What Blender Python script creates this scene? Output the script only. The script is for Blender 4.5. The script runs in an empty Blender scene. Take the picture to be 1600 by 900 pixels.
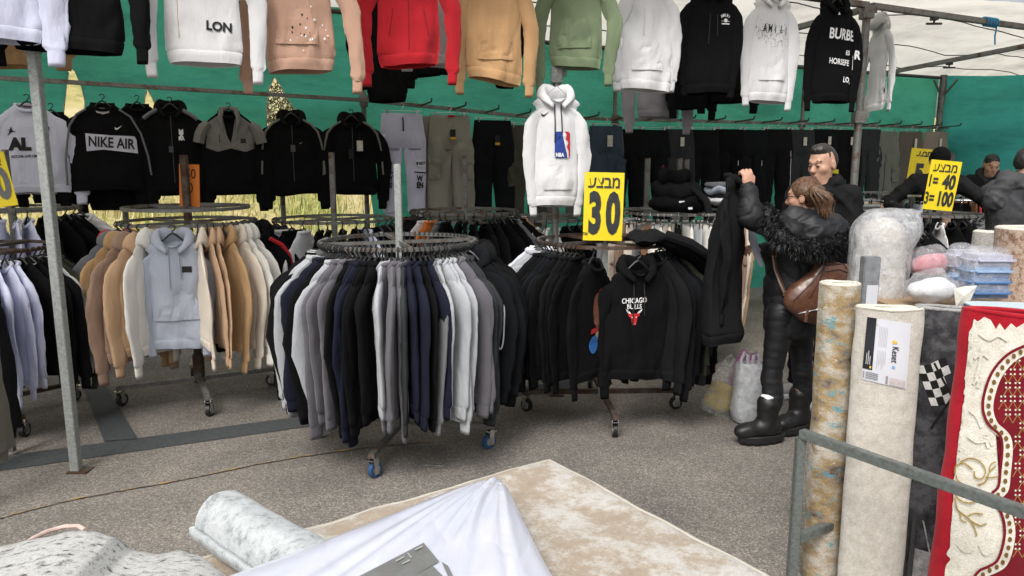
import bpy, bmesh, math, random
import numpy as np
import openvdb
from mathutils import Vector, Matrix, noise, geometry
from mathutils.bvhtree import BVHTree

S = bpy.context.scene
COL = S.collection
R = math.radians
# ------------------------------------------------------------------ camera, sky, sun, exposure
CAM_H, PITCH, F = 1.70, R(9.58), 1155.0
cd = bpy.data.cameras.new('camera'); cam = bpy.data.objects.new('camera', cd); COL.objects.link(cam)
cd.sensor_width = 36; cd.lens = F / 1600 * 36; cd.clip_end = 2000; cd.clip_start = .05
cam.location = (0, 0, CAM_H); cam.rotation_euler = (R(90) - PITCH, 0, 0); S.camera = cam
SUN_EL, SUN_AZ = R(52), R(200)          # azimuth measured clockwise from +Y
w = bpy.data.worlds.new('World'); S.world = w; w.use_nodes = True
nt = w.node_tree; bg = nt.nodes['Background']
sky = nt.nodes.new('ShaderNodeTexSky'); sky.sky_type = 'NISHITA'; sky.sun_disc = False
sky.sun_elevation = SUN_EL; sky.sun_rotation = SUN_AZ; sky.dust_density = 6; sky.air_density = 1.2
hs = nt.nodes.new('ShaderNodeHueSaturation'); hs.inputs['Saturation'].default_value = .28
nt.links.new(sky.outputs[0], hs.inputs['Color']); nt.links.new(hs.outputs[0], bg.inputs[0]); bg.inputs[1].default_value = .15
sl = bpy.data.lights.new('sun', 'SUN'); sun = bpy.data.objects.new('sun', sl); COL.objects.link(sun)
sl.energy = 1.5; sl.angle = R(24); sl.color = (1, .97, .92)
sd = Vector((math.sin(SUN_AZ) * math.cos(SUN_EL), math.cos(SUN_AZ) * math.cos(SUN_EL), math.sin(SUN_EL)))
sun.rotation_euler = sd.to_track_quat('Z', 'Y').to_euler()
S.view_settings.view_transform = 'Standard'; S.view_settings.look = 'None'
S.view_settings.exposure = 0.28; S.view_settings.gamma = 1
S.cycles.max_bounces = 8; S.cycles.diffuse_bounces = 4; S.cycles.transparent_max_bounces = 12

# ------------------------------------------------------------------ pixel to place
sP, cP = math.sin(PITCH), math.cos(PITCH)
def ray(px, py):
    u, v = (px - 800) / F, (py - 450) / F
    return Vector((u, cP - v * sP, -sP - v * cP))
def PT(px, py, t): return Vector((0, 0, CAM_H)) + ray(px, py) * t
def PY(px, py, Y): d = ray(px, py); return Vector((0, 0, CAM_H)) + d * (Y / d.y)
def G(px, py, z=0): d = ray(px, py); return Vector((0, 0, CAM_H)) + d * ((z - CAM_H) / d.z)
_p, _q = G(120, 736), G(865, 617); AX = math.atan2(_q.y - _p.y, _q.x - _p.x); print('AXIS', math.degrees(AX), _p, _q); EA = Vector((math.cos(AX), math.sin(AX), 0)); EN = Vector((-math.sin(AX), math.cos(AX), 0))
F0 = _p.copy(); BAY = (_q - _p).length
def line_at(px, py, back=0):          # point (z of that pixel) on the line parallel to the stall front, 'back' metres behind it
    d = ray(px, py); o = F0 + EN * back
    # o + s*EA = t*d in xy
    det = EA.x * (-d.y) - (-d.x) * EA.y
    t = (EA.x * (-o.y) - EA.y * (-o.x)) / det
    return Vector((0, 0, CAM_H)) + d * t

# ------------------------------------------------------------------ objects
def tag(o, label=None, cat=None, group=None, kind=None):
    if label: o['label'] = label
    if cat: o['category'] = cat
    if group: o['group'] = group
    if kind: o['kind'] = kind
    return o
def empty(name, loc, rz=0, label=None, cat=None, group=None, rot=None):
    o = bpy.data.objects.new(name, None); COL.objects.link(o); o.location = loc
    o.rotation_euler = rot if rot else (0, 0, rz); o.empty_display_size = .05
    return tag(o, label, cat, group)
def link(name, me, mat=None, parent=None, loc=None):
    o = bpy.data.objects.new(name, me); COL.objects.link(o)
    if mat is not None:
        if not me.materials: me.materials.append(None)
        o.material_slots[0].link = 'OBJECT'; o.material_slots[0].material = mat
    if parent: o.parent = parent
    if loc is not None: o.location = loc
    return o
def mesh(v, f, smooth=True, name='mesh'):
    me = bpy.data.meshes.new(name); me.from_pydata([tuple(p) for p in v], [], f); me.update()
    if smooth: me.polygons.foreach_set('use_smooth', [True] * len(me.polygons))
    return me
class MB:
    def __init__(s): s.v = []; s.f = []
    def add(s, v, f):
        n = len(s.v); s.v += [Vector(p) for p in v]; s.f += [[i + n for i in q] for q in f]; return s
    def box(s, c, d, M=None, bev=0):
        c = Vector(c); x, y, z = d[0] / 2, d[1] / 2, d[2] / 2
        b = min(bev, x * .9, y * .9, z * .9)
        if b <= 0:
            vs = [Vector((i * x, j * y, k * z)) for k in (-1, 1) for j in (-1, 1) for i in (-1, 1)]
            fs = [[0, 2, 3, 1], [4, 5, 7, 6], [0, 1, 5, 4], [2, 6, 7, 3], [0, 4, 6, 2], [1, 3, 7, 5]]
        else:
            bm = bmesh.new(); bmesh.ops.create_cube(bm, size=1)
            for q in bm.verts: q.co = Vector((q.co.x * 2 * x, q.co.y * 2 * y, q.co.z * 2 * z))
            bmesh.ops.bevel(bm, geom=bm.edges[:], offset=b, segments=2, affect='EDGES')
            vs = [q.co.copy() for q in bm.verts]; bm.verts.index_update()
            fs = [[q.index for q in f.verts] for f in bm.faces]; bm.free()
        if M: vs = [M @ p for p in vs]
        return s.add([p + c for p in vs], fs)
    def tube(s, pts, r, n=8, cap=True, flat=None, closed=False):
        pts = [Vector(p) for p in pts]; m = len(pts)
        rr = r if isinstance(r, (list, tuple)) else [r] * m
        up = Vector((0, 0, 1)); vs = []; prev = None
        for i, p in enumerate(pts):
            a = pts[(i - 1) % m] if (i or closed) else p; b = pts[(i + 1) % m] if (i < m - 1 or closed) else p
            t = (b - a).normalized()
            if prev is None:
                x = t.cross(up if abs(t.z) < .95 else Vector((0, 1, 0))).normalized()
            else: x = (prev - t * prev.dot(t)).normalized()
            prev = x; y = t.cross(x)
            for k in range(n):
                an = 2 * math.pi * k / n
                vs.append(p + x * math.cos(an) * rr[i] + y * math.sin(an) * rr[i] * (flat or 1))
        fs = []
        for i in range(m - (0 if closed else 1)):
            for k in range(n):
                j = (i + 1) % m
                fs.append([i * n + k, i * n + (k + 1) % n, j * n + (k + 1) % n, j * n + k])
        if cap and not closed:
            fs.append(list(range(n))[::-1]); fs.append([(m - 1) * n + k for k in range(n)])
        return s.add(vs, fs)
    def bar(s, a, b, w, h=None, bev=0):      # square section bar between two points
        a, b = Vector(a), Vector(b); d = b - a
        q = d.to_track_quat('X', 'Z').to_matrix()
        return s.box((a + b) / 2, (d.length, w, h or w), q, bev)
    def cyl(s, c, r, h, n=16, M=None):
        vs = []; c = Vector(c)
        for k in range(n):
            a = 2 * math.pi * k / n; vs += [Vector((r * math.cos(a), r * math.sin(a), -h / 2)), Vector((r * math.cos(a), r * math.sin(a), h / 2))]
        fs = [[2 * k, 2 * ((k + 1) % n), 2 * ((k + 1) % n) + 1, 2 * k + 1] for k in range(n)]
        fs += [[2 * k for k in range(n)][::-1], [2 * k + 1 for k in range(n)]]
        if M: vs = [M @ p for p in vs]
        return s.add([p + c for p in vs], fs)
    def mesh(s, smooth=False, name='mesh'):
        me = mesh(s.v, s.f, False, name)
        if smooth:
            me.polygons.foreach_set('use_smooth', [True] * len(me.polygons))
            try: me.set_sharp_from_angle(angle=R(38))
            except Exception: pass
        return me
    def build(s, name, mat, parent=None, smooth=False): return link(name, s.mesh(smooth, name), mat, parent)

# ------------------------------------------------------------------ materials
def lin(c):
    c /= 255; return c / 12.92 if c <= .04045 else ((c + .055) / 1.055) ** 2.4
def newmat(name):
    m = bpy.data.materials.new(name); m.use_nodes = True; t = m.node_tree
    return m, t, t.nodes['Principled BSDF']
def N(t, typ, **kw):
    n = t.nodes.new(typ)
    for k, v in kw.items():
        if k in n.inputs.keys(): n.inputs[k].default_value = v
        else: setattr(n, k, v)
    return n
def noise_tex(t, scale, detail=4, rough=.55, vec=None, dim=None):
    n = N(t, 'ShaderNodeTexNoise'); n.inputs['Scale'].default_value = scale; n.inputs['Detail'].default_value = detail
    n.inputs['Roughness'].default_value = rough
    if vec is not None: t.links.new(vec, n.inputs['Vector'])
    return n.outputs['Fac']
def coords(t, which='Object', scale=None, rot=None):
    c = N(t, 'ShaderNodeTexCoord').outputs[which]
    if scale or rot:
        m = N(t, 'ShaderNodeMapping'); t.links.new(c, m.inputs['Vector'])
        if scale: m.inputs['Scale'].default_value = scale
        if rot: m.inputs['Rotation'].default_value = rot
        c = m.outputs[0]
    return c
def ramp(t, fac, stops):
    r = N(t, 'ShaderNodeValToRGB'); t.links.new(fac, r.inputs[0]); e = r.color_ramp.elements
    while len(e) < len(stops): e.new(.5)
    for q, (p, c) in zip(e, stops):
        q.position = p; q.color = (*c, 1) if len(c) == 3 else c
    return r.outputs[0]
def mix(t, a, b, fac, mode='MIX'):
    m = N(t, 'ShaderNodeMix'); m.data_type = 'RGBA'; m.blend_type = mode
    for i, x in ((6, a), (7, b)):
        if isinstance(x, (tuple, list)): m.inputs[i].default_value = (*x[:3], 1)
        else: t.links.new(x, m.inputs[i])
    if isinstance(fac, (int, float)): m.inputs[0].default_value = fac
    else: t.links.new(fac, m.inputs[0])
    return m.outputs[2]
def bump(t, b, fac, strength=.3, dist=.01, prev=None):
    n = N(t, 'ShaderNodeBump'); n.inputs['Strength'].default_value = strength; n.inputs['Distance'].default_value = dist
    t.links.new(fac, n.inputs['Height'])
    if prev is not None: t.links.new(prev, n.inputs['Normal'])
    if b is not None: t.links.new(n.outputs[0], b.inputs['Normal'])
    return n.outputs[0]
_FAB = {}
def fabric(c, heather=.12, rough=.92, sheen=.25, crease=.35):
    key = (tuple(round(x, 4) for x in c), heather, rough, crease)
    if key in _FAB: return _FAB[key]
    m, t, b = newmat('fabric'); co = coords(t)
    n1 = noise_tex(t, 420, 2, .6, co); n2 = noise_tex(t, 7, 5, .6, co)
    lo = tuple(x * (1 - heather) for x in c); hi = tuple(min(.86, x * (1 + heather)) for x in c)
    col = mix(t, ramp(t, n1, [(.32, lo), (.68, hi)]), c, ramp(t, n2, [(.3, (.2,) * 3), (.7, (.8,) * 3)]))
    t.links.new(col, b.inputs['Base Color'])
    b.inputs['Roughness'].default_value = rough; b.inputs['Sheen Weight'].default_value = sheen * .6 if max(c) > .05 else 0
    b.inputs['Sheen Roughness'].default_value = .5; b.inputs['Specular IOR Level'].default_value = .25 if max(c) > .05 else .12
    wv = noise_tex(t, 24, 4, .62, coords(t, scale=(1, 1, .45)))
    w2 = noise_tex(t, 9, 3, .5, coords(t, scale=(1.3, 1, .5), rot=(0, .35, 0)))
    p0 = bump(t, None, w2, crease * 1.3, .03); p = bump(t, None, wv, crease, .010, p0); bump(t, b, n1, .25, .0015, p)
    _FAB[key] = m; return m
def plain(name, c, rough=.6, metal=0, bumps=0, bscale=60, var=.15, spec=.5, coat=0):
    m, t, b = newmat(name); co = coords(t); n = noise_tex(t, bscale, 5, .6, co)
    t.links.new(ramp(t, n, [(.3, tuple(x * (1 - var) for x in c)), (.7, tuple(min(.9, x * (1 + var)) for x in c))]), b.inputs['Base Color'])
    b.inputs['Roughness'].default_value = rough; b.inputs['Metallic'].default_value = metal
    b.inputs['Specular IOR Level'].default_value = spec; b.inputs['Coat Weight'].default_value = coat
    if bumps: bump(t, b, n, bumps, .004)
    return m
def metal(name, c, rust=.3, rough=.45, rustc=(.13, .07, .04)):
    m, t, b = newmat(name); co = coords(t)
    n = noise_tex(t, 9, 8, .68, co); n2 = noise_tex(t, 70, 4, .6, co)
    base = ramp(t, n2, [(.3, tuple(x * .75 for x in c)), (.7, tuple(x * 1.2 for x in c))])
    fac = ramp(t, n, [(.62 - rust * .45, (0,) * 3), (.72 - rust * .3, (1,) * 3)])
    t.links.new(mix(t, base, rustc, fac), b.inputs['Base Color'])
    b.inputs['Metallic'].default_value = .55; b.inputs['Roughness'].default_value = rough
    t.links.new(ramp(t, n, [(.3, (rough * .8,) * 3), (.7, (min(1, rough * 1.5),) * 3)]), b.inputs['Roughness'])
    bump(t, b, n2, .15, .002); return m
C = dict(K=(.0048, .0048, .0053), N=(.011, .0125, .0235), C=(.034, .037, .04), G=(.15, .155, .165), L=(.35, .365, .385), W=(.66, .66, .67),
         P=(.105, .1, .115), T=(.5, .33, .2), A=(.43, .27, .13), U=(.3, .2, .145), E=(.68, .6, .5), R=(.42, .012, .02), O=(.04, .042, .03), B=(.23, .11, .05),
         S=(.36, .39, .46), V=(.62, .64, .8), D=(.008, .008, .0088), Q=(.2, .19, .16), H=(.7, .68, .63), J=(.6, .17, .03), M=(.09, .014, .018), Z=(.0075, .0085, .0105), I=(.045, .07, .1))
CN = dict(K='black', N='navy', C='charcoal', G='grey', L='light grey', W='white', P='mauve grey', T='tan', A='camel', U='taupe', E='cream', R='red', O='olive',
          B='brown', S='blue grey', V='lilac white', D='faded black', Q='khaki grey', H='ivory', J='orange', M='maroon', Z='blue black', I='denim blue')
def fab(k): return fabric(C[k], .3 if k in 'GLPC' else .1)
M_STEEL = metal('worn_steel', (.2, .2, .19), .25)
M_RUST = metal('rusty_steel', (.13, .12, .11), .55, .6, (.09, .05, .03))
M_GALV = metal('galvanised_steel', (.36, .38, .37), .08, .5, (.22, .2, .17))
M_DARK = metal('dark_steel', (.07, .07, .07), .2, .5)
M_BLKP = plain('black_plastic', (.014, .014, .015), .42, bscale=30)
M_CHROME = plain('chrome', (.6, .6, .6), .22, 1, bscale=20, var=.1)
M_BLUEW = plain('blue_rubber', (.02, .07, .16), .55)
M_BLKINK = plain('black_ink', (.012, .012, .012), .85, bscale=90)
M_WHTINK = plain('white_ink', (.74, .74, .74), .85, bscale=90, var=.05)
M_YEL = plain('yellow_card', (.80, .62, .012), .4, bscale=14, var=.06, coat=.35)
M_ORG = plain('orange_card', (.80, .22, .02), .55, bscale=14, var=.08)
def ink(c): return plain('print_ink', c, .85, bscale=90, var=.08)
# ------------------------------------------------------------------ cloth generators
def nz(x, y, z, s=0): return noise.noise(Vector((x + s * 7.31, y - s * 3.17, z + s * 1.7)))
def loft(rows, cap0=False, cap1=False):
    n = len(rows[0]); v = [p for r in rows for p in r]; f = []
    for i in range(len(rows) - 1):
        for k in range(n): f.append([i * n + k, i * n + (k + 1) % n, (i + 1) * n + (k + 1) % n, (i + 1) * n + k])
    if cap0: f.append(list(range(n))[::-1])
    if cap1: f.append([(len(rows) - 1) * n + k for k in range(n)])
    return mesh(v, f)
def lerp_tab(tab, x):
    for (a, p), (b, q) in zip(tab, tab[1:]):
        if x <= b:
            u = 0 if b == a else max(0, (x - a) / (b - a)); u = u * u * (3 - 2 * u) if True else u
            return p + (q - p) * u
    return tab[-1][1]
def make_top(seed, W=.26, L=.70, SH=.215, D=.05, sl=.62, spread=.07, elbow=.03, hood=False, fold=1.0, thin=1.0, neckdip=.05, sleeve_r=.078, half=False, droop=0, twist=0, hemgap=1.0, elbow_far=None, hi=False, sleeve_d=None):
    """One sweatshirt hanging by its neck at the origin: x across, z up, front towards -y."""
    rnd = random.Random(seed); NR = 48 if hi else 28; rows = []; hem = []; ph = rnd.random() * 6
    prof = [(0, .085), (.035, .125), (.07, .17), (.105, SH - .012), (.14, SH + .004), (.22, SH + .008), (.38, W * .97), (L - .13, W + .002), (L - .075, W + .004), (L - .06, W - .006), (L, W - .014)]
    dep = [(0, .05 * thin), (.035, .034 * thin), (.10, .026 * thin), (.2, D * .85), (.4, D), (L - .08, D * 1.25), (L, D * 1.1 * hemgap)]
    def pt(z, k, n=NR):
        a = 2 * math.pi * k / n; c, s = math.cos(a), math.sin(a)
        wd, d = lerp_tab(prof, z), lerp_tab(dep, z)
        x = wd * math.copysign(abs(c) ** .85, c); y = d * math.copysign(abs(s) ** 1.45, s)
        g = fold * min(1, z / .25)
        fl = .5 * (nz(x * 7.0, y * 3, z * 1.1, seed) + .5 * nz(x * 16, y * 4, z * 2.4, seed + 5)) + .35 * nz(x * 5 + z * 4, 0, z * 5 - x * 5, seed + 9)
        y += g * .055 * fl * (1 if s < 0 else .8) * (.5 + thin * .5)
        if hi:
            vx = max(0, 1 - abs(nz(x * 6 + z * 1.2 * math.copysign(1, x), z * 1.5, s * .4, seed + 21)) * 7) + .8 * max(0, 1 - abs(nz(x * 4 - z * 5 * math.copysign(1, x), z * 3.5 + abs(x) * 6, s * .4, seed + 31)) * 9)
            y -= math.copysign(1, s) * g * .011 * vx
            low = max(0, 1 - abs(z - (L - .10)) / .09); y += math.copysign(1, s) * low * .007 * math.sin(x * 62 + 6 * nz(x * 5, seed, 0))
        x += g * .012 * nz(y * 9, z * 4, x, seed + 2)
        zz = -z
        if z < .05: zz -= neckdip * math.exp(-(x / .085) ** 2) * max(0, -s) * (1 - z / .05) + .012 * math.exp(-(x / .08) ** 2) * (1 - z / .05)
        zz -= (z / L) * (.022 * nz(x * 4, seed * 1.3, 0) + droop * x + .01 * s)
        ca = twist * (z / L); x, y = x * math.cos(ca) - y * math.sin(ca), x * math.sin(ca) + y * math.cos(ca)
        return Vector((x, y, zz))
    zs = [0, .018, .036, .055, .075, .095, .115, .14, .17, .21, .26, .32, .38, .44, .50, .55, .60]
    if hi: zs = sorted(zs + [(a_ + b_) / 2 for a_, b_ in zip(zs[8:], zs[9:])])
    zs = [z for z in zs if z < L - .12] + [L - .12, L - .09, L - .07, L - .062]
    rows = [[pt(z, k) for k in range(NR)] for z in zs]
    out = {'body': loft(rows)}
    hr = [[pt(z, k) for k in range(NR)] for z in (L - .062, L - .055, L - .03, L)]
    for k in range(NR):
        a = 2 * math.pi * k / NR
        for r in (1, 2): hr[r][k] += Vector((math.cos(a) * .004, math.sin(a) * .004, 0))
    out['hem_band'] = loft(hr)
    sleeves, cuffs = [], []
    for sd in (1, -1):
        e = elbow if sd > 0 or elbow_far is None else elbow_far
        e += rnd.uniform(-.015, .015); sp = spread + rnd.uniform(-.015, .015); yo = rnd.uniform(-.02, .012)
        SL = sl + rnd.uniform(-.02, .02)
        path = [(SH - .115, 0, -.085, .22), (SH - .06, 0, -.112, .5), (SH - .015, 0, -.158, .82), (SH + .018, yo * .3, -.215, 1.0), (SH + .022 + sp * .35 + e * .5, yo * .7, -.30, .98), (SH + .024 + sp * .6 + e, yo, -.125 - SL * .45, .92),
                (SH + .022 + sp * .8 + e * .6, yo, -.125 - SL * .68, .8), (SH + .022 + sp, yo, -.125 - SL * .88, .70), (SH + .02 + sp, yo, -.125 - SL * .97, .72), (SH + .018 + sp, yo, -.125 - SL, .5)]
        if sleeve_d: path[6:] = [path[6][:3] + (.86,), path[7][:3] + (.80,), path[8][:3] + (.80,), path[9][:3] + (.66,)]
        # refine
        P = []
        for i in range(len(path) - 1):
            for u in ((0, .2, .4, .6, .8) if hi else (0, .34, .67)):
                P.append([a + (b - a) * u for a, b in zip(path[i], path[i + 1])])
        P.append(list(path[-1])); n = 20 if hi else 14; rws = []
        for i, (x, y, z, q) in enumerate(P):
            r = []
            a0, b0 = P[max(0, i - 1)], P[min(len(P) - 1, i + 1)]
            tx, tz = b0[0] - a0[0], b0[2] - a0[2]; ln = math.hypot(tx, tz) or 1; ax, az = -tz / ln, tx / ln
            for k in range(n):
                a = 2 * math.pi * k / n
                rl, rd = sleeve_r * q, (sleeve_d or max(.012, min(.026, D * .45))) * (.45 + .55 * q)
                wv = 1 + fold * (.20 * nz(math.cos(a) * 1.6, math.sin(a) * 1.6 + sd, z * 9, seed + 3) + .16 * nz(math.cos(a) * 2, math.sin(a) * 2, z * 30 + 6 * math.cos(a), seed + 4) * (.4 + .9 * i / len(P)))
                fs = math.copysign(abs(math.sin(a)) ** 1.25, math.sin(a)); wv += fold * .13 * math.sin(3 * a + 5 * nz(z * 3, sd, seed)) * min(1, i / 6)
                r.append(Vector((sd * (x + fold * .010 * nz(z * 7, sd * 2, seed) + ax * rl * math.cos(a) * wv), y + rd * fs * wv + fold * .012 * nz(z * 6, sd, k * .1, seed), z + az * rl * math.cos(a))))
            rws.append(r)
        sleeves.append(loft(rws, cap0=True))
        x, y, z, q = P[-1]; cr = sleeve_r * (.64 if sleeve_d else .5); cdp = (sleeve_d * .72) if sleeve_d else cr * .42
        cuffs.append(loft([[Vector((sd * (x + cr * f * math.cos(2 * math.pi * k / n) + dx), y + cdp * f * math.sin(2 * math.pi * k / n), z + dz + .012 * nz(seed, sd, 3) * math.cos(2 * math.pi * k / n))) for k in range(n)]
                           for f, dz, dx in ((1.0, .006, 0), (1.03, -.02, 0), (1.0, -.05, -.002), (.94, -.072, -.004), (.7, -.068, -.004))]))
    out['sleeve'] = sleeves; out['cuff'] = cuffs
    if hood:
        rws = []; n = 12; m = 30
        for i in range(m + 1):
            a = -2.75 + 5.5 * i / m          # 0 = back
            bk = (1 + math.cos(a)) / 2
            cx, cy = .088 * math.sin(a) * (1 + .35 * bk), .05 * math.cos(a) * (1 + .3 * bk) * max(.5, thin)
            cz = .015 + .03 * math.sin(abs(a)) - .125 * (1 - bk) ** 2 - .04 * bk
            rr = (.017 + .022 * bk) * (1 + .25 * nz(i * .35, seed, 1))
            dx, dy = math.sin(a), math.cos(a)
            rws.append([Vector((cx + dx * rr * math.cos(2 * math.pi * k / n), cy + dy * rr * max(.6, thin) * math.cos(2 * math.pi * k / n), cz + rr * (1.05 + .6 * bk) * math.sin(2 * math.pi * k / n) - .03 * bk * math.cos(2 * math.pi * k / n) + .006 * nz(k, i * .4, seed))) for k in range(n)])
        out['hood'] = loft(rws, True, True)
    else:
        n = 8; m = 26; rws = []
        for i in range(m):
            a = 2 * math.pi * i / m; c, s = math.cos(a), math.sin(a)
            cz = .006 - (neckdip + .0) * max(0, -s) - .008
            rws.append([Vector((c * (.083 + .011 * math.cos(2 * math.pi * k / n)), s * (.049 * thin + .008 * math.cos(2 * math.pi * k / n)), cz + .014 * math.sin(2 * math.pi * k / n))) for k in range(n)])
        rws.append(rws[0]); out['collar'] = loft(rws)
    return out
def bvh_of(me): return BVHTree.FromPolygons([v.co for v in me.vertices], [list(p.vertices) for p in me.polygons])
PARTCAT = {}
def assemble(root, g, mat, trim=None, sleeve_mat=None, hood_mat=None, skip=()):
    trim = trim or mat; o = {}
    o['body'] = link('body', g['body'], mat, root)
    for k, m in (('hem_band', trim), ('hood', hood_mat or mat), ('collar', trim)):
        if k in g and k not in skip: o[k] = link(k, g[k], m, root)
    for s in g['sleeve']: link('sleeve', s, sleeve_mat or mat, root)
    if 'cuff' not in skip:
        for c in g['cuff']: link('cuff', c, trim, root)
    return o
def drape(me, bvh, off=.004, axis=1, sgn=-1, far=3):
    """push a flat xz mesh onto the surface it is printed on (along y)"""
    bm = bmesh.new(); bm.from_mesh(me)
    for _ in range(4):
        long = [e for e in bm.edges if e.calc_length() > .013]
        if not long or len(bm.verts) > 9000: break
        bmesh.ops.subdivide_edges(bm, edges=long, cuts=1); bmesh.ops.triangulate(bm, faces=bm.faces[:])
    for v in bm.verts:
        h = bvh.ray_cast(Vector((v.co.x, sgn * far, v.co.z)), Vector((0, -sgn, 0)))
        if h[0] is None: h = bvh.find_nearest(Vector((v.co.x, sgn * .05, v.co.z)))
        v.co.y = (h[0].y if h[0] else 0) + sgn * off
    bm.to_mesh(me); bm.free(); me.update(); return me
def text_mesh(body, size, bold=0, xs=1, align='CENTER', spacing=1):
    c = bpy.data.curves.new('t', 'FONT'); c.body = body; c.size = size; c.offset = bold; c.align_x = align; c.align_y = 'CENTER'; c.resolution_u = 3; c.space_character = spacing
    o = bpy.data.objects.new('t', c); COL.objects.link(o)
    me = bpy.data.meshes.new_from_object(o.evaluated_get(bpy.context.evaluated_depsgraph_get()))
    bpy.data.objects.remove(o); bpy.data.curves.remove(c)
    me.materials.clear()
    for v in me.vertices: v.co = Vector((v.co.x * xs, 0, v.co.y))
    return me
def poly_mesh(polys):
    bm = bmesh.new()
    for p in polys:
        vs = [bm.verts.new((x, 0, z)) for x, z in p]
        if len(vs) > 2:
            try: bm.faces.new(vs)
            except ValueError: pass
    bmesh.ops.triangulate(bm, faces=bm.faces[:]); me = bpy.data.meshes.new('poly'); bm.to_mesh(me); bm.free(); return me
def xf(me, dx=0, dz=0, rot=0, shear=0):
    c, s = math.cos(rot), math.sin(rot)
    for v in me.vertices:
        x, z = v.co.x, v.co.z + shear * v.co.x; v.co.x = x * c - z * s + dx; v.co.z = x * s + z * c + dz
    return me
def printed(root, bvh, me, mat, dx, dz, rot=0, name='print', off=.004, shear=0):
    off = off + .0015
    return link(name, drape(xf(me, dx, dz, rot, shear), bvh, off), mat, root)
def ell(cx, cz, rx, rz, n=20, a0=0, a1=2 * math.pi): return [(cx + rx * math.cos(a0 + (a1 - a0) * i / n), cz + rz * math.sin(a0 + (a1 - a0) * i / n)) for i in range(n)]
def swoosh(s=.07):
    p = [(0, .28), (.12, .1), (.3, .06), (1, .52), (.34, -.12), (.2, -.16), (.05, -.1), (-.03, .06)]
    return poly_mesh([[((x - .45) * s, z * s) for x, z in p]])
# hangers ------------------------------------------------------------------
def hanger_mesh(wide=.15, r=.0055, hook=True):
    b = MB()
    pts = [Vector((.0185 * math.cos(a), 0, .085 + .0185 * math.sin(a))) for a in [R(200 - i * 26) for i in range(9)]]
    pts = [Vector((.018 * math.cos(R(165 - i * 26)), 0, .060 + .018 * math.sin(R(165 - i * 26)))) for i in range(10)]
    pts += [Vector((0, 0, .036)), Vector((0, 0, .02))]
    b.tube(pts, .0046, 6)
    for s in (1, -1): b.tube([(0, 0, .026), (s * .022, 0, .014), (s * .07, 0, -.03), (s * wide, 0, -.105)], [.007, .0075, .006, .005], 6)
    b.tube([(-wide, 0, -.105), (wide, 0, -.107)], .004, 5)
    return b.mesh(True, 'hanger')
HANGER = hanger_mesh()
def wire_hanger():
    b = MB()
    b.tube([Vector((.02 * math.cos(R(170 - i * 24)), 0, .125 + .02 * math.sin(R(170 - i * 24)))) for i in range(10)] + [Vector((0, 0, .09)), Vector((0, 0, .045))], .002, 5)
    for s in (1, -1): b.tube([(0, 0, .045), (s * .20, 0, -.075)], .002, 5)
    b.tube([(-.2, 0, -.075), (.2, 0, -.075)], .002, 5)
    return b.mesh(True, 'hanger')
WIREH = wire_hanger()
def clip_hanger_mesh():
    b = MB()
    b.tube([Vector((.018 * math.cos(R(170 - i * 24)), 0, .075 + .018 * math.sin(R(170 - i * 24)))) for i in range(10)] + [Vector((0, 0, .04)), Vector((0, 0, .022))], .0022, 5)
    b.tube([(-.19, 0, .022), (.19, 0, .022)], .003, 6)
    for s in (1, -1):
        b.box((s * .14, -.012, .006), (.022, .004, .05)); b.box((s * .14, .012, .006), (.022, .004, .05)); b.box((s * .14, 0, .026), (.012, .03, .012))
    return b.mesh(False, 'hanger')
CLIPH = clip_hanger_mesh()
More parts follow.
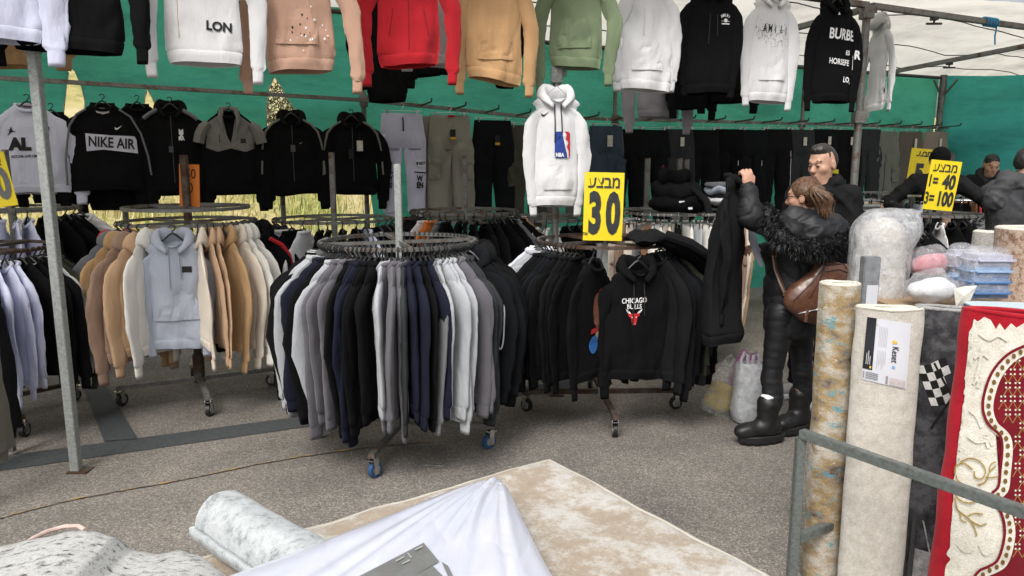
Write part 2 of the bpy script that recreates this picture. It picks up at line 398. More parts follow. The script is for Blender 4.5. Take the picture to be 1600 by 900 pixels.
# trousers ------------------------------------------------------------------
def make_trousers(seed, W=.20, L=1.02, D=.04, leg=.118, cuff=True, fold=1.0, gap=.012, taper=.62, baggy=1.0):
    rnd = random.Random(seed); n = 24
    def hip(z, k):
        a = 2 * math.pi * k / n; c, s = math.cos(a), math.sin(a); u = min(1, z / .25)
        wd = W * (.95 + .17 * u) * (1 + (.02 * math.sin(k * 9)) * (1 - u)); d = D * (.62 + .5 * u)
        x = wd * math.copysign(abs(c) ** .8, c); y = d * s
        y *= 1 - min(1, max(0, z - .23) / .10) * math.exp(-(x / .035) ** 2); y *= 1 - .35 * max(0, z - .27) / .08
        y += fold * .022 * u * nz(x * 9, s, z * 3, seed) + .006 * math.sin(x * 120) * (1 - u) * (1 if z > .0 else 0)
        return Vector((x, y, -z))
    out = {'waistband': loft([[hip(z, k) + Vector((0, 0, 0)) for k in range(n)] for z in (0, .01, .035, .045)]),
           'seat': loft([[hip(z, k) for k in range(n)] for z in (.045, .06, .1, .15, .2, .23, .26, .29, .32, .345)], False, True)}
    legs = []; cuffs = []
    for sd in (1, -1):
        rws = []; m = 14
        zs = [.2, .24, .28, .34, .40, .46, .52, .58, .64, .70, .76, .82, .87, .91, L - .06]
        for z in zs:
            u = (z - .2) / (L - .26); hw = leg * (1 - (1 - taper) * u) * baggy; cx = (W * 1.1 - hw + .004) * (1 - u) + (gap + leg * .92) * u
            row = []
            for k in range(m):
                a = 2 * math.pi * k / m; c, s = math.cos(a), math.sin(a)
                ent = .45 if z < .21 else (.6 if z < .25 else (.75 if z < .29 else (1 if z > .36 else .95))); x = hw * (.6 + .4 * ent) * math.copysign(abs(c) ** .85, c); y = D * (1.05 - .25 * u) * ent * s
                y += fold * (.032 * nz(x * 12, s + sd, z * 3.2, seed + sd) + .016 * nz(x * 18, s, z * 14, seed + 3))
                x *= 1 + fold * .05 * nz(sd, z * 9, c, seed + 7)
                row.append(Vector((sd * (cx + x * 1.0), y, -z)))
            rws.append(row)
        legs.append(loft(rws, True, not cuff))
        cx = gap + leg * .92; hw = leg * taper
        cuffs.append(loft([[Vector((sd * (cx + hw * f * math.cos(2 * math.pi * k / m)), D * .6 * f * math.sin(2 * math.pi * k / m), -L + dz)) for k in range(m)] for f, dz in ((.95, .065), (.72, .05), (.68, .02), (.66, 0))]))
    out['leg'] = legs; out['cuff'] = cuffs
    return out
def assemble_trousers(root, g, mat, trim=None, cuffs=True):
    link('waistband', g['waistband'], trim or mat, root); link('seat', g['seat'], mat, root)
    for l in g['leg']: link('leg', l, mat, root)
    if cuffs:
        for c in g['cuff']: link('cuff', c, trim or mat, root)
def swing_tag(root, x, y, z, mat, w=.035, h=.065):
    b = MB(); b.box((x, y, z), (w, .0025, h)); o = b.build('price_tag', mat, root)
    b = MB(); b.tube([(x, y, z + h / 2), (x, y + .012, z + h / 2 + .06)], .0012, 4); b.build('tag_string', M_BLKINK, o)
    return o
# rack ring -----------------------------------------------------------------
ORD = ['first', 'second', 'third', 'fourth', 'fifth', 'sixth', 'seventh', 'eighth', 'ninth', 'tenth', 'eleventh', 'twelfth', 'thirteenth', 'fourteenth']
NUM = ['one', 'two', 'three', 'four', 'five', 'six', 'seven', 'eight', 'nine', 'ten', 'eleven', 'twelve', 'thirteen', 'fourteen']
def ring_tube(b, c, r, w, h, n=64):
    vs = []; fs = []
    for i in range(n):
        a = 2 * math.pi * i / n
        for dr, dz in ((-w / 2, -h / 2), (w / 2, -h / 2), (w / 2, h / 2), (-w / 2, h / 2)):
            vs.append(Vector(c) + Vector(((r + dr) * math.cos(a), (r + dr) * math.sin(a), dz)))
    for i in range(n):
        j = (i + 1) % n
        for k in range(4): fs.append([i * 4 + k, i * 4 + (k + 1) % 4, j * 4 + (k + 1) % 4, j * 4 + k])
    b.add(vs, fs)
def caster(parent, p, wheel_mat, yaw, r=.045):
    M = Matrix.Rotation(yaw, 3, 'Z'); q = Vector(p)
    b = MB(); b.box(q + Vector((0, 0, 2 * r + .018)), (.05, .05, .006), M)
    for s in (1, -1): b.box(q + M @ Vector((-.012, s * .02, r + .026)), (.034, .005, r + .05), M)
    fk = b.build('caster', M_CHROME, parent)
    b = MB(); W = M @ Matrix.Rotation(R(90), 3, 'X'); b.cyl(q + M @ Vector((-.02, 0, r)), r, .026, 22, W)
    b.build('wheel', wheel_mat, fk, True)
    b = MB(); b.cyl(q + M @ Vector((-.02, 0, r)), r * .55, .033, 16, W); b.build('hub', M_GALV, fk, True)
def ring_rack(c, z, r, label, pole_top, arm=.52, yaw=.35, wheel=M_BLKP, rings=(0,), pole_w=.04, mat=None, polemat=None, casters=True):
    mat = mat or M_STEEL
    root = empty('round_garment_rack', (c[0], c[1], 0), 0, label, 'clothes rack', 'round steel garment racks in the stall')
    b = MB(); b.bar((0, 0, .12), (0, 0, pole_top), pole_w, pole_w, .004); b.bar((0, 0, .1), (0, 0, .32), pole_w * 1.4, pole_w * 1.4, .004); b.build('pole', polemat or mat, root)
    for dz in rings:
        rr = r * (1 if dz == 0 else .93)
        b = MB(); ring_tube(b, (0, 0, z + dz), rr, .014, .022); b.build('ring', mat, root, True)
        for k in range(4):
            a = yaw + .5 + k * R(90); d = Vector((math.cos(a), math.sin(a), 0))
            b = MB(); b.bar(d * .02 + Vector((0, 0, z + dz - .004)), d * (rr - .004) + Vector((0, 0, z + dz - .004)), .012, .02); b.build('spoke', mat, root)
    for k in range(4):
        a = yaw + k * R(90); d = Vector((math.cos(a), math.sin(a), 0))
        b = MB(); b.bar(d * .02 + Vector((0, 0, .135)), d * arm + Vector((0, 0, .135)), .036, .03, .003); b.build('base_arm', mat, root)
        if casters: caster(root, d * (arm - .02), wheel, a + random.uniform(-1.2, 1.2))
    return root
RACKS = {}
def runs(seq):
    out = []; i = 0
    while i < len(seq):
        j = i
        while j < len(seq) and seq[j] == seq[i]: j += 1
        out.append((i, j)); i = j
    return out
SEEN_LABELS = set()
def ring_fill(c, z, r, seq, a0, a1, meshes, rackname, kind, cat, rnd, tilt=.06, hangers=True, hmat=None, skipparts=(), scale=1.0, hmesh=None, gname=None, trousers=False, zoff=0, jitter=.06):
    """hang garments edge-on round the ring between bearings a0..a1 (0 = towards the camera, + = right in the photo)"""
    res = []; n = len(seq); rr = runs(seq)
    for i0, i1 in rr:
        k = seq[i0]; pv = CN[seq[i0 - 1]] if i0 else None; nx = CN[seq[i1]] if i1 < n else None
        where = ('between %s and %s' % (pv, nx)) if pv and nx else ('left of %s' % nx if nx else ('right of %s' % pv if pv else 'all along'))
        for i in range(i0, i1):
            a = R(a0 + (a1 - a0) * (i + .5) / n) + rnd.uniform(-1, 1) * R((a1 - a0) / n) * .25
            d = Vector((math.sin(a), -math.cos(a), 0)); th = math.atan2(d.y, d.x)
            base = Vector((c[0], c[1], z)) + d * r
            base.z -= .064 if not trousers else .082
            cnt = i1 - i0
            lab = ('%s of %s %s %ss %s, %s' % (ORD[i - i0], NUM[cnt - 1], CN[k], kind, where, rackname)) if cnt > 1 else ('single %s %s %s, %s' % (CN[k], kind, where, rackname))
            nb_ = ('after ' + pv) if pv else (('before ' + nx) if nx else 'along')
            hl = ('%s of %s hangers over %s %s, %s' % (ORD[i - i0], NUM[cnt - 1], CN[k], nb_, rackname)) if cnt > 1 else ('lone hanger over %s %s, %s' % (CN[k], nb_, rackname))
            if hl in SEEN_LABELS and nx: hl = hl.replace(nb_, 'before ' + nx)
            if hl in SEEN_LABELS: hl = hl.replace(rackname, ('left ' if a < 0 else 'right ') + rackname)
            if hl in SEEN_LABELS: hl = hl.replace(nb_, where)
            if lab in SEEN_LABELS:
                side = 'left half' if a < 0 else 'right half'
                lab = lab.replace(rackname, side + ' of ' + rackname)
            SEEN_LABELS.add(lab); SEEN_LABELS.add(hl)
            yaw = th + rnd.uniform(-1, 1) * jitter + (math.pi if rnd.random() < 0 else 0)
            root = empty(cat.replace(' ', '_'), base + Vector((0, 0, zoff)), 0, lab, cat, gname or ('garments on the ' + rackname), rot=(rnd.uniform(-.03, .03), rnd.uniform(-1, 1) * tilt * .4, yaw))
            root.scale = (scale * rnd.uniform(.94, 1.04), scale * rnd.uniform(.85, 1.12), scale * rnd.uniform(.93, 1.045))
            g = meshes[rnd.randrange(len(meshes))]
            if trousers: assemble_trousers(root, g, fab(k), cuffs=not skipparts)
            else: assemble(root, g, fab(k), skip=skipparts)
            if not trousers and rnd.random() < .16:
                bb = MB(); bb.box((.05, -.012, -.028), (.03, .018, .022), None, .002); bb.build('neck_label', M_WHTINK, root)
            if hangers:
                h = link('hanger', hmesh or HANGER, hmat or M_BLKP); h.location = base; h.rotation_euler = root.rotation_euler
                tag(h, hl, 'hanger', 'hangers on the ' + rackname)
            res.append((a, root))
    return res
# ================================================================== SETTING
# ground: old exposed-aggregate asphalt
m, t, b = newmat('aggregate_asphalt'); co = coords(t)
vo = N(t, 'ShaderNodeTexVoronoi'); vo.inputs['Scale'].default_value = 150; t.links.new(co, vo.inputs['Vector'])
vo2 = N(t, 'ShaderNodeTexVoronoi'); vo2.inputs['Scale'].default_value = 46; t.links.new(co, vo2.inputs['Vector'])
sepc = N(t, 'ShaderNodeSeparateColor'); t.links.new(vo.outputs['Color'], sepc.inputs[0])
sepd = N(t, 'ShaderNodeSeparateColor'); t.links.new(vo2.outputs['Color'], sepd.inputs[0])
stones = ramp(t, sepc.outputs[0], [(0, (.128, .120, .110)), (.45, (.18, .169, .155)), (.8, (.245, .23, .211)), (1, (.37, .345, .315))])
big = ramp(t, sepd.outputs[1], [(.86, (0, 0, 0)), (.89, (1, 1, 1))])
inner = ramp(t, vo2.outputs['Distance'], [(.25, (1, 1, 1)), (.36, (0, 0, 0))])
bigm = mix(t, big, inner, 1, 'MULTIPLY')
col = mix(t, stones, (.31, .275, .23), bigm)
patch = noise_tex(t, 1.1, 6, .6, co); fine = noise_tex(t, 11, 6, .65, co)
col = mix(t, col, ramp(t, patch, [(.3, (.50, .49, .48)), (.7, (1.18, 1.14, 1.08))]), .8, 'MULTIPLY')
col = mix(t, col, (.20, .13, .06), ramp(t, fine, [(.60, (0, 0, 0)), (.8, (.5, .5, .5))]))
col = mix(t, col, (.05, .045, .04), ramp(t, noise_tex(t, 2.6, 7, .7, co), [(.62, (0, 0, 0)), (.82, (.4, .4, .4))]))
t.links.new(col, b.inputs['Base Color']); b.inputs['Roughness'].default_value = .93; b.inputs['Specular IOR Level'].default_value = .25
bp = bump(t, None, vo.outputs['Distance'], .35, .003); bump(t, b, fine, .35, .01, bp)
M_GROUND = m
def hill_z(x, y):
    # s: distance behind the stall's back line
    s = (x - F0.x) * EN.x + (y - F0.y) * EN.y - 3.3
    if s <= 0: return 0
    return min(4.6, .17 * s + .30 * max(0, s - 2.2) + .05 * min(s, 3)) + .22 * nz(x * .35, y * .35, 0) * min(1, s / 2) + (.5 * nz(x * .06, y * .06, 3) if s > 4 else 0) * min(1, (s - 4) / 8 if s > 4 else 0)
bm = bmesh.new()
n = 90; vs = {}
gx = [-400, -150, -60, -30, -20] + [-16 + i * .5 for i in range(65)] + [20, 30, 60, 150, 400]
gy = [-200, -60, -10] + [-2 + i * .5 for i in range(65)] + [34, 42, 60, 150, 500]
for i, x in enumerate(gx):
    for j, y in enumerate(gy): vs[i, j] = bm.verts.new((x, y, 0))
for i in range(len(gx) - 1):
    for j in range(len(gy) - 1): bm.faces.new((vs[i, j], vs[i + 1, j], vs[i + 1, j + 1], vs[i, j + 1]))
me = bpy.data.meshes.new('ground'); bm.to_mesh(me); bm.free()
tag(link('ground', me, M_GROUND), kind='structure')
# dry grass bank behind the stall
m, t, b = newmat('dry_grass_soil'); co = coords(t)
col = ramp(t, noise_tex(t, .8, 6, .62, co), [(.30, (.24, .26, .07)), (.45, (.46, .40, .16)), (.62, (.58, .50, .28)), (.8, (.64, .57, .38))])
t.links.new(mix(t, col, (.09, .11, .025), ramp(t, noise_tex(t, 5, 5, .6, co), [(.55, (0, 0, 0)), (.75, (.8, .8, .8))])), b.inputs['Base Color'])
b.inputs['Roughness'].default_value = 1; bump(t, b, noise_tex(t, 30, 5, .6, co), .8, .05); M_BANK = m
bm = bmesh.new(); vs = {}; ns, nl = 60, 110
for i in range(nl):
    for j in range(ns):
        l = -16 + 40 * i / (nl - 1); s = 3.31 + 40 * (j / (ns - 1)) ** 2
        p = F0 + EA * l + EN * s; vs[i, j] = bm.verts.new((p.x, p.y, hill_z(p.x, p.y) + .012))
for i in range(nl - 1):
    for j in range(ns - 1): bm.faces.new((vs[i, j], vs[i + 1, j], vs[i + 1, j + 1], vs[i, j + 1]))
me = bpy.data.meshes.new('grass_bank'); bm.to_mesh(me); bm.free(); me.polygons.foreach_set('use_smooth', [True] * len(me.polygons))
tag(link('grass_bank', me, M_BANK), kind='structure')
rnd = random.Random(5); v = []; f = []; mi = []
gm = [plain('grass_blade', c, .8, bscale=3, var=.2) for c in ((.26, .33, .08), (.56, .47, .2), (.68, .59, .34), (.38, .40, .11))]
gm.append(plain('yellow_flower', (.62, .47, .03), .8, bscale=3))
for i in range(15000):
    l = rnd.uniform(-6, 5.5); s = 3.35 + 4.2 * rnd.random() ** 1.3; p = F0 + EA * l + EN * s
    z = hill_z(p.x, p.y); pn = nz(p.x * .7, p.y * .7, 4)
    h = rnd.uniform(.08, .26) * (1 + .8 * nz(p.x * 1.3, p.y * 1.3, 8)); a = rnd.uniform(0, 6.28); lean = rnd.uniform(.02, .12); wd = rnd.uniform(.006, .013)
    dx, dy = math.cos(a), math.sin(a); q = len(v)
    v += [(p.x - dy * wd, p.y + dx * wd, z - .01), (p.x + dy * wd, p.y - dx * wd, z - .01), (p.x + dx * lean * .4 + dy * wd * .7, p.y + dy * lean * .4 - dx * wd * .7, z + h * .6), (p.x + dx * lean * .4 - dy * wd * .7, p.y + dy * lean * .4 + dx * wd * .7, z + h * .6), (p.x + dx * lean, p.y + dy * lean, z + h)]
    f += [[q, q + 1, q + 2, q + 3], [q + 3, q + 2, q + 4]]
    k = (0 if rnd.random() < .6 else 3) if pn > .08 else rnd.choice((1, 1, 2, 3)); mi += [k, k]
    if rnd.random() < .035:
        q = len(v); x, y, zz = p.x + dx * lean, p.y + dy * lean, z + h; r = .014
        v += [(x - r, y, zz), (x, y - r, zz + .004), (x + r, y, zz), (x, y + r, zz + .004), (x, y, zz + r)]
        f += [[q, q + 1, q + 4], [q + 1, q + 2, q + 4], [q + 2, q + 3, q + 4], [q + 3, q, q + 4]]; mi += [4] * 4
me = mesh(v, f, False, 'dry_grass')
for g_ in gm: me.materials.append(g_)
me.polygons.foreach_set('material_index', mi)
tag(link('dry_grass', me), 'dry yellow and green grass growing on the bank behind the stall', 'grass', kind='stuff')
# shrub seen through a tear
def shrub(px, py, Y, h, wdt, label, seed):
    p = PY(px, py, Y); rnd = random.Random(seed); z0 = hill_z(p.x, p.y)
    root = empty('shrub', (p.x, p.y, z0), 0, label, 'shrub')
    b = MB()
    for k in range(7):
        a = rnd.uniform(0, 6.28); b.tube([(0, 0, -.05), (math.cos(a) * wdt * .25, math.sin(a) * wdt * .25, h * .45), (math.cos(a) * wdt * .5, math.sin(a) * wdt * .5, h * .85)], [.03, .018, .006], 5)
    b.build('trunk', plain('shrub_wood', (.12, .09, .06), .9), root)
    v = []; f = []
    for k in range(2600):
        d = Vector((rnd.gauss(0, 1), rnd.gauss(0, 1), rnd.gauss(0, 1))).normalized() * rnd.random() ** .4
        c = Vector((d.x * wdt * .6, d.y * wdt * .6, h * .55 + d.z * h * .5)); q = len(v)
        a = Vector((rnd.gauss(0, 1), rnd.gauss(0, 1), rnd.gauss(0, 1))).normalized() * .05; e = a.cross(Vector((rnd.random(), rnd.random(), 1))).normalized() * .014
        v += [c - a, c + e, c + a, c - e]; f.append([q, q + 1, q + 2, q + 3])
    link('crown', mesh(v, f, False), plain('shrub_leaf', (.11, .12, .06), .8, bscale=4, var=.5), root)
shrub(436, 190, 12.2, 1.75, 1.3, 'scrubby grey green bush seen through the middle tear of the green tarp', 3)
# darker bands of old paint on the asphalt
M_BAND = plain('dark_band_paint', (.045, .05, .055), .75, bumps=.3, bscale=45, var=.3)
def ground_strip(name, quads, mat, z=.004, nseg=24, wob=.004, seed=0):
    v = []; f = []
    (a0, a1), (b0, b1) = quads
    for i in range(nseg + 1):
        u = i / nseg; p = a0.lerp(b0, u); q = a1.lerp(b1, u)
        for r, s in ((p, 1), (q, -1)): v.append((r.x + wob * nz(i * 1.3, s, seed), r.y + wob * nz(i * 1.7, s, seed + 3), z))
    for i in range(nseg): f.append([2 * i, 2 * i + 1, 2 * i + 3, 2 * i + 2])
    return tag(link(name, mesh(v, f, False), mat), kind='structure')
ground_strip('painted_band', [(G(-60, 745), G(-60, 722)), (G(900, 607), G(900, 594))], M_BAND, .004)
ground_strip('painted_band', [(G(163, 691), G(215, 687)), (G(112, 560), G(140, 560))], M_BAND, .008, seed=4)
# crack with dry moss
v = []; f = []; pts = [(-60, 828), (30, 803), (110, 783), (190, 768), (260, 756), (330, 742), (400, 727), (470, 715), (560, 702), (680, 690)]
P_ = []
for (a, b_), (c_, d_) in zip(pts, pts[1:]):
    for k in range(8): P_.append(G(a + (c_ - a) * k / 8, b_ + (d_ - b_) * k / 8))
def crack(name, wfun, mat, z, seed):
    v = []; f = []
    for i, p in enumerate(P_):
        wv = wfun(i); off = .012 * nz(i * .9, seed, 2)
        v += [(p.x, p.y + off + wv, z), (p.x, p.y + off - wv, z)]
    for i in range(len(P_) - 1): f.append([2 * i, 2 * i + 1, 2 * i + 3, 2 * i + 2])
    tag(link(name, mesh(v, f, False), mat), kind='structure')
crack('pavement_crack', lambda i: .005 + .003 * nz(i * .7, 1, 1), plain('crack_dirt', (.03, .026, .02), .95), .0045, 1)
crack('crack_moss', lambda i: max(.0, .016 * (nz(i * .33, 3, 1) + .12 + .5 * nz(i * 1.9, 2, 2))), plain('dry_moss', (.33, .21, .08), .95, bumps=.5, bscale=80, var=.35), .0085, 1)
# ------------------------------------------------------------------ stall frame
BACK = [(-420, 96, 5.1), (0, 120, 5.9), (300, 143, 6.5), (575, 157, 7.05), (640, 160, 7.2), (830, 183, 7.75), (1100, 190, 8.6), (1290, 194, 9.3), (1480, 200, 10.2)]
TOPY = [(-420, -250), (0, -130), (300, -40), (575, 14), (640, 26), (830, 57), (1100, 84), (1290, 104), (1480, 118)]
BK = [PT(a, b_, c_) for a, b_, c_ in BACK]; BT = []
for (a, b_, c_), (d_, e_) in zip(BACK, TOPY):
    q = PY(a, e_, PT(a, b_, c_).y); p = PT(a, b_, c_); BT.append(Vector((p.x, p.y, min(3.15, q.z))))
def back_at(px):          # foot point on the back line for a column of the photo
    for (a, b_, c_), (d_, e_, f_), p, q in zip(BACK, BACK[1:], BK, BK[1:]):
        if px <= d_ or d_ == 1480:
            u = (px - a) / (d_ - a)
            # perspective-correct interpolation
            z0, z1 = 1 / p.y, 1 / q.y; y = 1 / (z0 + (z1 - z0) * u); k = (y - p.y) / (q.y - p.y)
            return p.lerp(q, k)
def post(label, foot, z1, r=.028, mat=M_GALV, coup=None, name='tent_pole', square=False, collar=None):
    root = empty(name, (foot.x, foot.y, 0), 0, label, 'pole', 'steel poles of the market stall')
    b = MB()
    if square: b.bar((0, 0, .006), (0, 0, z1), r * 2, r * 2, .003)
    else: b.tube([(0, 0, .006), (0, 0, z1)], r, 14)
    b.build('shaft', mat, root, True)
    b = MB(); b.box((.02, 0, .004), (.11, .09, .006)); b.build('foot_plate', M_RUST, root)
    for z in (coup or ()):
        b = MB(); b.box((0, 0, z), (r * 3, r * 3, .11), None, .006); b.box((r * 1.9, 0, z + .02), (.04, .03, .05)); b.build('coupler', mat, root)
    if collar:
        b = MB(); b.tube([(0, 0, .006), (0, 0, collar)], r * .78, 12); b.build('inner_tube', mat, root, True)
    return root
FP = [F0 + EA * (BAY * k) for k in (-1, 0, 1, 2, 3, 4)]
gp = G(120, 736); pl = PY(28, 70, gp.y + .0)
post('slanting galvanised front pole beside the white pullover at the left', gp, 3.0, .024, M_GALV, (2.31, 3.0), square=True)
gm_ = G(865, 617); post('middle front pole behind the white hoodie with the tall shield badge', gm_, 3.0, .026, M_STEEL, (2.30, 2.98))
g3 = FP[3]; post('front corner pole between the black lettered hoodie and the edge-on white one', g3, 3.0, .033, M_STEEL, (2.1, 2.98))
def beam(label, a, b_, w_=.045, mat=M_STEEL, clamps=(), name='roof_beam'):
    a, b_ = Vector(a), Vector(b_); root = empty(name, a, 0, label, 'beam', 'steel roof beams of the stall')
    q = MB(); q.bar((0, 0, 0), b_ - a, w_, w_, .003); q.build('tube', mat, root)
    for u in clamps:
        c_ = (b_ - a) * u; q = MB(); q.box(c_ + Vector((0, 0, -w_ * .7)), (.06, .06, .03), None, .004); q.tube([c_ + Vector((-.07, 0, -w_ - .03)), c_ + Vector((.07, 0, -w_ - .03))], .011, 6); q.tube([c_ + Vector((0, 0, -w_ * .5)), c_ + Vector((0, 0, -w_ - .03))], .01, 6); q.build('clamp', M_DARK, root)
    return root
ZB = 3.04
def up(p, z): return Vector((p.x, p.y, z))
beam('front roof beam carrying the row of hanging hoodies', up(FP[0], ZB), up(g3, ZB), .05)
beam('sloping roof beam running right from the front corner pole', up(g3, ZB) + EA * .05, up(FP[5], ZB), .05, M_STEEL, (.14,))
bk3 = g3 + EN * 2.75
beam('cross beam behind the black lettered hoodie', up(g3, ZB - .03) + EN * .05, up(bk3, ZB - .17), .05, M_STEEL, (.3,))
bk4 = FP[4] + EN * 3.1
beam('cross beam under the canopy at the upper right', up(FP[4], ZB - .05) + EN * .03, up(bk4, ZB - .25), .05, M_STEEL, (.4,))
beam('left cross beam over the black sweatshirts', up(FP[1], ZB - .03) + EN * .05, up(FP[1] + EN * 2.5, ZB - .05), .05)
# back rail in sections
for i, lab in ((0, 'left'), ):
    pass
def rail(a, b_, label, n_arm=0, rows=()):
    root = empty('hanging_rail', a, 0, label, 'rail', 'hanging rails along the back of the stall')
    q = MB(); q.bar((0, 0, 0), b_ - a, .035, .035, .003); q.build('tube', M_STEEL, root)
    d = (b_ - a); fr = -EN
    for k in range(n_arm):
        c_ = d * ((k + .5) / n_arm); q = MB(); q.tube([c_, c_ + fr * .28 + Vector((0, 0, .015)), c_ + fr * .31 + Vector((0, 0, .02)), c_ + fr * .32 + Vector((0, 0, .05))], .009, 6); q.build('display_arm', M_DARK, root)
    return root
rail(BK[0], BK[3], 'long back rail carrying the black sweatshirts at the left', 0)
rail(BK[3], BK[5], 'sloping back rail carrying the lilac white and khaki trousers', 5)
rail(BK[5], BK[7], 'back rail carrying the row of black trousers', 10)
rail(BK[7], BK[8], 'far back rail carrying the grey and brown trousers at the right', 6)
for px, lab, z1, sq in ((572, 'back pole left of the lilac white trousers', 3.0, 1), (436, 'thin back pole with white foot seen over the left racks', 1.9, 0), (178, 'short grey back pole under the banded black sweatshirt', 1.6, 0),
                       (968, 'back pole behind the pale sweatshirt hanging at the middle', 2.83, 1), (1262, 'back pole under the black lettered hoodie', 2.7, 1)):
    p = back_at(px) + EN * .09; post(lab, p, z1, .024, M_STEEL, (back_at(px).z,) if sq else None)
pc = BK[8] + EN * .12; rc = post('back corner pole where the two green tarps meet', pc, BT[8].z + .02, .045, M_STEEL, (BT[8].z - .9,))
q = MB(); zc = BT[8].z
for d in (EA, -EA, -EN): q.bar(Vector((0, 0, zc - .28)), Vector((0, 0, zc - .06)) + d * .2, .022)
q.build('brace', M_STEEL, rc)
# ------------------------------------------------------------------ canopy
def cloth_mat(name, c, trans, bscale, bstr, lines=None):
    m, t, b = newmat(name); co = coords(t)
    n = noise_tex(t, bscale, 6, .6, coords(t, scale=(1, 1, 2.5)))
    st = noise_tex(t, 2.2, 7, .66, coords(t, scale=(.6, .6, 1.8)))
    colr = ramp(t, st, [(.3, tuple(x * .66 for x in c)), (.55, c), (.75, tuple(min(.85, x * 1.08) for x in c))])  # stain tones, contrast also painted in to stand for weak fold shading
    t.links.new(colr, b.inputs['Base Color']); b.inputs['Roughness'].default_value = .6; b.inputs['Specular IOR Level'].default_value = .3
    nb = bump(t, None, n, bstr, .045); nb = bump(t, b, noise_tex(t, 14, 5, .62, coords(t, scale=(1, 1, 3), rot=(0, .3, 0))), bstr * .5, .012, nb)
    tr = N(t, 'ShaderNodeBsdfTranslucent'); t.links.new(colr, tr.inputs[0]); t.links.new(nb, tr.inputs['Normal'])
    ms = N(t, 'ShaderNodeMixShader'); ms.inputs[0].default_value = trans; t.links.new(b.outputs[0], ms.inputs[1]); t.links.new(tr.outputs[0], ms.inputs[2])
    t.links.new(ms.outputs[0], t.nodes['Material Output'].inputs[0]); return m
M_CANOPY = cloth_mat('canopy_cloth', (.80, .765, .69), .60, 3.2, .5)
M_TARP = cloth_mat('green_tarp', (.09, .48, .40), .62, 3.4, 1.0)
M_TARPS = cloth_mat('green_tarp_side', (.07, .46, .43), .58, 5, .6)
v = []; f = []; nl, ns = 96, 26
bt_s = [((p - F0).dot(EA), p) for p in BT]
def back_top(l):
    for (a, p), (c_, q) in zip(bt_s, bt_s[1:]):
        if l <= c_ or c_ == bt_s[-1][0]: return p.lerp(q, (l - a) / (c_ - a))
root = empty('canopy', F0 + Vector((0, 0, 3)), 0, 'pale cream canvas roof stretched over the stall', 'canopy')
for i in range(nl):
    l = -3.4 + 20 * i / (nl - 1); fr = F0 + EA * l + Vector((0, 0, ZB + .05)) - EN * .45; bk = back_top(min(l, 9.2)) + EN * .25 + EA * max(0, l - 9.2)
    for j in range(ns):
        u = j / (ns - 1); p = fr.lerp(bk, u)
        bay = abs(math.sin(math.pi * ((l) / BAY)))
        p.z += .16 * math.sin(math.pi * u) * (.4 + .6 * bay) + .05 * nz(l * 1.1, u * 4, 2) + .012 * nz(l * 5, u * 14, 5)
        v.append(p - root.location)
for i in range(nl - 1):
    for j in range(ns - 1): f.append([i * ns + j, (i + 1) * ns + j, (i + 1) * ns + j + 1, i * ns + j + 1])
link('roof_sheet', mesh(v, f), M_CANOPY, root)
for u in (.34, .62, .85):          # sewn seams / ropes under the sheet
    b = MB(); pts = [v[i * ns + round(u * (ns - 1))] + Vector((0, 0, -.03)) for i in range(nl)]; b.tube(pts, .006, 5); b.build('seam_rope', M_DARK, root)
# ------------------------------------------------------------------ green back tarp with tears
arc = [0]
for a, b_ in zip(BK, BK[1:]): arc.append(arc[-1] + (Vector((b_.x, b_.y)) - Vector((a.x, a.y))).length)
def tarp_pt(l):
    for k in range(len(arc) - 1):
        if l <= arc[k + 1] or k == len(arc) - 2:
            u = (l - arc[k]) / (arc[k + 1] - arc[k]); return BK[k].lerp(BK[k + 1], u), BT[k].lerp(BT[k + 1], u).z
def tarp_l(px):
    p = back_at(px)
    for k in range(len(arc) - 1):
        if px <= BACK[k + 1][0] or k == len(arc) - 2: return arc[k] + (Vector((p.x, p.y)) - Vector((BK[k].x, BK[k].y))).length
def tarp_xy(px, py): l = tarp_l(px); p = back_at(px) + EN * .2; q = PY(px, py, p.y); return (l, q.z)
holes = [[(108, 104), (117, 112), (126, 140), (128, 160), (121, 215), (116, 250), (84, 250), (88, 190), (99, 140)],
         [(231, 139), (239, 156), (245, 175), (222, 175), (226, 150)],
         [(436, 120), (444, 133), (452, 150), (474, 184), (484, 250), (418, 250), (420, 172), (425, 140)]]
Hs = []
for h in holes: Hs.append([tarp_xy(*p) for p in h])
Lmax = arc[-1]
def zbot(l): 
    l5 = tarp_l(590); return 1.87 + .03 * math.sin(l * 5) if l < l5 - .1 else (.12 if l > l5 + .1 else 1.87 - 1.75 * (l - l5 + .1) / .2)
pts = []; edges = []
nb = 150
ob = [(Lmax * i / nb, zbot(Lmax * i / nb)) for i in range(nb + 1)]; ot = [(Lmax * i / nb, tarp_pt(Lmax * i / nb)[1] + .03) for i in range(nb + 1)][::-1]
outer = ob + ot
polys = [outer] + Hs
for pl_ in polys:
    s0 = len(pts); pts += [Vector(p) for p in pl_]; edges += [(s0 + i, s0 + (i + 1) % len(pl_)) for i in range(len(pl_))]
l = .05
while l < Lmax:
    z = .1
    while z < 3.1:
        if z > zbot(l) + .04 and z < tarp_pt(l)[1] - .02: pts.append(Vector((l + .03 * nz(l * 9, z * 9, 0), z)))
        z += .09
    l += .09
rv, _, rf, _, _, _ = geometry.delaunay_2d_cdt(pts, edges, [], 0, 1e-5)
def inside(p, poly):
    c_ = False
    for (x0, y0), (x1, y1) in zip(poly, poly[1:] + poly[:1]):
        if (y0 > p[1]) != (y1 > p[1]) and p[0] < (x1 - x0) * (p[1] - y0) / (y1 - y0) + x0: c_ = not c_
    return c_
keep = []
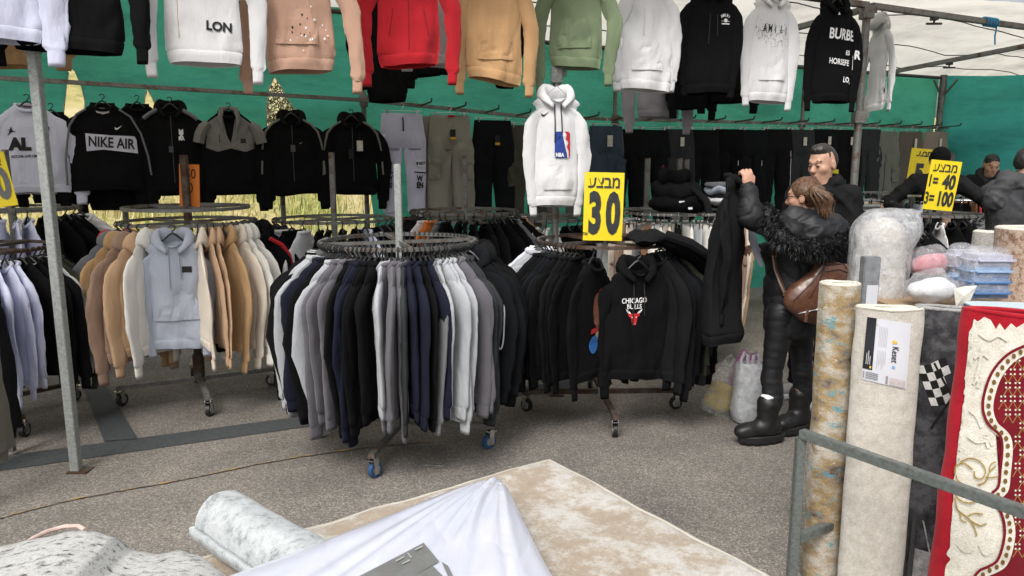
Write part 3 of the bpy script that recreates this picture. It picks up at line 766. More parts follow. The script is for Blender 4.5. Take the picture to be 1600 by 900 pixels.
for q in rf:
    c_ = sum((rv[i] for i in q), Vector((0, 0))) / len(q)
    if inside(c_, outer) and not any(inside(c_, h) for h in Hs): keep.append(list(q))
v3 = []
for p in rv:
    a, _ = tarp_pt(p[0]); dz = p[1]
    wv = .07 * nz(p[0] * 1.3, dz * 1.6, 1) + .030 * nz(p[0] * 2 + dz * 5, dz * 2.5, 4) + .022 * (abs(nz(p[0] * 2.2 - dz * 4, dz * 5 + p[0] * 1.2, 9)) - .3) + .008 * nz(p[0] * 12, dz * 12, 3)
    v3.append(Vector((a.x, a.y, 0)) + EN * (.20 + wv) + Vector((0, 0, dz)))
root = empty('green_tarp', (BK[4].x, BK[4].y, 0) , 0, 'torn dark green tarp closing the back of the stall', 'tarp', rot=(0, 0, 0))
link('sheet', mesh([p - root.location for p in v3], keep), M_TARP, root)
b = MB(); b.tube([Vector((tarp_pt(Lmax * i / 60)[0].x, tarp_pt(Lmax * i / 60)[0].y, tarp_pt(Lmax * i / 60)[1] - .02)) + EN * .13 - root.location for i in range(61)], .022, 8); b.build('top_tube', M_DARK, root)
# frayed pale edge of the tears
for h in Hs:
    b = MB(); pr = []
    for (a0, z0), (a1, z1) in zip(h, h[1:] + h[:1]):
        for k in range(4):
            l = a0 + (a1 - a0) * k / 4; dz = z0 + (z1 - z0) * k / 4
            if dz < 1.9: continue
            pr.append(Vector((tarp_pt(l)[0].x, tarp_pt(l)[0].y, dz)) + EN * .185 - root.location)
    if len(pr) > 3:
        b.tube(pr[8:] + pr[:8] if False else pr, [.004 + .004 * random.random() for _ in pr], 5); b.build('frayed_edge', plain('frayed_weave', (.35, .4, .33), .9), root)
# side tarp to the right of the corner
root = empty('green_tarp', pc, 0, 'blue green side tarp right of the back corner pole', 'tarp')
v = []; f = []; a_ = pc + EN * .05; e_ = PT(1800, 150, 8.6)
for i in range(40):
    for j in range(20):
        p = a_.lerp(up(e_, 0), i / 39); p.z = .3 + (BT[8].z + .02 - .3) * j / 19 - .08 * (j > 14) * math.sin(math.pi * i / 39)
        sag = .06 * nz(i * .3, j * .5, 3) + (.12 * math.exp(-((p.z - 1.98) / .09) ** 2)) * (1 if i > 2 else 0)
        v.append(p + (-EA) * sag - root.location)
for i in range(39):
    for j in range(19): f.append([i * 20 + j, (i + 1) * 20 + j, (i + 1) * 20 + j + 1, i * 20 + j + 1])
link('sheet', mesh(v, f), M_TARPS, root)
b = MB(); b.tube([Vector((0, 0, BT[8].z)), up(e_, BT[8].z + .04) - pc], .022, 8); b.build('top_tube', M_DARK, root)
b = MB(); q0 = up(e_, 1.98) - pc; b.tube([Vector((0, 0, 1.95)) - EA * .2, q0 - EA * .2], .016, 8); b.build('cross_tube', M_DARK, root)
# blue rope tied on the roof beam
r0 = up(g3, ZB) + EA * .05; r1 = up(FP[5], ZB); rp = None
M_ROPE = plain('blue_rope', (.05, .33, .6), .7, bumps=.6, bscale=200)
rp = r0.lerp(r1, .26)
b = MB(); rr_ = []
for i in range(60):
    a = i * .55; rr_.append(Vector((.036 * math.cos(a) + i * .002, .0, 0)) * 0 + EA * (i * .0035) + EN * (.04 * math.cos(a)) + Vector((0, 0, .04 * math.sin(a))))
rr_ += [EA * .21 + Vector((0, 0, -.05)), EA * .20 + Vector((0, 0, -.12)), EA * .215 + Vector((0, 0, -.2))]
b.tube([rp + p for p in rr_], .0075, 6)
tag(b.build('rope', M_ROPE, None, True), 'light blue rope knotted round the roof beam at the upper right', 'rope')
# ================================================================== ROUND RACKS
rnd = random.Random(11)
KN = [make_top(100 + i, W=.225, L=.83, SH=.20, D=.024, sl=.66 + .025 * (i % 3), spread=-.02, elbow=.0 + .05 * (i == 2), fold=.75, thin=.8, sleeve_r=.066, sleeve_d=.021) for i in range(6)]
HD = [make_top(120 + i, W=.225, L=.74, SH=.195, D=.032, sl=.66, spread=-.01 + .015 * i, elbow=.03, hood=True, fold=1.0, thin=.6, sleeve_r=.066) for i in range(4)]
LOOSE = [make_top(140 + i, W=.245, L=.75, SH=.21, D=.04, sl=.64, spread=.02, elbow=.02, hood=False, fold=1.0, thin=.6, sleeve_r=.064) for i in range(4)]
TS = [make_trousers(160 + i, W=.17, L=.98, D=.03, fold=1.1, gap=-.05) for i in range(4)]
def rack_pos(pxb, pyb, pxr, pyr):
    g = G(pxb, pyb); q = PY(pxr, pyr, g.y); return Vector((g.x, g.y, 0)), q.z
# 1. front rack
c1, z1 = rack_pos(632, 690, 632, 377)
ring_rack(c1, z1, .45, 'front round rack of knit sweaters with blue castor wheels', PY(632, 256, c1.y).z, .57, R(-100), M_BLUEW, polemat=M_GALV)
SEQ1 = [k_ for k_, n_ in (('C', 2), ('L', 1), ('G', 1), ('L', 1), ('K', 5), ('L', 2), ('G', 1), ('N', 2), ('K', 2), ('L', 1), ('P', 3), ('K', 1), ('N', 2), ('K', 3), ('L', 1), ('P', 3), ('C', 1), ('N', 2), ('K', 1), ('N', 1), ('G', 1), ('L', 4), ('P', 2), ('C', 2), ('K', 1)) for _ in range(n_)]
ring_fill(c1, z1, .45, SEQ1, -100, 62, KN, 'front round rack', 'sweater', 'sweater', rnd, jitter=.13, tilt=.12, scale=1.02, gname='knit sweaters on the front round rack')
SEQ1b = list('ZZDDKK')
res = ring_fill(c1, z1, .45, SEQ1b, 63, 112, HD, 'right end of front rack', 'hoodie', 'hoodie', rnd, tilt=.1, gname='black hoodies at the right end of the front rack')
# white zip outline on one sleeve, white chevron on another
def sleeve_mark(root, pts, w_=.006, name='zip_outline', mat=M_WHTINK):
    bv = None
    for ch in root.children:
        if ch.name.startswith('sleeve'): 
            if max(v.co.x for v in ch.data.vertices) > .2: bv = ch; break
    v = [q.co for q in bv.data.vertices]; T = BVHTree.FromPolygons(v, [list(p.vertices) for p in bv.data.polygons])
    out = []
    for x, z in pts:
        xs = [q.x for q in v if abs(q.z - z) < .03]; 
        h = T.ray_cast(Vector((x, -1, z)), Vector((0, 1, 0)))
        out.append((h[0] if h[0] else Vector((x, -.03, z))) + Vector((0, -.003, 0)))
    b = MB(); b.tube(out, w_, 5, closed=True); return b.build(name, mat, root)
sleeve_mark(res[0][1], [(.225 + .018 * math.cos(a), -.40 + .085 * math.sin(a) + (.05 if math.sin(a) > 0 else -.05)) for a in [i * math.pi / 10 for i in range(20)]], .0045)
sleeve_mark(res[2][1], [(.22, -.45), (.25, -.49), (.262, -.52), (.23, -.48)], .006, 'chevron')
for k in range(30):        # row of bare hangers along the far side of the ring
    a = R(120 + k * 4.3); d = Vector((math.sin(a), -math.cos(a), 0))
    h = link('hanger', HANGER, M_BLKP); h.location = Vector((c1.x, c1.y, z1 - .064)) + d * .45; h.rotation_euler = (0, 0, math.atan2(d.y, d.x) + rnd.uniform(-.1, .1))
    tag(h, 'bare black hanger on the far side of the front round rack', 'hanger', 'bare hangers on the far side of the front rack')
# 2. left rack of hoodies
c2, z2 = rack_pos(314, 618, 296, 346)
ring_rack(c2, z2, .45, 'double ringed rack of beige and grey hoodies at the left', PY(291, 242, c2.y).z, .55, R(-62), M_BLKP, (0, .10), .045, polemat=M_RUST)
ring_fill(c2, z2, .45, ['R', 'G', 'A', 'U', 'T'], -64, -16, HD, 'left hoodie rack', 'hoodie', 'hoodie', rnd, tilt=.12, gname='hoodies on the left rack', zoff=-.03, jitter=.15, scale=1.05)
ring_fill(c2, z2, .45, list('H'), -15, -3, HD, 'middle of left hoodie rack', 'hoodie', 'hoodie', rnd, tilt=.1, gname='hoodies on the left rack', jitter=.1, scale=1.05)
ring_fill(c2, z2, .45, list('ETTAEHH'), 26, 78, HD, 'right side of left hoodie rack', 'hoodie', 'hoodie', rnd, tilt=.12, gname='hoodies on the left rack', jitter=.15, scale=1.05)
ring_fill(c2, z2, .45, list('KKKK'), 82, 120, HD, 'right end of left hoodie rack', 'hoodie', 'hoodie', rnd, tilt=.1, gname='hoodies on the left rack')
def faceout(c, z, r, a, g, mat, label, cat, yaw, group=None, hang=True, dz=0, tilt=0, **kw):
    a = R(a); d = Vector((math.sin(a), -math.cos(a), 0)); p = Vector((c[0], c[1], z - .064 + dz)) + d * r
    root = empty(cat.replace(' ', '_'), p, 0, label, cat, group, rot=(0, tilt, R(yaw))); assemble(root, g, mat, **kw)
    if hang:
        h = link('hanger', HANGER, M_BLKP); h.location = p; h.rotation_euler = (0, tilt, R(yaw)); tag(h, 'black hanger inside the ' + ' '.join(label.split()[:9]), 'hanger')
    return root
gA = make_top(201, hi=True, sleeve_r=.055, W=.165, L=.74, SH=.16, D=.035, sl=.60, spread=.0, elbow=.02, hood=True, elbow_far=.0)
r = faceout(c2, z2, .50, 12, gA, fab('S'), 'blue grey hoodie with a small black chest square facing out of the left rack', 'hoodie', 18, 'hoodies on the left rack')
bv = bvh_of(gA['body'])
printed(r, bv, poly_mesh([[(-.03, -.02), (.03, -.02), (.03, .02), (-.03, .02)]]), M_BLKINK, .075, -.21, 0, 'chest_patch')
def kangaroo(root, bv, mat, z=-.45, w_=.15, h=.19, off=.008):
    pl = [(-w_, -h / 2), (w_, -h / 2), (w_, -h * .1), (w_ * .68, h / 2), (-w_ * .68, h / 2), (-w_, -h * .1)]
    o = printed(root, bv, poly_mesh([pl]), mat, 0, z, 0, 'pocket', off)
    return o
def cords(root, bv, mat, x=.03, z0=-.06, z1=-.30, off=.007):
    for s in (1, -1):
        pts = []
        for i in range(9):
            z = z0 + (z1 + .03 * s - z0) * i / 8; h = bv.ray_cast(Vector((s * (x + .004 * i / 8), -2, z)), Vector((0, 1, 0)))
            y = h[0].y if h[0] else -.05; pts.append((s * (x + .004 * i / 8), y - off, z))
        b = MB(); b.tube(pts, .0042, 6); b.build('drawstring', mat, root)
kangaroo(r, bv, fab('S')); cords(r, bv, fab('S'))
gB = make_top(203, W=.25, L=.70, SH=.21, D=.045, sl=.62, spread=.02, hood=False)
r = faceout(c2, z2, .50, 78, gB, fab('K'), 'black sweatshirt with red shoulder stripe at the right of the left rack', 'sweatshirt', 35, 'hoodies on the left rack')
bv = bvh_of(gB['body']); printed(r, bv, swoosh(.05), M_WHTINK, .10, -.23, 0, 'chest_mark')
b = MB(); sl_ = [Vector(p) for p in ((.11, -.03, -.05), (.19, -.035, -.10), (.235, -.04, -.17), (.255, -.04, -.26), (.27, -.04, -.36))]; b.tube(sl_, .016, 6); b.build('shoulder_stripe', fab('R'), r)
# 3. middle rack with the 30 sign
c3, z3 = rack_pos(940, 640, 945, 376)
ring_rack(c3, z3, .45, 'middle round rack under the yellow 30 sign', z3 + .18, .56, R(-88), M_BLKP, polemat=M_GALV, mat=M_RUST)
ring_fill(c3, z3, .45, list('WWVLL'), -118, -68, LOOSE, 'left end of middle rack', 'shirt', 'shirt', rnd, gname='shirts on the middle rack')
ring_fill(c3, z3, .45, list('ZKKZZKDKK'), -68, -28, LOOSE, 'middle rack', 'sweatshirt', 'sweatshirt', rnd, tilt=.1, gname='dark sweatshirts on the middle rack')
ring_fill(c3, z3, .45, list('DKZKOCKD'), 36, 72, LOOSE, 'right half of middle rack', 'hoodie', 'hoodie', rnd, tilt=.1, gname='dark sweatshirts on the middle rack')
res = ring_fill(c3, z3, .45, list('BBWKE'), 76, 112, LOOSE, 'right end of middle rack', 'pullover', 'pullover', rnd, gname='pullovers at the right end of the middle rack', zoff=-.02)
for (a, rt), pr in zip(res, (1, 1, 2, 0, 0)):
    bv = None
    for ch in rt.children:
        if ch.name.startswith('sleeve') and max(v.co.x for v in ch.data.vertices) > .2: bv = bvh_of(ch.data)
    if pr:
        for j, z in enumerate((-.32, -.43, -.50, -.60)):
            me = poly_mesh([[(-.04, -.03), (.035, -.03), (.035, .03), (-.04, .03)]]); printed(rt, bv, me, M_WHTINK if pr == 1 else M_BLKINK, .26, z, 0, 'sleeve_patch', .004)
gC = make_top(207, W=.215, L=.72, SH=.185, D=.035, sl=.62, spread=.0, hood=True, hi=True, sleeve_r=.06)
r = faceout(c3, z3, .53, 15, gC, fab('K'), 'black hoodie with a red bull head badge facing out of the middle rack', 'hoodie', 14, 'dark sweatshirts on the middle rack', dz=-.03)
bv = bvh_of(gC['body'])
printed(r, bv, text_mesh('CHICAGO', .044, .0012, .82), M_WHTINK, -.03, -.215, 0, 'lettering')
printed(r, bv, text_mesh('BULLS', .040, .0012, .9), M_WHTINK, -.03, -.252, 0, 'lettering')
M_REDINK = ink((.5, .015, .02))
BS = .66
bull = [(-.062, .055), (-.03, .045), (.0, .05), (.03, .045), (.062, .055), (.05, .02), (.034, .01), (.026, -.03), (.016, -.062), (-.016, -.062), (-.026, -.03), (-.034, .01), (-.05, .02)]
printed(r, bv, poly_mesh([[(x * BS, z * BS) for x, z in bull]]), M_REDINK, -.03, -.325, 0, 'bull_badge')
for s in (1, -1):
    printed(r, bv, poly_mesh([[(s * x * BS, z * BS) for x, z in ((.03, .046), (.06, .052), (.078, .072), (.082, .094), (.064, .08), (.04, .064))]]), M_WHTINK, -.03, -.325, 0, 'horn', .0045)
    printed(r, bv, poly_mesh([[(s * x * BS, z * BS) for x, z in q] for q in (((.008, .012), (.026, .02), (.024, .008)), ((.004, -.05), (.012, -.046), (.012, -.056)))]), M_WHTINK, -.03, -.325, 0, 'eye_mark', .0055)
cords(r, bv, M_BLKINK, .035, -.08, -.34)
# sweatshirt with a coloured patchwork print
gD = make_top(209, W=.25, L=.72, SH=.2, D=.03, sl=.60, spread=-.02, sleeve_r=.06)
r = faceout(c3, z3, .60, -14, gD, fab('K'), 'black sweatshirt with a blotchy red blue and brown front print', 'sweatshirt', 56, 'dark sweatshirts on the middle rack')
bv = bvh_of(gD['body'])
for nm, c_, pl in (('p', (.17, .06, .03), ell(.02, -.30, .075, .11)), ('p', (.42, .02, .02), ell(.06, -.22, .035, .05)), ('p', (.02, .11, .36), ell(.0, -.29, .028, .035)), ('p', (.42, .02, .02), [(-.07, -.40), (.09, -.385), (.09, -.42), (-.07, -.43)]),
                   ('p', (.02, .13, .4), ell(-.03, -.50, .05, .055)), ('p', (.40, .02, .02), ell(.06, -.48, .035, .07)), ('p', (.45, .36, .25), ell(.015, -.445, .03, .035))):
    printed(r, bv, poly_mesh([pl]), ink(c_), 0, 0, 0, 'colour_patch', .003 + .0012 * rnd.random())
# black hoodie thrown over the right of the ring
def draped_cloth(name, label, cat, prof, w_, th, mat, loc, rz, seed, amp=.02):
    """a garment thrown over a rail: profile in (x,z), width along y"""
    root = empty(name, loc, rz, label, cat); v = []; f = []; m = len(prof); n = 18
    P = []
    for (a, b_), (c_, d_) in zip(prof, prof[1:]):
        for k in range(5): P.append((a + (c_ - a) * k / 5, b_ + (d_ - b_) * k / 5))
    P.append(prof[-1]); m = len(P)
    for side in (1, -1):
        for i, (x, z) in enumerate(P):
            a0, b0 = P[max(0, i - 1)], P[min(m - 1, i + 1)]; tx, tz = b0[0] - a0[0], b0[1] - a0[1]; ln = math.hypot(tx, tz) or 1
            nx, nzz = -tz / ln, tx / ln
            for j in range(n):
                u = j / (n - 1) * 2 - 1; ed = (1 - abs(u) ** 4) ** .5; en = min(1, min(i, m - 1 - i) / 3 + .15)
                wd = w_ * (1 + .10 * nz(i * .3, side, seed)); k = th * ed * en * side + amp * nz(i * .28, u * 2.2, seed) + amp * .5 * nz(i * .6, u * 5, seed + 2)
                v.append(Vector((x + nx * k, u * wd + .02 * nz(i * .2, 5, seed), z + nzz * k)))
    o = m * n
    for s, q in ((0, 1), (o, -1)):
        for i in range(m - 1):
            for j in range(n - 1): f.append([s + i * n + j, s + (i + 1) * n + j, s + (i + 1) * n + j + 1, s + i * n + j + 1][::q])
    for i in range(m - 1):
        for j in (0, n - 1): f.append([i * n + j, (i + 1) * n + j, o + (i + 1) * n + j, o + i * n + j])
    for i in (0, m - 1):
        for j in range(n - 1): f.append([i * n + j, i * n + j + 1, o + i * n + j + 1, o + i * n + j])
    link('cloth', mesh(v, f), mat, root); return root
p = Vector((c3.x + .26, c3.y - .36, z3 + .03))
dr = draped_cloth('hoodie', 'black hoodie thrown across the right of the middle rack', 'hoodie', [(-.16, .02), (0, .03), (.12, -.01), (.26, -.09), (.40, -.20), (.47, -.30), (.48, -.36)], .15, .035, fab('D'), p, R(14), 4, .03)
b = MB(); b.tube([(.02, -.12, .05), (.16, -.17, .0), (.30, -.19, -.09), (.44, -.16, -.20), (.47, -.14, -.27)], [.05, .05, .045, .042, .035], 10, True, .7); b.build('sleeve', fab('D'), dr, True)
# 4. left edge racks
c4 = Vector((-3.52, 4.75, 0)); c4 = Vector((PY(-42, 400, 4.75).x, 4.75, 0)); z4 = PY(40, 388, 4.75).z
ring_rack(c4, z4, .45, 'near left round rack cut by the photo edge', z4 + .5, .55, R(-38), M_BLKP, mat=M_RUST)
ring_fill(c4, z4, .45, list('KKKKKKKKKKVVVVKKKWOOK'), -22, 108, LOOSE, 'near left edge rack', 'sweatshirt', 'sweatshirt', rnd, tilt=.1, gname='sweatshirts on the near left edge rack')
c5 = Vector((PY(18, 330, 5.75).x, 5.75, 0)); z5 = PY(18, 326, 5.75).z
ring_rack(c5, z5, .47, 'far left round rack behind the slanting front pole', z5 + .45, .5, R(10), M_BLKP)
ring_fill(c5, z5, .47, list('KKKWWWKVVVKKKKWW'), -60, 120, LOOSE, 'far left rack', 'shirt', 'shirt', rnd, gname='shirts on the far left rack')
# khaki trousers hanging right at the left edge
# 5. rack behind the front one, left
def simple_rack(px, py, pxr, Y, r, label, seq, a0, a1, ms, rackname, kind, cat, pole_px=None, rings=(0,), trousers=False, hmesh=None, hmat=None, skip=('cuff',), yaw=.3, mat=None, zoff=0):
    p = PY(px, py, Y); c = Vector((p.x, p.y, 0)); z = p.z
    ring_rack(c, z, r, label, PY(px, pole_px, Y).z if pole_px else z + .05, .5, yaw, M_BLKP, rings, casters=True, mat=mat)
    return c, z, ring_fill(c, z, r, seq, a0, a1, ms, rackname, kind, cat, rnd, skipparts=skip, trousers=trousers, hmesh=hmesh, hmat=hmat, gname=kind + 's on the ' + rackname, zoff=zoff)
simple_rack(522, 342, 522, 5.95, .46, 'round rack of black clothes between the two sweater racks', list('KKKKWKWKKKKVKKKK'), -95, 100, LOOSE, 'back left rack', 'shirt', 'shirt', 238)
simple_rack(727, 330, 727, 6.55, .47, 'round rack of mixed sweatshirts under the khaki trousers', list('KKMMDDWJGKKKKKDKKGKAKW'), -105, 105, LOOSE, 'back middle rack', 'jacket', 'jacket', 243, (0, -.07))
simple_rack(850, 340, 850, 6.9, .46, 'round rack behind the white badge hoodie', list('DAKGGUWWWKKDDKK'), -100, 100, LOOSE, 'rack behind badge hoodie', 'shirt', 'shirt', None)
c8, z8, _ = simple_rack(1352, 352, 1352, 6.7, .45, 'dark round rack right of the man in the black jacket', list('NZNKKNZKKD'), -80, 80, LOOSE, 'dark rack by the man', 'jacket', 'jacket', None)
c9, z9, _ = simple_rack(1452, 334, 1452, 7.2, .46, 'round rack under the yellow sign with two prices', list('KKKKWKKWKKKGGGLDGD'), -95, 95, LOOSE, 'two price sign rack', 'jacket', 'jacket', None)
# trouser racks, clip hangers
c10, z10, _ = simple_rack(1052, 330, 1052, 6.45, .50, 'chrome round rack of beige and grey trousers behind the woman', list('GLGLLEUEGBWHEKHLHHLUTUETBTU'), -100, 88, TS, 'pale trouser rack', 'pair', 'trousers', None, trousers=True, hmesh=CLIPH, hmat=M_CHROME, skip=('c',), mat=M_CHROME)
c11, z11, _ = simple_rack(1420, 303, 1420, 8.2, .52, 'far chrome rack of folded trousers behind the two price sign', list('WLEUTRNSKUKKBKRJSK'), -100, 100, TS, 'far trouser rack', 'pair', 'trousers', None, trousers=True, hmesh=CLIPH, hmat=M_CHROME, skip=('c',), mat=M_CHROME)
# lone rack posts seen between the clothes
for px, y0, Y, lab in ((1012, 247, 7.3, 'steel post with a yellow edge behind the black bundle'), (1062, 247, 7.6, 'paired grey steel post rising behind the black bundle'), (1073, 249, 7.75, 'right hand grey steel post behind the black bundle'), (1302, 255, 7.4, 'short steel post with a yellow sign behind the man')):
    p = PY(px, y0, Y); root = empty('rack_post', (p.x, p.y, 0), 0, lab, 'post'); b = MB(); b.bar((0, 0, 0), (0, 0, p.z), .05, .05, .003); b.build('shaft', M_STEEL, root)
    b = MB()
    for k in range(2): b.bar((-.3, 0, .02), (.3, 0, .02), .04) if k == 0 else b.bar((0, -.3, .022), (0, .3, .022), .04)
    b.build('base', M_STEEL, root)
# ================================================================== DISPLAY GARMENTS
random.seed(3)
M_PEN = plain('strap_pink', (.6, .45, .4), .6)
def show_top(name, px, hem_y, label, mat, seed, back=0, W=.26, L=.70, yaw=0, group='garments in the hanging front row', pos=None, hk='black', trim=None, sleeve_mat=None, hood_mat=None, hang=True, tilt=0, zhang=None, **kw):
    p = (pos if pos is not None else line_at(px, hem_y, back - .13)).copy(); p.z = p.z + L
    g = make_top(seed, W=W, L=L, hi=True, **kw)
    root = empty(name, p, 0, label, name.replace('_', ' '), group, rot=(0, tilt, AX + R(yaw)))
    assemble(root, g, mat, trim, sleeve_mat, hood_mat)
    if hang:
        top = zhang if zhang else None
        h = link('hanger', WIREH if hk == 'wire' else HANGER, M_CHROME if hk == 'wire' else M_BLKP); h.location = p; h.rotation_euler = root.rotation_euler; h.scale = (min(1, W / .215), 1, 1)
        tag(h, ('wire' if hk == 'wire' else 'black') + ' hanger of the ' + ' '.join(label.split()[:10]), 'hanger', 'hangers of the hanging garments')
    return root, bvh_of(g['body']), g
def seam(root, bv, x, z0, z1, mat, name='zip', r=.003, off=.001, x1=None):
    pts = []
    for i in range(12):
        z = z0 + (z1 - z0) * i / 11; xx = x + ((x1 if x1 is not None else x) - x) * i / 11; h = bv.ray_cast(Vector((xx, -2, z)), Vector((0, 1, 0)))
        if h[0]: pts.append(h[0] + Vector((0, -off, 0)))
    if len(pts) > 1: b = MB(); b.tube(pts, r, 5); b.build(name, mat, root)
KW = dict(fold=.9, D=.04)
# ---- front row, left to right
show_top('sweatshirt', -20, 64, 'lilac white sweatshirt cut by the left edge of the hanging row', fab('V'), 300, W=.24, L=.72, yaw=-6, **KW)
show_top('sweatshirt', 0, 104, 'tan garment hanging behind the left end of the front row', fab('A'), 301, W=.2, L=.8, back=.5, hang=False, **KW)
r, bv, g = show_top('sweatshirt', 112, 84, 'large black sweatshirt first in the front row at the upper left', fab('K'), 302, W=.25, SH=0.215, sleeve_r=0.056, L=.74, yaw=-16, spread=.10, sl=.60, twist=.1, **KW)
r, bv, g = show_top('sweatshirt', 322, 102, 'white sweatshirt with the black letters LON at the top of the front row', fab('W'), 303, W=.195, SH=0.172, sleeve_r=0.056, L=.74, yaw=-14, spread=.085, sl=.62, **dict(KW, fold=.45))
printed(r, bv, text_mesh('LON', .066, .0025, .95), M_BLKINK, .085, -.545, R(-4), 'lettering')
seam(r, bv, -.12, -.40, -.60, fab('E'), 'drawstring', .003, .003)
r, bv, g = show_top('hoodie', 470, 112, 'dusty pink hoodie with flecked print twisting in the front row', fab('T'), 304, W=.19, SH=0.167, sleeve_r=0.056, L=.74, yaw=-28, spread=.13, sl=.68, twist=.25, hood=True, droop=-.12, **KW)
for ch in r.children:
    if ch.name.startswith(('body', 'sleeve', 'cuff', 'hem', 'hood')): ch.material_slots[0].material = fabric((.47, .29, .21), .08)
kangaroo(r, bv, fabric((.47, .29, .21), .08), -.50, .115)
for k in range(26):
    x, z = random.gauss(.06, .05), random.gauss(-.52, .05); s = random.uniform(.002, .006)
    printed(r, bv, poly_mesh([ell(0, 0, s, s * 1.4, 6)]), M_WHTINK if k % 3 else M_BLKINK, x, z, 0, 'print_fleck', .010)
r, bv, g = show_top('hoodie', 640, 100, 'bright red hoodie with front zip and slant pockets in the front row', fab('R'), 305, W=.185, SH=0.163, sleeve_r=0.056, L=.72, yaw=-20, spread=.075, sl=.66, hood=True, **KW)
seam(r, bv, 0, -.05, -.70, fabric((.22, .008, .012)), 'zip', .003)
seam(r, bv, -.09, -.40, -.56, fabric((.22, .008, .012)), 'pocket_edge', .003, x1=-.12); seam(r, bv, .09, -.40, -.56, fabric((.22, .008, .012)), 'pocket_edge', .003, x1=.12)
r, bv, g = show_top('sweatshirt', 694, 104, 'white sweatshirt with small black letters half hidden behind the red hoodie', fab('W'), 306, W=.16, L=.80, yaw=-30, back=.22, spread=.02, **KW)
printed(r, bv, text_mesh('O', .05, .002, .9), M_BLKINK, .12, -.55, 0, 'lettering'); printed(r, bv, text_mesh('A', .045, .002, .9), M_BLKINK, .125, -.62, 0, 'lettering')
r, bv, g = show_top('hoodie', 772, 128, 'tan hoodie with a kangaroo pocket right of the red one', fabric((.50, .30, .145), .08), 307, W=.185, SH=0.163, sleeve_r=0.056, L=.76, yaw=-12, spread=.05, sl=.66, hood=True, droop=.1, **KW)
kangaroo(r, bv, fabric((.50, .30, .145), .08), -.53, .115); 
r, bv, g = show_top('hoodie', 898, 106, 'sage green hoodie turned sideways in the front row', fabric((.165, .215, .125), .08), 308, W=.18, SH=0.158, sleeve_r=0.056, L=.72, yaw=-42, spread=.06, sl=.66, hood=True, droop=.08, **KW)
kangaroo(r, bv, fabric((.165, .215, .125), .08), -.50, .115)
r, bv, g = show_top('hoodie', 1008, 143, 'plain white hoodie between the sage green and black ones', fab('W'), 309, W=.19, SH=0.167, sleeve_r=0.056, L=.76, yaw=-18, spread=.02, sl=.58, hood=True, droop=.06, **KW)
kangaroo(r, bv, fab('W'), -.52, .115); cords(r, bv, fab('W'), .03, -.2, -.34)
r, bv, g = show_top('hoodie', 1106, 146, 'black hoodie with a small white arched badge on its chest', fab('K'), 310, W=.205, SH=0.180, sleeve_r=0.056, L=.76, yaw=-14, spread=-.01, sl=.60, hood=True, **dict(KW, fold=.45))
for i, ch in enumerate('AMIRI'):
    a = R(128 - i * 19); printed(r, bv, text_mesh(ch, .030, .001, .8), M_WHTINK, .10 + .05 * math.cos(a), -.245 + .045 * math.sin(a), a - R(90), 'lettering')
printed(r, bv, poly_mesh([[(-.012, -.012), (.012, -.012), (.014, .008), (0, .016), (-.014, .008)], [(-.04, -.004), (-.018, -.002), (-.018, -.007)], [(.04, -.004), (.018, -.002), (.018, -.007)]]), M_WHTINK, .10, -.238, 0, 'emblem')
printed(r, bv, poly_mesh([[(-.03, -.004), (.03, -.004), (.034, .004), (-.034, .004)]]), M_WHTINK, .10, -.262, 0, 'emblem'); cords(r, bv, M_BLKINK, .03, -.2, -.38)
r, bv, g = show_top('hoodie', 1199, 158, 'white hoodie with tall thin letters dissolving into black speckles', fab('W'), 311, W=.18, SH=0.158, sleeve_r=0.056, L=.80, yaw=-12, spread=.02, sl=.66, hood=True, **dict(KW, fold=.45))
for i, ch in enumerate('AMIRI'):
    if ch != 'R': printed(r, bv, text_mesh(ch, .085, .001, .55), M_BLKINK, -.075 + i * .045, -.255 - .004 * i, R(-3), 'lettering')
    else: printed(r, bv, text_mesh('I', .085, .001, .55), M_BLKINK, -.075 + i * .045, -.265, R(-8), 'lettering')
mb = []
for k in range(240):
    x, z = random.uniform(-.15, .15), -.30 + random.gauss(0, .042); s = random.uniform(.0012, .0035); mb.append([(x - s, z), (x, z - s * 1.5), (x + s, z), (x, z + s)])
printed(r, bv, poly_mesh(mb), M_BLKINK, 0, 0, 0, 'speckles'); kangaroo(r, bv, fab('W'), -.55, .115)
r, bv, g = show_top('hoodie', 1297, 160, 'black hoodie with white block letters beside the front corner pole', fab('K'), 312, W=.20, SH=0.176, sleeve_r=0.056, L=.80, yaw=-8, spread=.035, sl=.66, hood=True, **dict(KW, fold=.45))
for s, sz, x, z, rt, bd, xs in (('BURBE', .115, .045, -.265, -3, .0045, .78), ('ES', .05, .115, -.405, -2, .002, .9), ('HORSEFE', .064, .03, -.48, -4, .0025, .82), ('LO', .06, .11, -.62, -2, .0028, .9)):
    printed(r, bv, text_mesh(s, sz, bd * .7, xs), M_WHTINK, x, z, R(rt), 'lettering', .007)
printed(r, bv, poly_mesh([[(-.005, -.005), (.005, -.005), (.005, .005), (-.005, .005)]]), M_WHTINK, .157, -.645, 0, 'lettering')
me = text_mesh('R', .095, .004, .9); printed(r, bvh_of(g['sleeve'][0]), me, M_WHTINK, .215, -.42, R(-6), 'lettering', .004)
printed(r, bv, poly_mesh([[(-.012, -.01), (.012, -.01), (0, .014)]]), M_WHTINK, .0, -.10, 0, 'emblem', .006)
r, bv, g = show_top('sweatshirt', 1366, 174, 'white sweatshirt hanging edge on behind the front corner pole', fab('W'), 313, W=.18, SH=0.158, sleeve_r=0.056, L=.80, yaw=62, back=.25, spread=.06, hood=True, **KW)
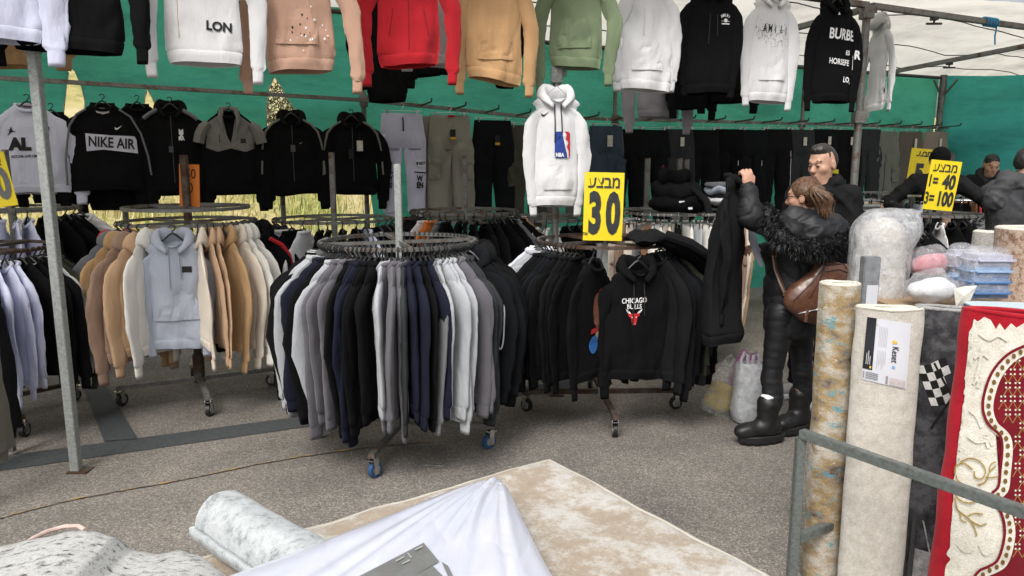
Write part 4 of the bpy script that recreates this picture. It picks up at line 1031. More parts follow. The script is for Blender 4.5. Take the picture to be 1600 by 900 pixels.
# ---- things hanging between the rows
r, bv, g = show_top('trousers', 606, 160, 'black garment hanging deeper in behind the red hoodie', fab('K'), 314, W=.16, L=.80, back=1.6, group=None, yaw=-18, spread=-.03, sl=.5, **KW)
r, bv, g = show_top('sweatshirt', 662, 120, 'second black garment between the red and white hoodies', fab('K'), 315, W=.16, L=.7, back=1.55, group=None, yaw=-10, spread=-.04, sl=.5, **KW)
r, bv, g = show_top('sweatshirt', 788, 137, 'dark strip of a garment under the tan hoodie', fab('K'), 316, W=.09, L=.70, back=1.3, group=None, yaw=-10, spread=-.05, sl=.5, SH=.09, **KW)
r, bv, g = show_top('sweatshirt', 1028, 184, 'pale lilac grey sweatshirt hanging low behind the white hoodie', fabric((.36, .345, .39), .08), 317, W=.22, L=.70, back=1.5, group=None, yaw=-14, spread=.07, sl=.66, **KW)
r, bv, g = show_top('sweatshirt', 1082, 170, 'navy sweatshirt hanging behind the black badge hoodie', fab('Z'), 318, W=.18, L=.72, back=1.3, group=None, yaw=-10, spread=-.02, **KW)
r, bv, g = show_top('sweatshirt', 1136, 160, 'black sweatshirt peeping out right of the badge hoodie', fab('K'), 319, W=.17, L=.72, back=1.0, group=None, yaw=-20, spread=.02, **KW)
# ---- white hoodie with the tall shield on the middle pole
pm = PY(868, 322, gm_.y - .16)
r, bv, g = show_top('hoodie', 868, 322, 'white hoodie with a tall blue and red shield badge on the middle pole', fab('W'), 320, pos=pm, W=.155, L=.76, yaw=-14, hood=True, spread=-.01, sl=.64, SH=.15, sleeve_r=.052, fold=.7, D=.05, hk='wire', group=None)
# silhouette badge
bw, bh, cx, cz = .056, .088, .03, -.345
def rrect(x0, x1, z0, z1, rd=.012):
    o = []
    for cx_, cz_, a in ((x1 - rd, z1 - rd, 0), (x0 + rd, z1 - rd, 90), (x0 + rd, z0 + rd, 180), (x1 - rd, z0 + rd, 270)):
        for k in range(5): o.append((cx_ + rd * math.cos(R(a + k * 22.5)), cz_ + rd * math.sin(R(a + k * 22.5))))
    return o
printed(r, bv, poly_mesh([rrect(-bw, bw, -bh, bh)]), M_WHTINK, cx, cz, 0, 'shield_badge', .004)
printed(r, bv, poly_mesh([[(-bw, -bh + .012), (-bw + .01, -bh), (.036, -bh), (.03, -.052), (.008, -.02), (-.014, .004), (-.03, .03), (-.036, .05), (-.02, .066), (-.006, bh), (-bw + .012, bh), (-bw, bh - .012)]]), ink((.02, .05, .26)), cx, cz, 0, 'shield_badge', .006)
printed(r, bv, poly_mesh([[(.012, bh), (bw - .012, bh), (bw, bh - .012), (bw, -bh + .012), (bw - .01, -bh), (.046, -bh), (.044, -.04), (.03, -.012), (.042, .012), (.034, .03), (.02, .034), (.028, .05), (.03, .066)]]), ink((.52, .02, .03)), cx, cz, 0, 'shield_badge', .006)
printed(r, bv, poly_mesh([ell(.012, .066, .013, .016, 10)]), M_WHTINK, cx, cz, 0, 'shield_badge', .0075)
printed(r, bv, text_mesh('NBA', .034, .0022, .85), M_WHTINK, cx - .020, cz - .068, 0, 'lettering', .008)
printed(r, bv, swoosh(.055), M_BLKINK, -.085, -.150, 0, 'chest_mark', .004)
cords(r, bv, plain('navy_cord', (.015, .017, .03), .8), .022, -.075, -.30, .012); kangaroo(r, bv, fab('W'), -.56, .10, .17)
# ---- back rail, left part
def back_top_g(name, px, hem_y, label, mat, seed, fwd=.16, **kw):
    p = back_at(px) - EN * fwd; q = PY(px, hem_y, p.y); return show_top(name, px, hem_y, label, mat, seed, pos=Vector((p.x, p.y, q.z)), group='garments along the back rail', **kw)
r, bv, g = back_top_g('sweatshirt', 42, 302, 'white pullover with dark chest lettering and a round crest', fabric((.60, .62, .74), .05), 330, W=.255, L=.70, yaw=2, spread=.07, fold=.5, D=.05)
printed(r, bv, text_mesh('AL', .125, .009, .95), M_BLKINK, -.075, -.315, 0, 'lettering'); 
printed(r, bv, text_mesh('ACCOR LIVE LIMITLESS', .027, .0008, .88), M_BLKINK, -.02, -.405, R(2), 'lettering')
printed(r, bv, poly_mesh([ell(0, 0, .031, .033, 24)]), ink((.05, .05, .075)), .105, -.185, 0, 'crest'); printed(r, bv, text_mesh('PSG', .018, .001), M_WHTINK, .105, -.173, 0, 'crest', .006); printed(r, bv, poly_mesh([[(-.006, -.022), (.006, -.022), (.001, .004), (-.001, .004)], [(-.012, -.003), (.012, -.003), (.012, -.001), (-.012, -.001)]]), M_WHTINK, .105, -.19, 0, 'crest', .006)
printed(r, bv, poly_mesh([[(-.028, -.03), (-.004, -.004), (-.006, .008), (-.022, .004), (-.022, .008), (-.004, .014), (.0, .034), (.003, .034), (.006, .012), (.01, .004), (.03, -.006), (.032, -.01), (.008, -.006), (-.002, -.012), (-.022, -.034)], ell(.003, .022, .005, .006, 8)]), M_BLKINK, -.125, -.21, 0, 'chest_mark')
for k, s in ((0, .06),): printed(r, bv, poly_mesh([[(-.03, -.01), (.03, -.01), (.03, .01), (-.03, .01)]]), fab('R'), 0, -.02, 0, 'neck_tape', -.05)
r, bv, g = back_top_g('sweatshirt', 158, 300, 'black sweatshirt with a white chest band of bold letters', fab('K'), 331, W=.275, L=.72, yaw=-4, spread=.10, sl=.66, fold=.6, D=.05)
o = printed(r, bv, poly_mesh([[(-.185, -.07), (-.06, -.055), (.19, -.085), (.185, .055), (.0, .06), (-.185, .075)]]), ink((.56, .57, .66)), .045, -.315, 0, 'chest_band', .004)
me = text_mesh('NIKE AIR', .115, .003, .74); printed(r, bv, me, M_BLKINK, .045, -.318, R(-4), 'lettering', .007)
printed(r, bv, swoosh(.055), M_WHTINK, .105, -.20, 0, 'chest_mark'); printed(r, bv, poly_mesh([[(-.06, .012), (.06, .012), (.045, -.03), (0, -.042), (-.045, -.03)]]), M_WHTINK, 0, -.042, 0, 'neck_lining', .001)
b = MB(); b.tube([(-.12, -.03, -.045), (-.19, -.04, -.09), (-.245, -.045, -.18), (-.27, -.045, -.30), (-.295, -.045, -.45), (-.30, -.045, -.66)], .010, 6, True); b.build('sleeve_stripe', fab('G'), r)
b = MB(); b.tube([(.12, -.03, -.045), (.2, -.04, -.10), (.27, -.04, -.24), (.31, -.04, -.42), (.325, -.04, -.58)], .008, 6, True); b.build('sleeve_stripe', fab('G'), r)
r, bv, g = back_top_g('hoodie', 262, 303, 'black hoodie with grey shoulders and a white monogram', fab('K'), 332, W=.24, L=.74, yaw=-6, spread=.03, sl=.68, hood=True, fold=.7, D=.05)
printed(r, bv, text_mesh('M', .062, .002, .8), M_WHTINK, .075, -.215, 0, 'monogram'); printed(r, bv, text_mesh('A', .055, .002, .8), M_WHTINK, .075, -.245, 0, 'monogram'); printed(r, bv, text_mesh('MA', .045, .002, .7), M_WHTINK, .075, -.27, 0, 'monogram')
for s in (1, -1): b = MB(); b.tube([(s * .10, -.025, -.03), (s * .16, -.03, -.065), (s * .21, -.03, -.105)], .020, 6, True, .9); b.build('shoulder_panel', fab('G'), r, True)
seam(r, bv, 0, -.08, -.70, M_DARK, 'zip', .003); swing_tag(r, -.01, -.075, -.36, plain('dark_tag', (.05, .06, .07), .4), .035, .05)
gr = fabric((.17, .168, .15), .12)
r, bv, g = back_top_g('jacket', 352, 304, 'half zip jacket with grey top and black lower half', fab('K'), 333, W=.235, L=.72, yaw=-4, spread=.045, sl=.66, fold=.7, D=.05, trim=fab('K'))
printed(r, bv, poly_mesh([[(-.235, -.30), (-.11, -.345), (0, -.315), (.12, -.345), (.235, -.30), (.21, -.12), (.1, -.04), (.055, -.02), (.02, -.20), (0, -.27), (-.03, -.20), (-.055, -.02), (-.1, -.04), (-.21, -.12)]]), gr, 0, 0, 0, 'yoke', .004)
for s in (1, -1):
    b = MB(); b.tube([(s * .175, 0, -.10), (s * .215, -.003, -.14), (s * .245, -.004, -.20), (s * .262, -.004, -.27)], [.06, .078, .083, .081], 12, False, .62); b.build('sleeve_top', gr, r, True)
    b = MB(); b.tube([(s * .055, -.05, -.17), (s * .075, -.045, -.06), (s * .06, -.02, .02), (0, .03, .035)], [.008, .02, .024, .02], 8); b.build('stand_collar', gr, r, True)
printed(r, bv, poly_mesh([[(-.022, -.02), (.022, -.02), (.022, .02), (-.022, .02)]]), M_BLKINK, .105, -.25, 0, 'chest_patch', .006); seam(r, bv, -.09, -.20, -.27, M_BLKINK, 'pocket_zip', .003, .006)
for px, hy, nm, sd, extra in ((448, 303, 'left hand black hooded track jacket with grey sleeve stripes', 334, 0), (541, 303, 'right hand black hooded track jacket with a white card tag', 335, 1)):
    r, bv, g = back_top_g('jacket', px, hy, nm, fab('K'), sd, W=.225, L=.70, yaw=-8, spread=.035, sl=.64, hood=True, fold=.6, D=.045)
    for s in (1, -1):
        b = MB(); b.tube([(s * .10, -.03, -.035), (s * .17, -.036, -.075), (s * .225, -.04, -.14), (s * .25, -.042, -.23), (s * .262, -.042, -.30)], [.010, .011, .011, .010, .008], 6, True); b.build('sleeve_stripe', gr, r)
        b = MB(); b.tube([(s * .268, -.042, -.40), (s * .275, -.042, -.52)], .008, 6, True); b.build('sleeve_stripe', gr, r)
    seam(r, bv, 0, -.08, -.69, M_DARK, 'zip', .003); printed(r, bv, swoosh(.03), ink((.25, .25, .25)), .075, -.245, 0, 'chest_mark')
    if extra: swing_tag(r, .06, -.075, -.255, plain('white_card', (.62, .6, .52), .5), .055, .095); swing_tag(r, -.02, -.075, -.33, M_BLKINK, .045, .09)
    else: swing_tag(r, -.0, -.075, -.29, plain('dark_tag2', (.06, .06, .055), .4), .04, .06)
for px, hy, nm, sd in ((75, 318, 'dark hem of a garment behind the white pullover', 336), (165, 328, 'second black sweatshirt hanging behind the banded one', 337), (212, 300, 'grey shouldered black jacket half hidden beside the banded sweatshirt', 338)):
    back_top_g('jacket', px, hy, nm, fab('K'), sd, fwd=.02, W=.2, L=.74, yaw=-4, spread=.02, sl=.56, fold=.6, D=.03)
# ---- trousers on the back rail
def back_trousers(px, top_y, label, mat, seed, yaw=0, fwd=.12, hang=True, z_off=0, trim=None, **kw):
    p = back_at(px) - EN * fwd; q = PY(px, top_y, p.y); q.z += z_off
    root = empty('trousers', q, 0, label, 'trousers', 'trousers along the back rail', rot=(0, 0, AX + R(yaw)))
    g = make_trousers(seed, **kw); assemble_trousers(root, g, mat, trim)
    if hang:
        h = link('hanger', CLIPH, M_CHROME); h.location = q; h.rotation_euler = root.rotation_euler; tag(h, 'clip hanger of the ' + ' '.join(label.split()[:10]), 'hanger', 'clip hangers along the back rail')
    bl = bvh_of(g['leg'][1]); br = bvh_of(g['leg'][0]); return root, bl, br
mv = fabric((.56, .56, .70), .04)
r, bl, br = back_trousers(628, 177, 'lilac white joggers with black lettered thigh patches', mv, 350, -10, W=.20, L=1.0, taper=.72, fold=1.0)
for bvx, s, t1, t2, t3, dx in ((bl, -1, 'OT NOW', 'WY', '?N?', -.19), (br, 1, 'IF NOT', 'W', 'EN', .19)):
    printed(r, bvx, poly_mesh([[(-.05, -.035), (.05, -.035), (.05, .035), (-.05, .035)]]), fabric((.66, .66, .76), .03), dx * .88, -.475, 0, 'thigh_patch', .006)
    printed(r, bvx, text_mesh(t1, .040, .002, .7), M_BLKINK, dx * .88, -.475, 0, 'lettering', .009)
    printed(r, bvx, poly_mesh([[(-.06, -.006), (.06, -.006), (.06, .006), (-.06, .006)]]), M_BLKINK, dx * .84, -.56, R(-4), 'lettering', .009)
    printed(r, bvx, text_mesh(t2, .075, .004, .7), M_BLKINK, dx * .80, -.62, 0, 'lettering', .009); printed(r, bvx, text_mesh(t3, .075, .004, .7), M_BLKINK, dx * .80, -.685, 0, 'lettering', .009)
b = MB(); b.tube([(0, -.05, -.04), (.002, -.055, -.10), (0, -.058, -.17)], .007, 6); b.build('drawstring', M_BLKINK, r)
kh = fabric((.265, .255, .21), .1)
def cargo_pocket(r, bvx, x, z, mat, sgn):
    printed(r, bvx, poly_mesh([[(-.055, -.10), (.055, -.10), (.055, .07), (-.055, .07)]]), mat, x, z, 0, 'cargo_pocket', .012)
    printed(r, bvx, poly_mesh([[(-.06, -.02), (.06, -.026), (.062, .02), (-.06, .02)]]), mat, x, z + .075, 0, 'pocket_flap', .02)
r, bl, br = back_trousers(703, 180, 'khaki grey cargo trousers with thigh pockets and black yellow tag', kh, 351, -8, W=.205, L=1.05, leg=.13, taper=.8, fold=1.2, gap=.02)
cargo_pocket(r, bl, -.17, -.52, kh, -1); cargo_pocket(r, br, .17, -.52, kh, 1)
o = swing_tag(r, .01, -.07, -.19, M_BLKINK, .055, .10); b = MB(); b.box((.01, -.0725, -.225), (.055, .003, .025)); b.build('tag_band', plain('amber', (.6, .32, .02), .5), o); printed(r, bvh_of(r.children[0].data), poly_mesh([[(-.03, -.012), (.03, -.012), (.03, .012), (-.03, .012)]]), fab('R'), 0, -.012, 0, 'waist_label', .004)
back_trousers(676, 182, 'second khaki trousers behind the cargo pair, showing its left edge', fabric((.235, .225, .185), .1), 352, -10, fwd=.05, W=.19, L=1.05, hang=False)
r, bl, br = back_trousers(770, 188, 'black trousers with an amber tag right of the khaki pair', fab('Z'), 353, -8, W=.2, L=1.06, fold=1.2, leg=.13, taper=.8)
o = swing_tag(r, .03, -.06, -.20, M_BLKINK, .05, .10); b = MB(); b.box((.03, -.0625, -.235), (.05, .003, .025)); b.build('tag_band', plain('amber', (.6, .32, .02), .5), o); printed(r, bvh_of(r.children[0].data), poly_mesh([[(-.03, -.012), (.03, -.012), (.03, .012), (-.03, .012)]]), fab('R'), 0, -.012, 0, 'waist_label', .004)
r, bl, br = back_trousers(822, 196, 'dark olive cargo trousers left of the white hoodie', fabric((.055, .052, .04), .1), 354, -4, W=.2, L=1.06, fold=1.3, leg=.13, taper=.8); cargo_pocket(r, bl, -.16, -.52, fabric((.055, .052, .04), .1), 1)
mj = fabric(C['I'], .35)
r, bl, br = back_trousers(947, 197, 'faded blue denim cargo trousers right of the white badge hoodie', mj, 355, -16, W=.19, L=1.04, fold=1.0, leg=.125, taper=.85); swing_tag(r, .03, -.06, -.16, plain('white_card', (.62, .6, .52), .5), .06, .12); cargo_pocket(r, br, .17, -.45, mj, 1)
r, bl, br = back_trousers(880, 195, 'grey trousers half hidden behind the white badge hoodie', fabric((.12, .115, .11), .1), 356, -4, W=.19, L=1.04)
WC = plain('white_card', (.62, .6, .52), .5)
bl_px = [983, 1020, 1060, 1098, 1140, 1178, 1215, 1252, 1290, 1326, 1358]
whr = ['right beside the denim pair', 'with a red mark on its thigh', 'with one pale waist tag', 'hanging above the folded pile', 'left of the raised hand', 'right of the raised hand', 'with a thin white side stripe', "left of the man's hair", "behind the man's hair", 'with a white waist tag left of the corner pole', 'behind the corner pole']
for i, px in enumerate(bl_px):
    r, bl, br = back_trousers(px, 202 + (i % 2), 'black trousers ' + whr[i], fab('DZCDKZDCZDC'[i]), 360 + i % 5, -8 + (i * 37 % 11) - 5, W=.205, L=1.05, leg=.13, taper=.8, fold=1.1)
    if i in (2, 7, 8, 9): swing_tag(r, .02, -.06, -.14, WC, .05, .10)
    if i == 6: seam(r, br, .19, -.25, -.9, M_WHTINK, 'side_stripe', .004, .002)
    if i == 1: printed(r, br, text_mesh('4', .09, .003), ink((.35, .03, .06)), .12, -.42, 0, 'thigh_mark', .006)
    if i in (4, 5): seam(r, br, .12, -.36, -.42, M_WHTINK, 'pocket_zip', .004, .003)
for i, (px, c_, nm) in enumerate(((1385, (.15, .155, .13), 'sage grey cargo trousers first right of the corner pole'), (1424, (.105, .09, .075), 'dark taupe trousers behind the beanie'), (1463, (.24, .2, .165), 'light brown trousers above the yellow price sign'), (1507, (.19, .19, .19), 'mid grey cargo trousers with a white tag at the right'), (1548, (.125, .105, .075), 'brown cargo trousers behind the young man'), (1588, (.012, .012, .014), 'black track trousers with three white side stripes at the right edge'))):
    mt_ = fabric(c_, .12); r, bl, br = back_trousers(px, 206 if px < 1580 else 209, nm, mt_, 370 + i, -6, W=.215, L=1.10, leg=.135, taper=.85, fold=1.2)
    if i in (0, 3, 4): cargo_pocket(r, br, .17, -.55, mt_, 1)
    if i in (1, 2, 3): swing_tag(r, .03, -.06, -.16, WC, .04, .14)
    if i == 5:
        for k in range(3): seam(r, br, .10 + k * .022, -.22, -.62, M_WHTINK, 'side_stripe', .005, .004, x1=-.04 + .14 + k * .022)
# khaki trousers cut by the left edge of the photo
for k, (px, Y, c_, nm) in enumerate(((-92, 3.45, (.135, .125, .10), 'khaki trousers hanging nearest at the left edge'), (-66, 3.9, (.011, .011, .012), 'black trousers just behind the khaki ones at the left edge'))):
    q = PY(px, 388, Y); root = empty('trousers', q, 0, nm, 'trousers', None, rot=(0, 0, R(70))); assemble_trousers(root, make_trousers(380 + k, W=.17, L=1.12, D=.045, taper=.9, leg=.12), fabric(c_, .15))
    h = link('hanger', CLIPH, M_CHROME); h.location = q; h.rotation_euler = root.rotation_euler; tag(h, 'clip hanger of the ' + ' '.join(nm.split()[:10]), 'hanger')
q = PY(-150, 378, 3.7); tag_r = empty('hanging_rail', (q.x, 3.2, q.z + .02), 0, 'short rail holding the trousers at the left edge', 'rail'); b = MB(); b.bar((0, 0, 0), (.12, 1.0, 0), .03); b.build('tube', M_STEEL, tag_r); b = MB(); b.bar((-.02, .1, -q.z), (-.02, .1, 0), .03); b.build('upright', M_STEEL, tag_r); b = MB(); b.bar((.1, .95, -q.z), (.1, .95, 0), .03); b.build('upright', M_STEEL, tag_r)
# folded piles
def pile(px, py, Y, name, label, items, w_, d_, rz=0):
    p = PY(px, py, Y); z = p.z
    root = empty(name, (p.x, p.y, z), rz, label, 'clothes pile'); zz = 0
    for i, (mat, h, dx, sc) in enumerate(items):
        v = []; f = []; n = 20; m = 9
        for j in range(m):
            fi = -math.pi / 2 + math.pi * j / (m - 1)
            for k in range(n):
                a = 2 * math.pi * k / n; c_, s_ = math.cos(a), math.sin(a); rr = abs(math.cos(fi)) ** .5
                x = w_ * sc * math.copysign(abs(c_) ** .7, c_) * rr; y = d_ * sc * math.copysign(abs(s_) ** .7, s_) * rr
                zt = math.sin(fi) * h / 2 + .35 * h * nz(x * 9, y * 9, i * 3, i) * 1.0 + .25 * h * nz(x * 25, y * 25, i, i)
                v.append((x * (1 + .18 * nz(a, i, 0)) + dx, y, zz + h / 2 + zt))
        for j in range(m - 1):
            for k in range(n): f.append([j * n + k, j * n + (k + 1) % n, (j + 1) * n + (k + 1) % n, (j + 1) * n + k])
        link('folded_garment', mesh(v, f), mat, root); zz += h * .8
    return root
r = pile(1058, 331, 6.3, 'clothes_pile', 'black bundle of jackets piled on the pale trouser rack', ((fab('K'), .14, 0, 1), (fab('D'), .15, -.01, .85), (fab('K'), .13, -.03, .6)), .24, .17)
b = MB(); b.tube([(.1, -.1, .2), (.2, -.16, .1), (.24, -.18, -.06), (.25, -.18, -.2), (.25, -.17, -.3)], [.05, .06, .06, .055, .045], 10, True, .5); b.build('sleeve', fab('D'), r, True); b = MB(); b.box((.0, -.165, .09), (.045, .004, .02)); b.box((.07, -.17, .04), (.035, .004, .018)); b.build('label_tag', M_WHTINK, r)
pile(1128, 318, 6.5, 'clothes_pile', 'small pile of folded grey and white clothes beside the black bundle', ((fab('W'), .06, .02, 1), (fab('Z'), .04, .03, .9), (fab('S'), .07, 0, .95), (fab('G'), .05, -.02, .8)), .17, .13)
# ------------------------------------------------------------------ price signs
def sign(pc_, w_, h_, label, mat, texts, yaw=0, tilt=0, lean=0, group='yellow price signs', name='price_sign', base=None):
    root = empty(name, pc_, 0, label, 'price sign', group, rot=(R(lean), R(tilt), R(yaw)))
    b = MB(); nx, nz_ = 8, 10; v = []; f = []
    for s in (0, 1):
        for i in range(nx + 1):
            for j in range(nz_ + 1): v.append(Vector(((i / nx - .5) * w_, .0025 * s + .006 * math.sin(i / nx * 3 + j * .15), (j / nz_ - .5) * h_)))
    o = (nx + 1) * (nz_ + 1)
    for s, q in ((0, 1), (o, -1)):
        for i in range(nx):
            for j in range(nz_): f.append([s + i * (nz_ + 1) + j, s + (i + 1) * (nz_ + 1) + j, s + (i + 1) * (nz_ + 1) + j + 1, s + i * (nz_ + 1) + j + 1][::q])
    card = link('card', mesh(v, f), mat, root); bvx = bvh_of(card.data)
    for s, size, bold, xs, x, z, mt_ in texts:
        me = text_mesh(s, size, bold, xs); printed(root, bvx, me, mt_, x, z, 0, 'lettering', .0025)
    return root
HEB = 'עצבמ'
M_SIGNINK = plain('sign_ink', (.025, .027, .03), .45, bscale=20, var=.4)
ps = PY(943, 323, c3.y - .12)
W30 = 62 / F * (ps.y / ray(943, 323).y); H30 = 106 / F * (ps.y / ray(943, 323).y)
sign(ps, W30, H30, 'large yellow sale sign with the number 30 on the middle rack', M_YEL, ((HEB, .105, .0022, .86, 0, H30 * .35, M_SIGNINK), ('3', .355, .018, .50, -.054, -H30 * .125, M_SIGNINK), ('0', .355, .018, .50, .064, -H30 * .125, M_SIGNINK), ('חש', .03, .0005, .8, -.115, -H30 * .40, M_SIGNINK)), 4, 1.5, -3)
p = PY(1472, 290, c9.y - .40); k = p.y / ray(1472, 290).y / F; w_, h_ = 48 * k, 77 * k
sign(p, w_, h_, 'yellow sign priced 1=40 and 3=100 on the right hand rack', M_YEL, ((HEB, .11, .002, .86, 0, h_ * .35, M_SIGNINK), ('1=', .15, .004, .6, -.09, h_ * .07, M_SIGNINK), ('40', .175, .008, .64, .058, h_ * .065, M_SIGNINK), ('3=', .15, .004, .6, -.095, -h_ * .28, M_SIGNINK), ('100', .175, .008, .58, .05, -h_ * .28, M_SIGNINK)), 2, 5, 2)
p = PY(1440, 262, 8.35); k = p.y / ray(1440, 262).y / F
sign(p, 40 * k, 58 * k, 'yellow sale sign half hidden behind the black beanie', M_YEL, ((HEB, .085, .003, .8, 0, .15, M_SIGNINK), ('5', .24, .014, .8, -.02, -.06, M_SIGNINK)), 0, 5)
p = PY(1303, 283, 7.33); k = p.y / ray(1303, 283).y / F
sign(p, 34 * k, 36 * k, "narrow yellow sign edge at the man's right shoulder", M_YEL, ((HEB, .07, .003, .8, .0, .05, M_SIGNINK),), 50, 0)
p = PY(-9, 282, 4.3); k = p.y / ray(-2, 282).y / F
sign(p, 46 * k, 84 * k, 'yellow sign with a grey zero cut by the left edge', M_YEL, (('50', .24, .012, .6, .0, -.03, plain('faded_sign_ink', (.13, .13, .13), .5)), ('עצ', .06, .002, .8, .03, .10, M_SIGNINK)), 20, -8)
p = PY(296, 290, c2.y + .03); k = p.y / ray(296, 290).y / F
sign(p, 30 * k, 66 * k, 'orange handwritten price card behind the left rack post', M_ORG, (('50', .10, .0, .7, .01, .08, M_BLKINK), ('70', .10, .0, .7, -.01, -.02, M_BLKINK)), 12, 3, 0, None)
# ================================================================== PEOPLE (implicit surfaces meshed once)
def sdf_mesh(prims, vox, fold=None, smooth=True):
    """prims: ('c', p0, p1, r0, r1, k) tapered capsule, ('e', centre, radii, rotation, k) ellipsoid, a leading '-' cuts away"""
    pts = []
    for p in prims:
        if p[0][0] == '-': continue
        if p[0][-1] == 'c': pts += [np.array(p[1]) - max(p[3], p[4]), np.array(p[1]) + max(p[3], p[4]), np.array(p[2]) - max(p[3], p[4]), np.array(p[2]) + max(p[3], p[4])]
        else: pts += [np.array(p[1]) - max(p[2]), np.array(p[1]) + max(p[2])]
    lo = np.min(pts, 0) - 5 * vox; hi = np.max(pts, 0) + 5 * vox; dims = np.ceil((hi - lo) / vox).astype(int) + 1
    D = np.full(dims, .3, np.float32)
    for p in prims:
        neg = p[0][0] == '-'; k = p[-1]
        if p[0][-1] == 'c':
            a, b_ = np.array(p[1], float), np.array(p[2], float); r = max(p[3], p[4]); l0 = np.minimum(a, b_) - r; l1 = np.maximum(a, b_) + r
        else:
            a = np.array(p[1], float); r = max(p[2]); l0, l1 = a - r, a + r
        pad = k + 3 * vox
        i0 = np.maximum(0, np.floor((l0 - pad - lo) / vox)).astype(int); i1 = np.minimum(dims, np.ceil((l1 + pad - lo) / vox).astype(int) + 1)
        if np.any(i1 <= i0): continue
        g = np.stack(np.meshgrid(*[lo[q] + vox * np.arange(i0[q], i1[q]) for q in range(3)], indexing='ij'), -1)
        if p[0][-1] == 'c':
            ba = b_ - a; L2 = ba @ ba + 1e-12; h = np.clip(((g - a) @ ba) / L2, 0, 1)
            d = np.linalg.norm(g - a - h[..., None] * ba, axis=-1) - (p[3] + (p[4] - p[3]) * h)
        else:
            q = g - a
            if p[3] is not None: q = q @ np.array(p[3])
            rr = np.array(p[2], float); k0 = np.linalg.norm(q / rr, axis=-1); k1 = np.linalg.norm(q / rr ** 2, axis=-1) + 1e-9; d = k0 * (k0 - 1) / k1
        s = np.s_[i0[0]:i1[0], i0[1]:i1[1], i0[2]:i1[2]]; C_ = D[s]
        if neg:
            d = -d; h = np.clip(.5 - .5 * (C_ - d) / max(k, 1e-6), 0, 1); D[s] = C_ * (1 - h) + d * h + k * h * (1 - h)
        else:
            h = np.clip(.5 + .5 * (C_ - d) / max(k, 1e-6), 0, 1); D[s] = C_ * (1 - h) + d * h - k * h * (1 - h)
    g = openvdb.FloatGrid(.3); g.copyFromArray(D); g.transform = openvdb.createLinearTransform(voxelSize=vox)
    P, Q = g.convertToQuads(isovalue=0.0)
    me = bpy.data.meshes.new('surface'); me.from_pydata((P + lo).tolist(), [], Q.tolist()); me.update()
    bm = bmesh.new(); bm.from_mesh(me); vol = bm.calc_volume(signed=True)
    if vol < 0: bmesh.ops.reverse_faces(bm, faces=bm.faces[:])
    bmesh.ops.smooth_vert(bm, verts=bm.verts[:], factor=.5, use_axis_x=True, use_axis_y=True, use_axis_z=True)
    bm.normal_update()
    if fold:
        for v in bm.verts: v.co += v.normal * fold(v.co)
    bm.to_mesh(me); bm.free()
    if smooth: me.polygons.foreach_set('use_smooth', [True] * len(me.polygons))
    return me
def skin(c): 
    m, t, b = newmat('skin'); n = noise_tex(t, 40, 4, .6, coords(t))
    t.links.new(ramp(t, n, [(.3, tuple(x * .88 for x in c)), (.7, tuple(x * 1.1 for x in c))]), b.inputs['Base Color']); b.inputs['Roughness'].default_value = .5
    b.inputs['Subsurface Weight'].default_value = .15; b.inputs['Subsurface Radius'].default_value = (.012, .005, .003); b.inputs['Subsurface Scale'].default_value = .6; return m
def hair_mat(c, c2):
    m, t, b = newmat('hair'); n = noise_tex(t, 60, 5, .7, coords(t, scale=(1, 1, .16)))
    t.links.new(ramp(t, n, [(.35, c), (.65, c2)]), b.inputs['Base Color']); b.inputs['Roughness'].default_value = .45; bump(t, b, n, .7, .006); return m
def basis(f):          # rotation whose columns are forward, left, up
    f = Vector(f).normalized(); l = Vector((0, 0, 1)).cross(f).normalized(); u = f.cross(l); return np.array([[f[i], l[i], u[i]] for i in range(3)])
def head_prims(c, B, s=1.0, jaw=1.0):
    """c = centre of head; B columns forward,left,up"""
    P = lambda f, l, u: (np.array(c) + B @ np.array((f, l, u)) * s)
    o = [('e', P(-.008, 0, .03), (.094 * s, .075 * s, .095 * s), B, .01), ('e', P(.028, 0, -.045), (.062 * s, .058 * s * jaw, .078 * s), B, .03),
         ('e', P(.06, 0, -.092), (.026 * s, .028 * s * jaw, .022 * s), B, .03), ('c', P(.082, 0, .02), P(.104, 0, -.022), .008 * s, .0145 * s, .014), ('e', P(.097, 0, -.028), (.013 * s, .017 * s, .010 * s), B, .008),
         ('c', P(.078, .034, .036), P(.086, .008, .03), .010 * s, .010 * s, .016), ('c', P(.078, -.034, .036), P(.086, -.008, .03), .010 * s, .010 * s, .016),
         ('e', P(.052, .047, -.02), (.024 * s, .018 * s, .02 * s), B, .03), ('e', P(.052, -.047, -.02), (.024 * s, .018 * s, .02 * s), B, .03),
         ('-e', P(.092, .031, .012), (.014 * s, .016 * s, .010 * s), B, .012), ('-e', P(.092, -.031, .012), (.014 * s, .016 * s, .010 * s), B, .012),
         ('e', P(.078, .031, .010), (.012 * s, .012 * s, .011 * s), B, .004), ('e', P(.078, -.031, .010), (.012 * s, .012 * s, .011 * s), B, .004),
         ('c', P(.086, .018, -.058), P(.088, -.018, -.058), .006 * s, .006 * s, .006), ('c', P(.083, .016, -.070), P(.083, -.016, -.070), .007 * s, .007 * s, .006)]
    for sd in (1, -1):
        o += [('e', P(-.008, sd * .078, -.005), (.020 * s, .009 * s, .033 * s), B, .008), ('-e', P(.0, sd * .088, .0), (.010 * s, .005 * s, .016 * s), B, .004)]
    return o, P
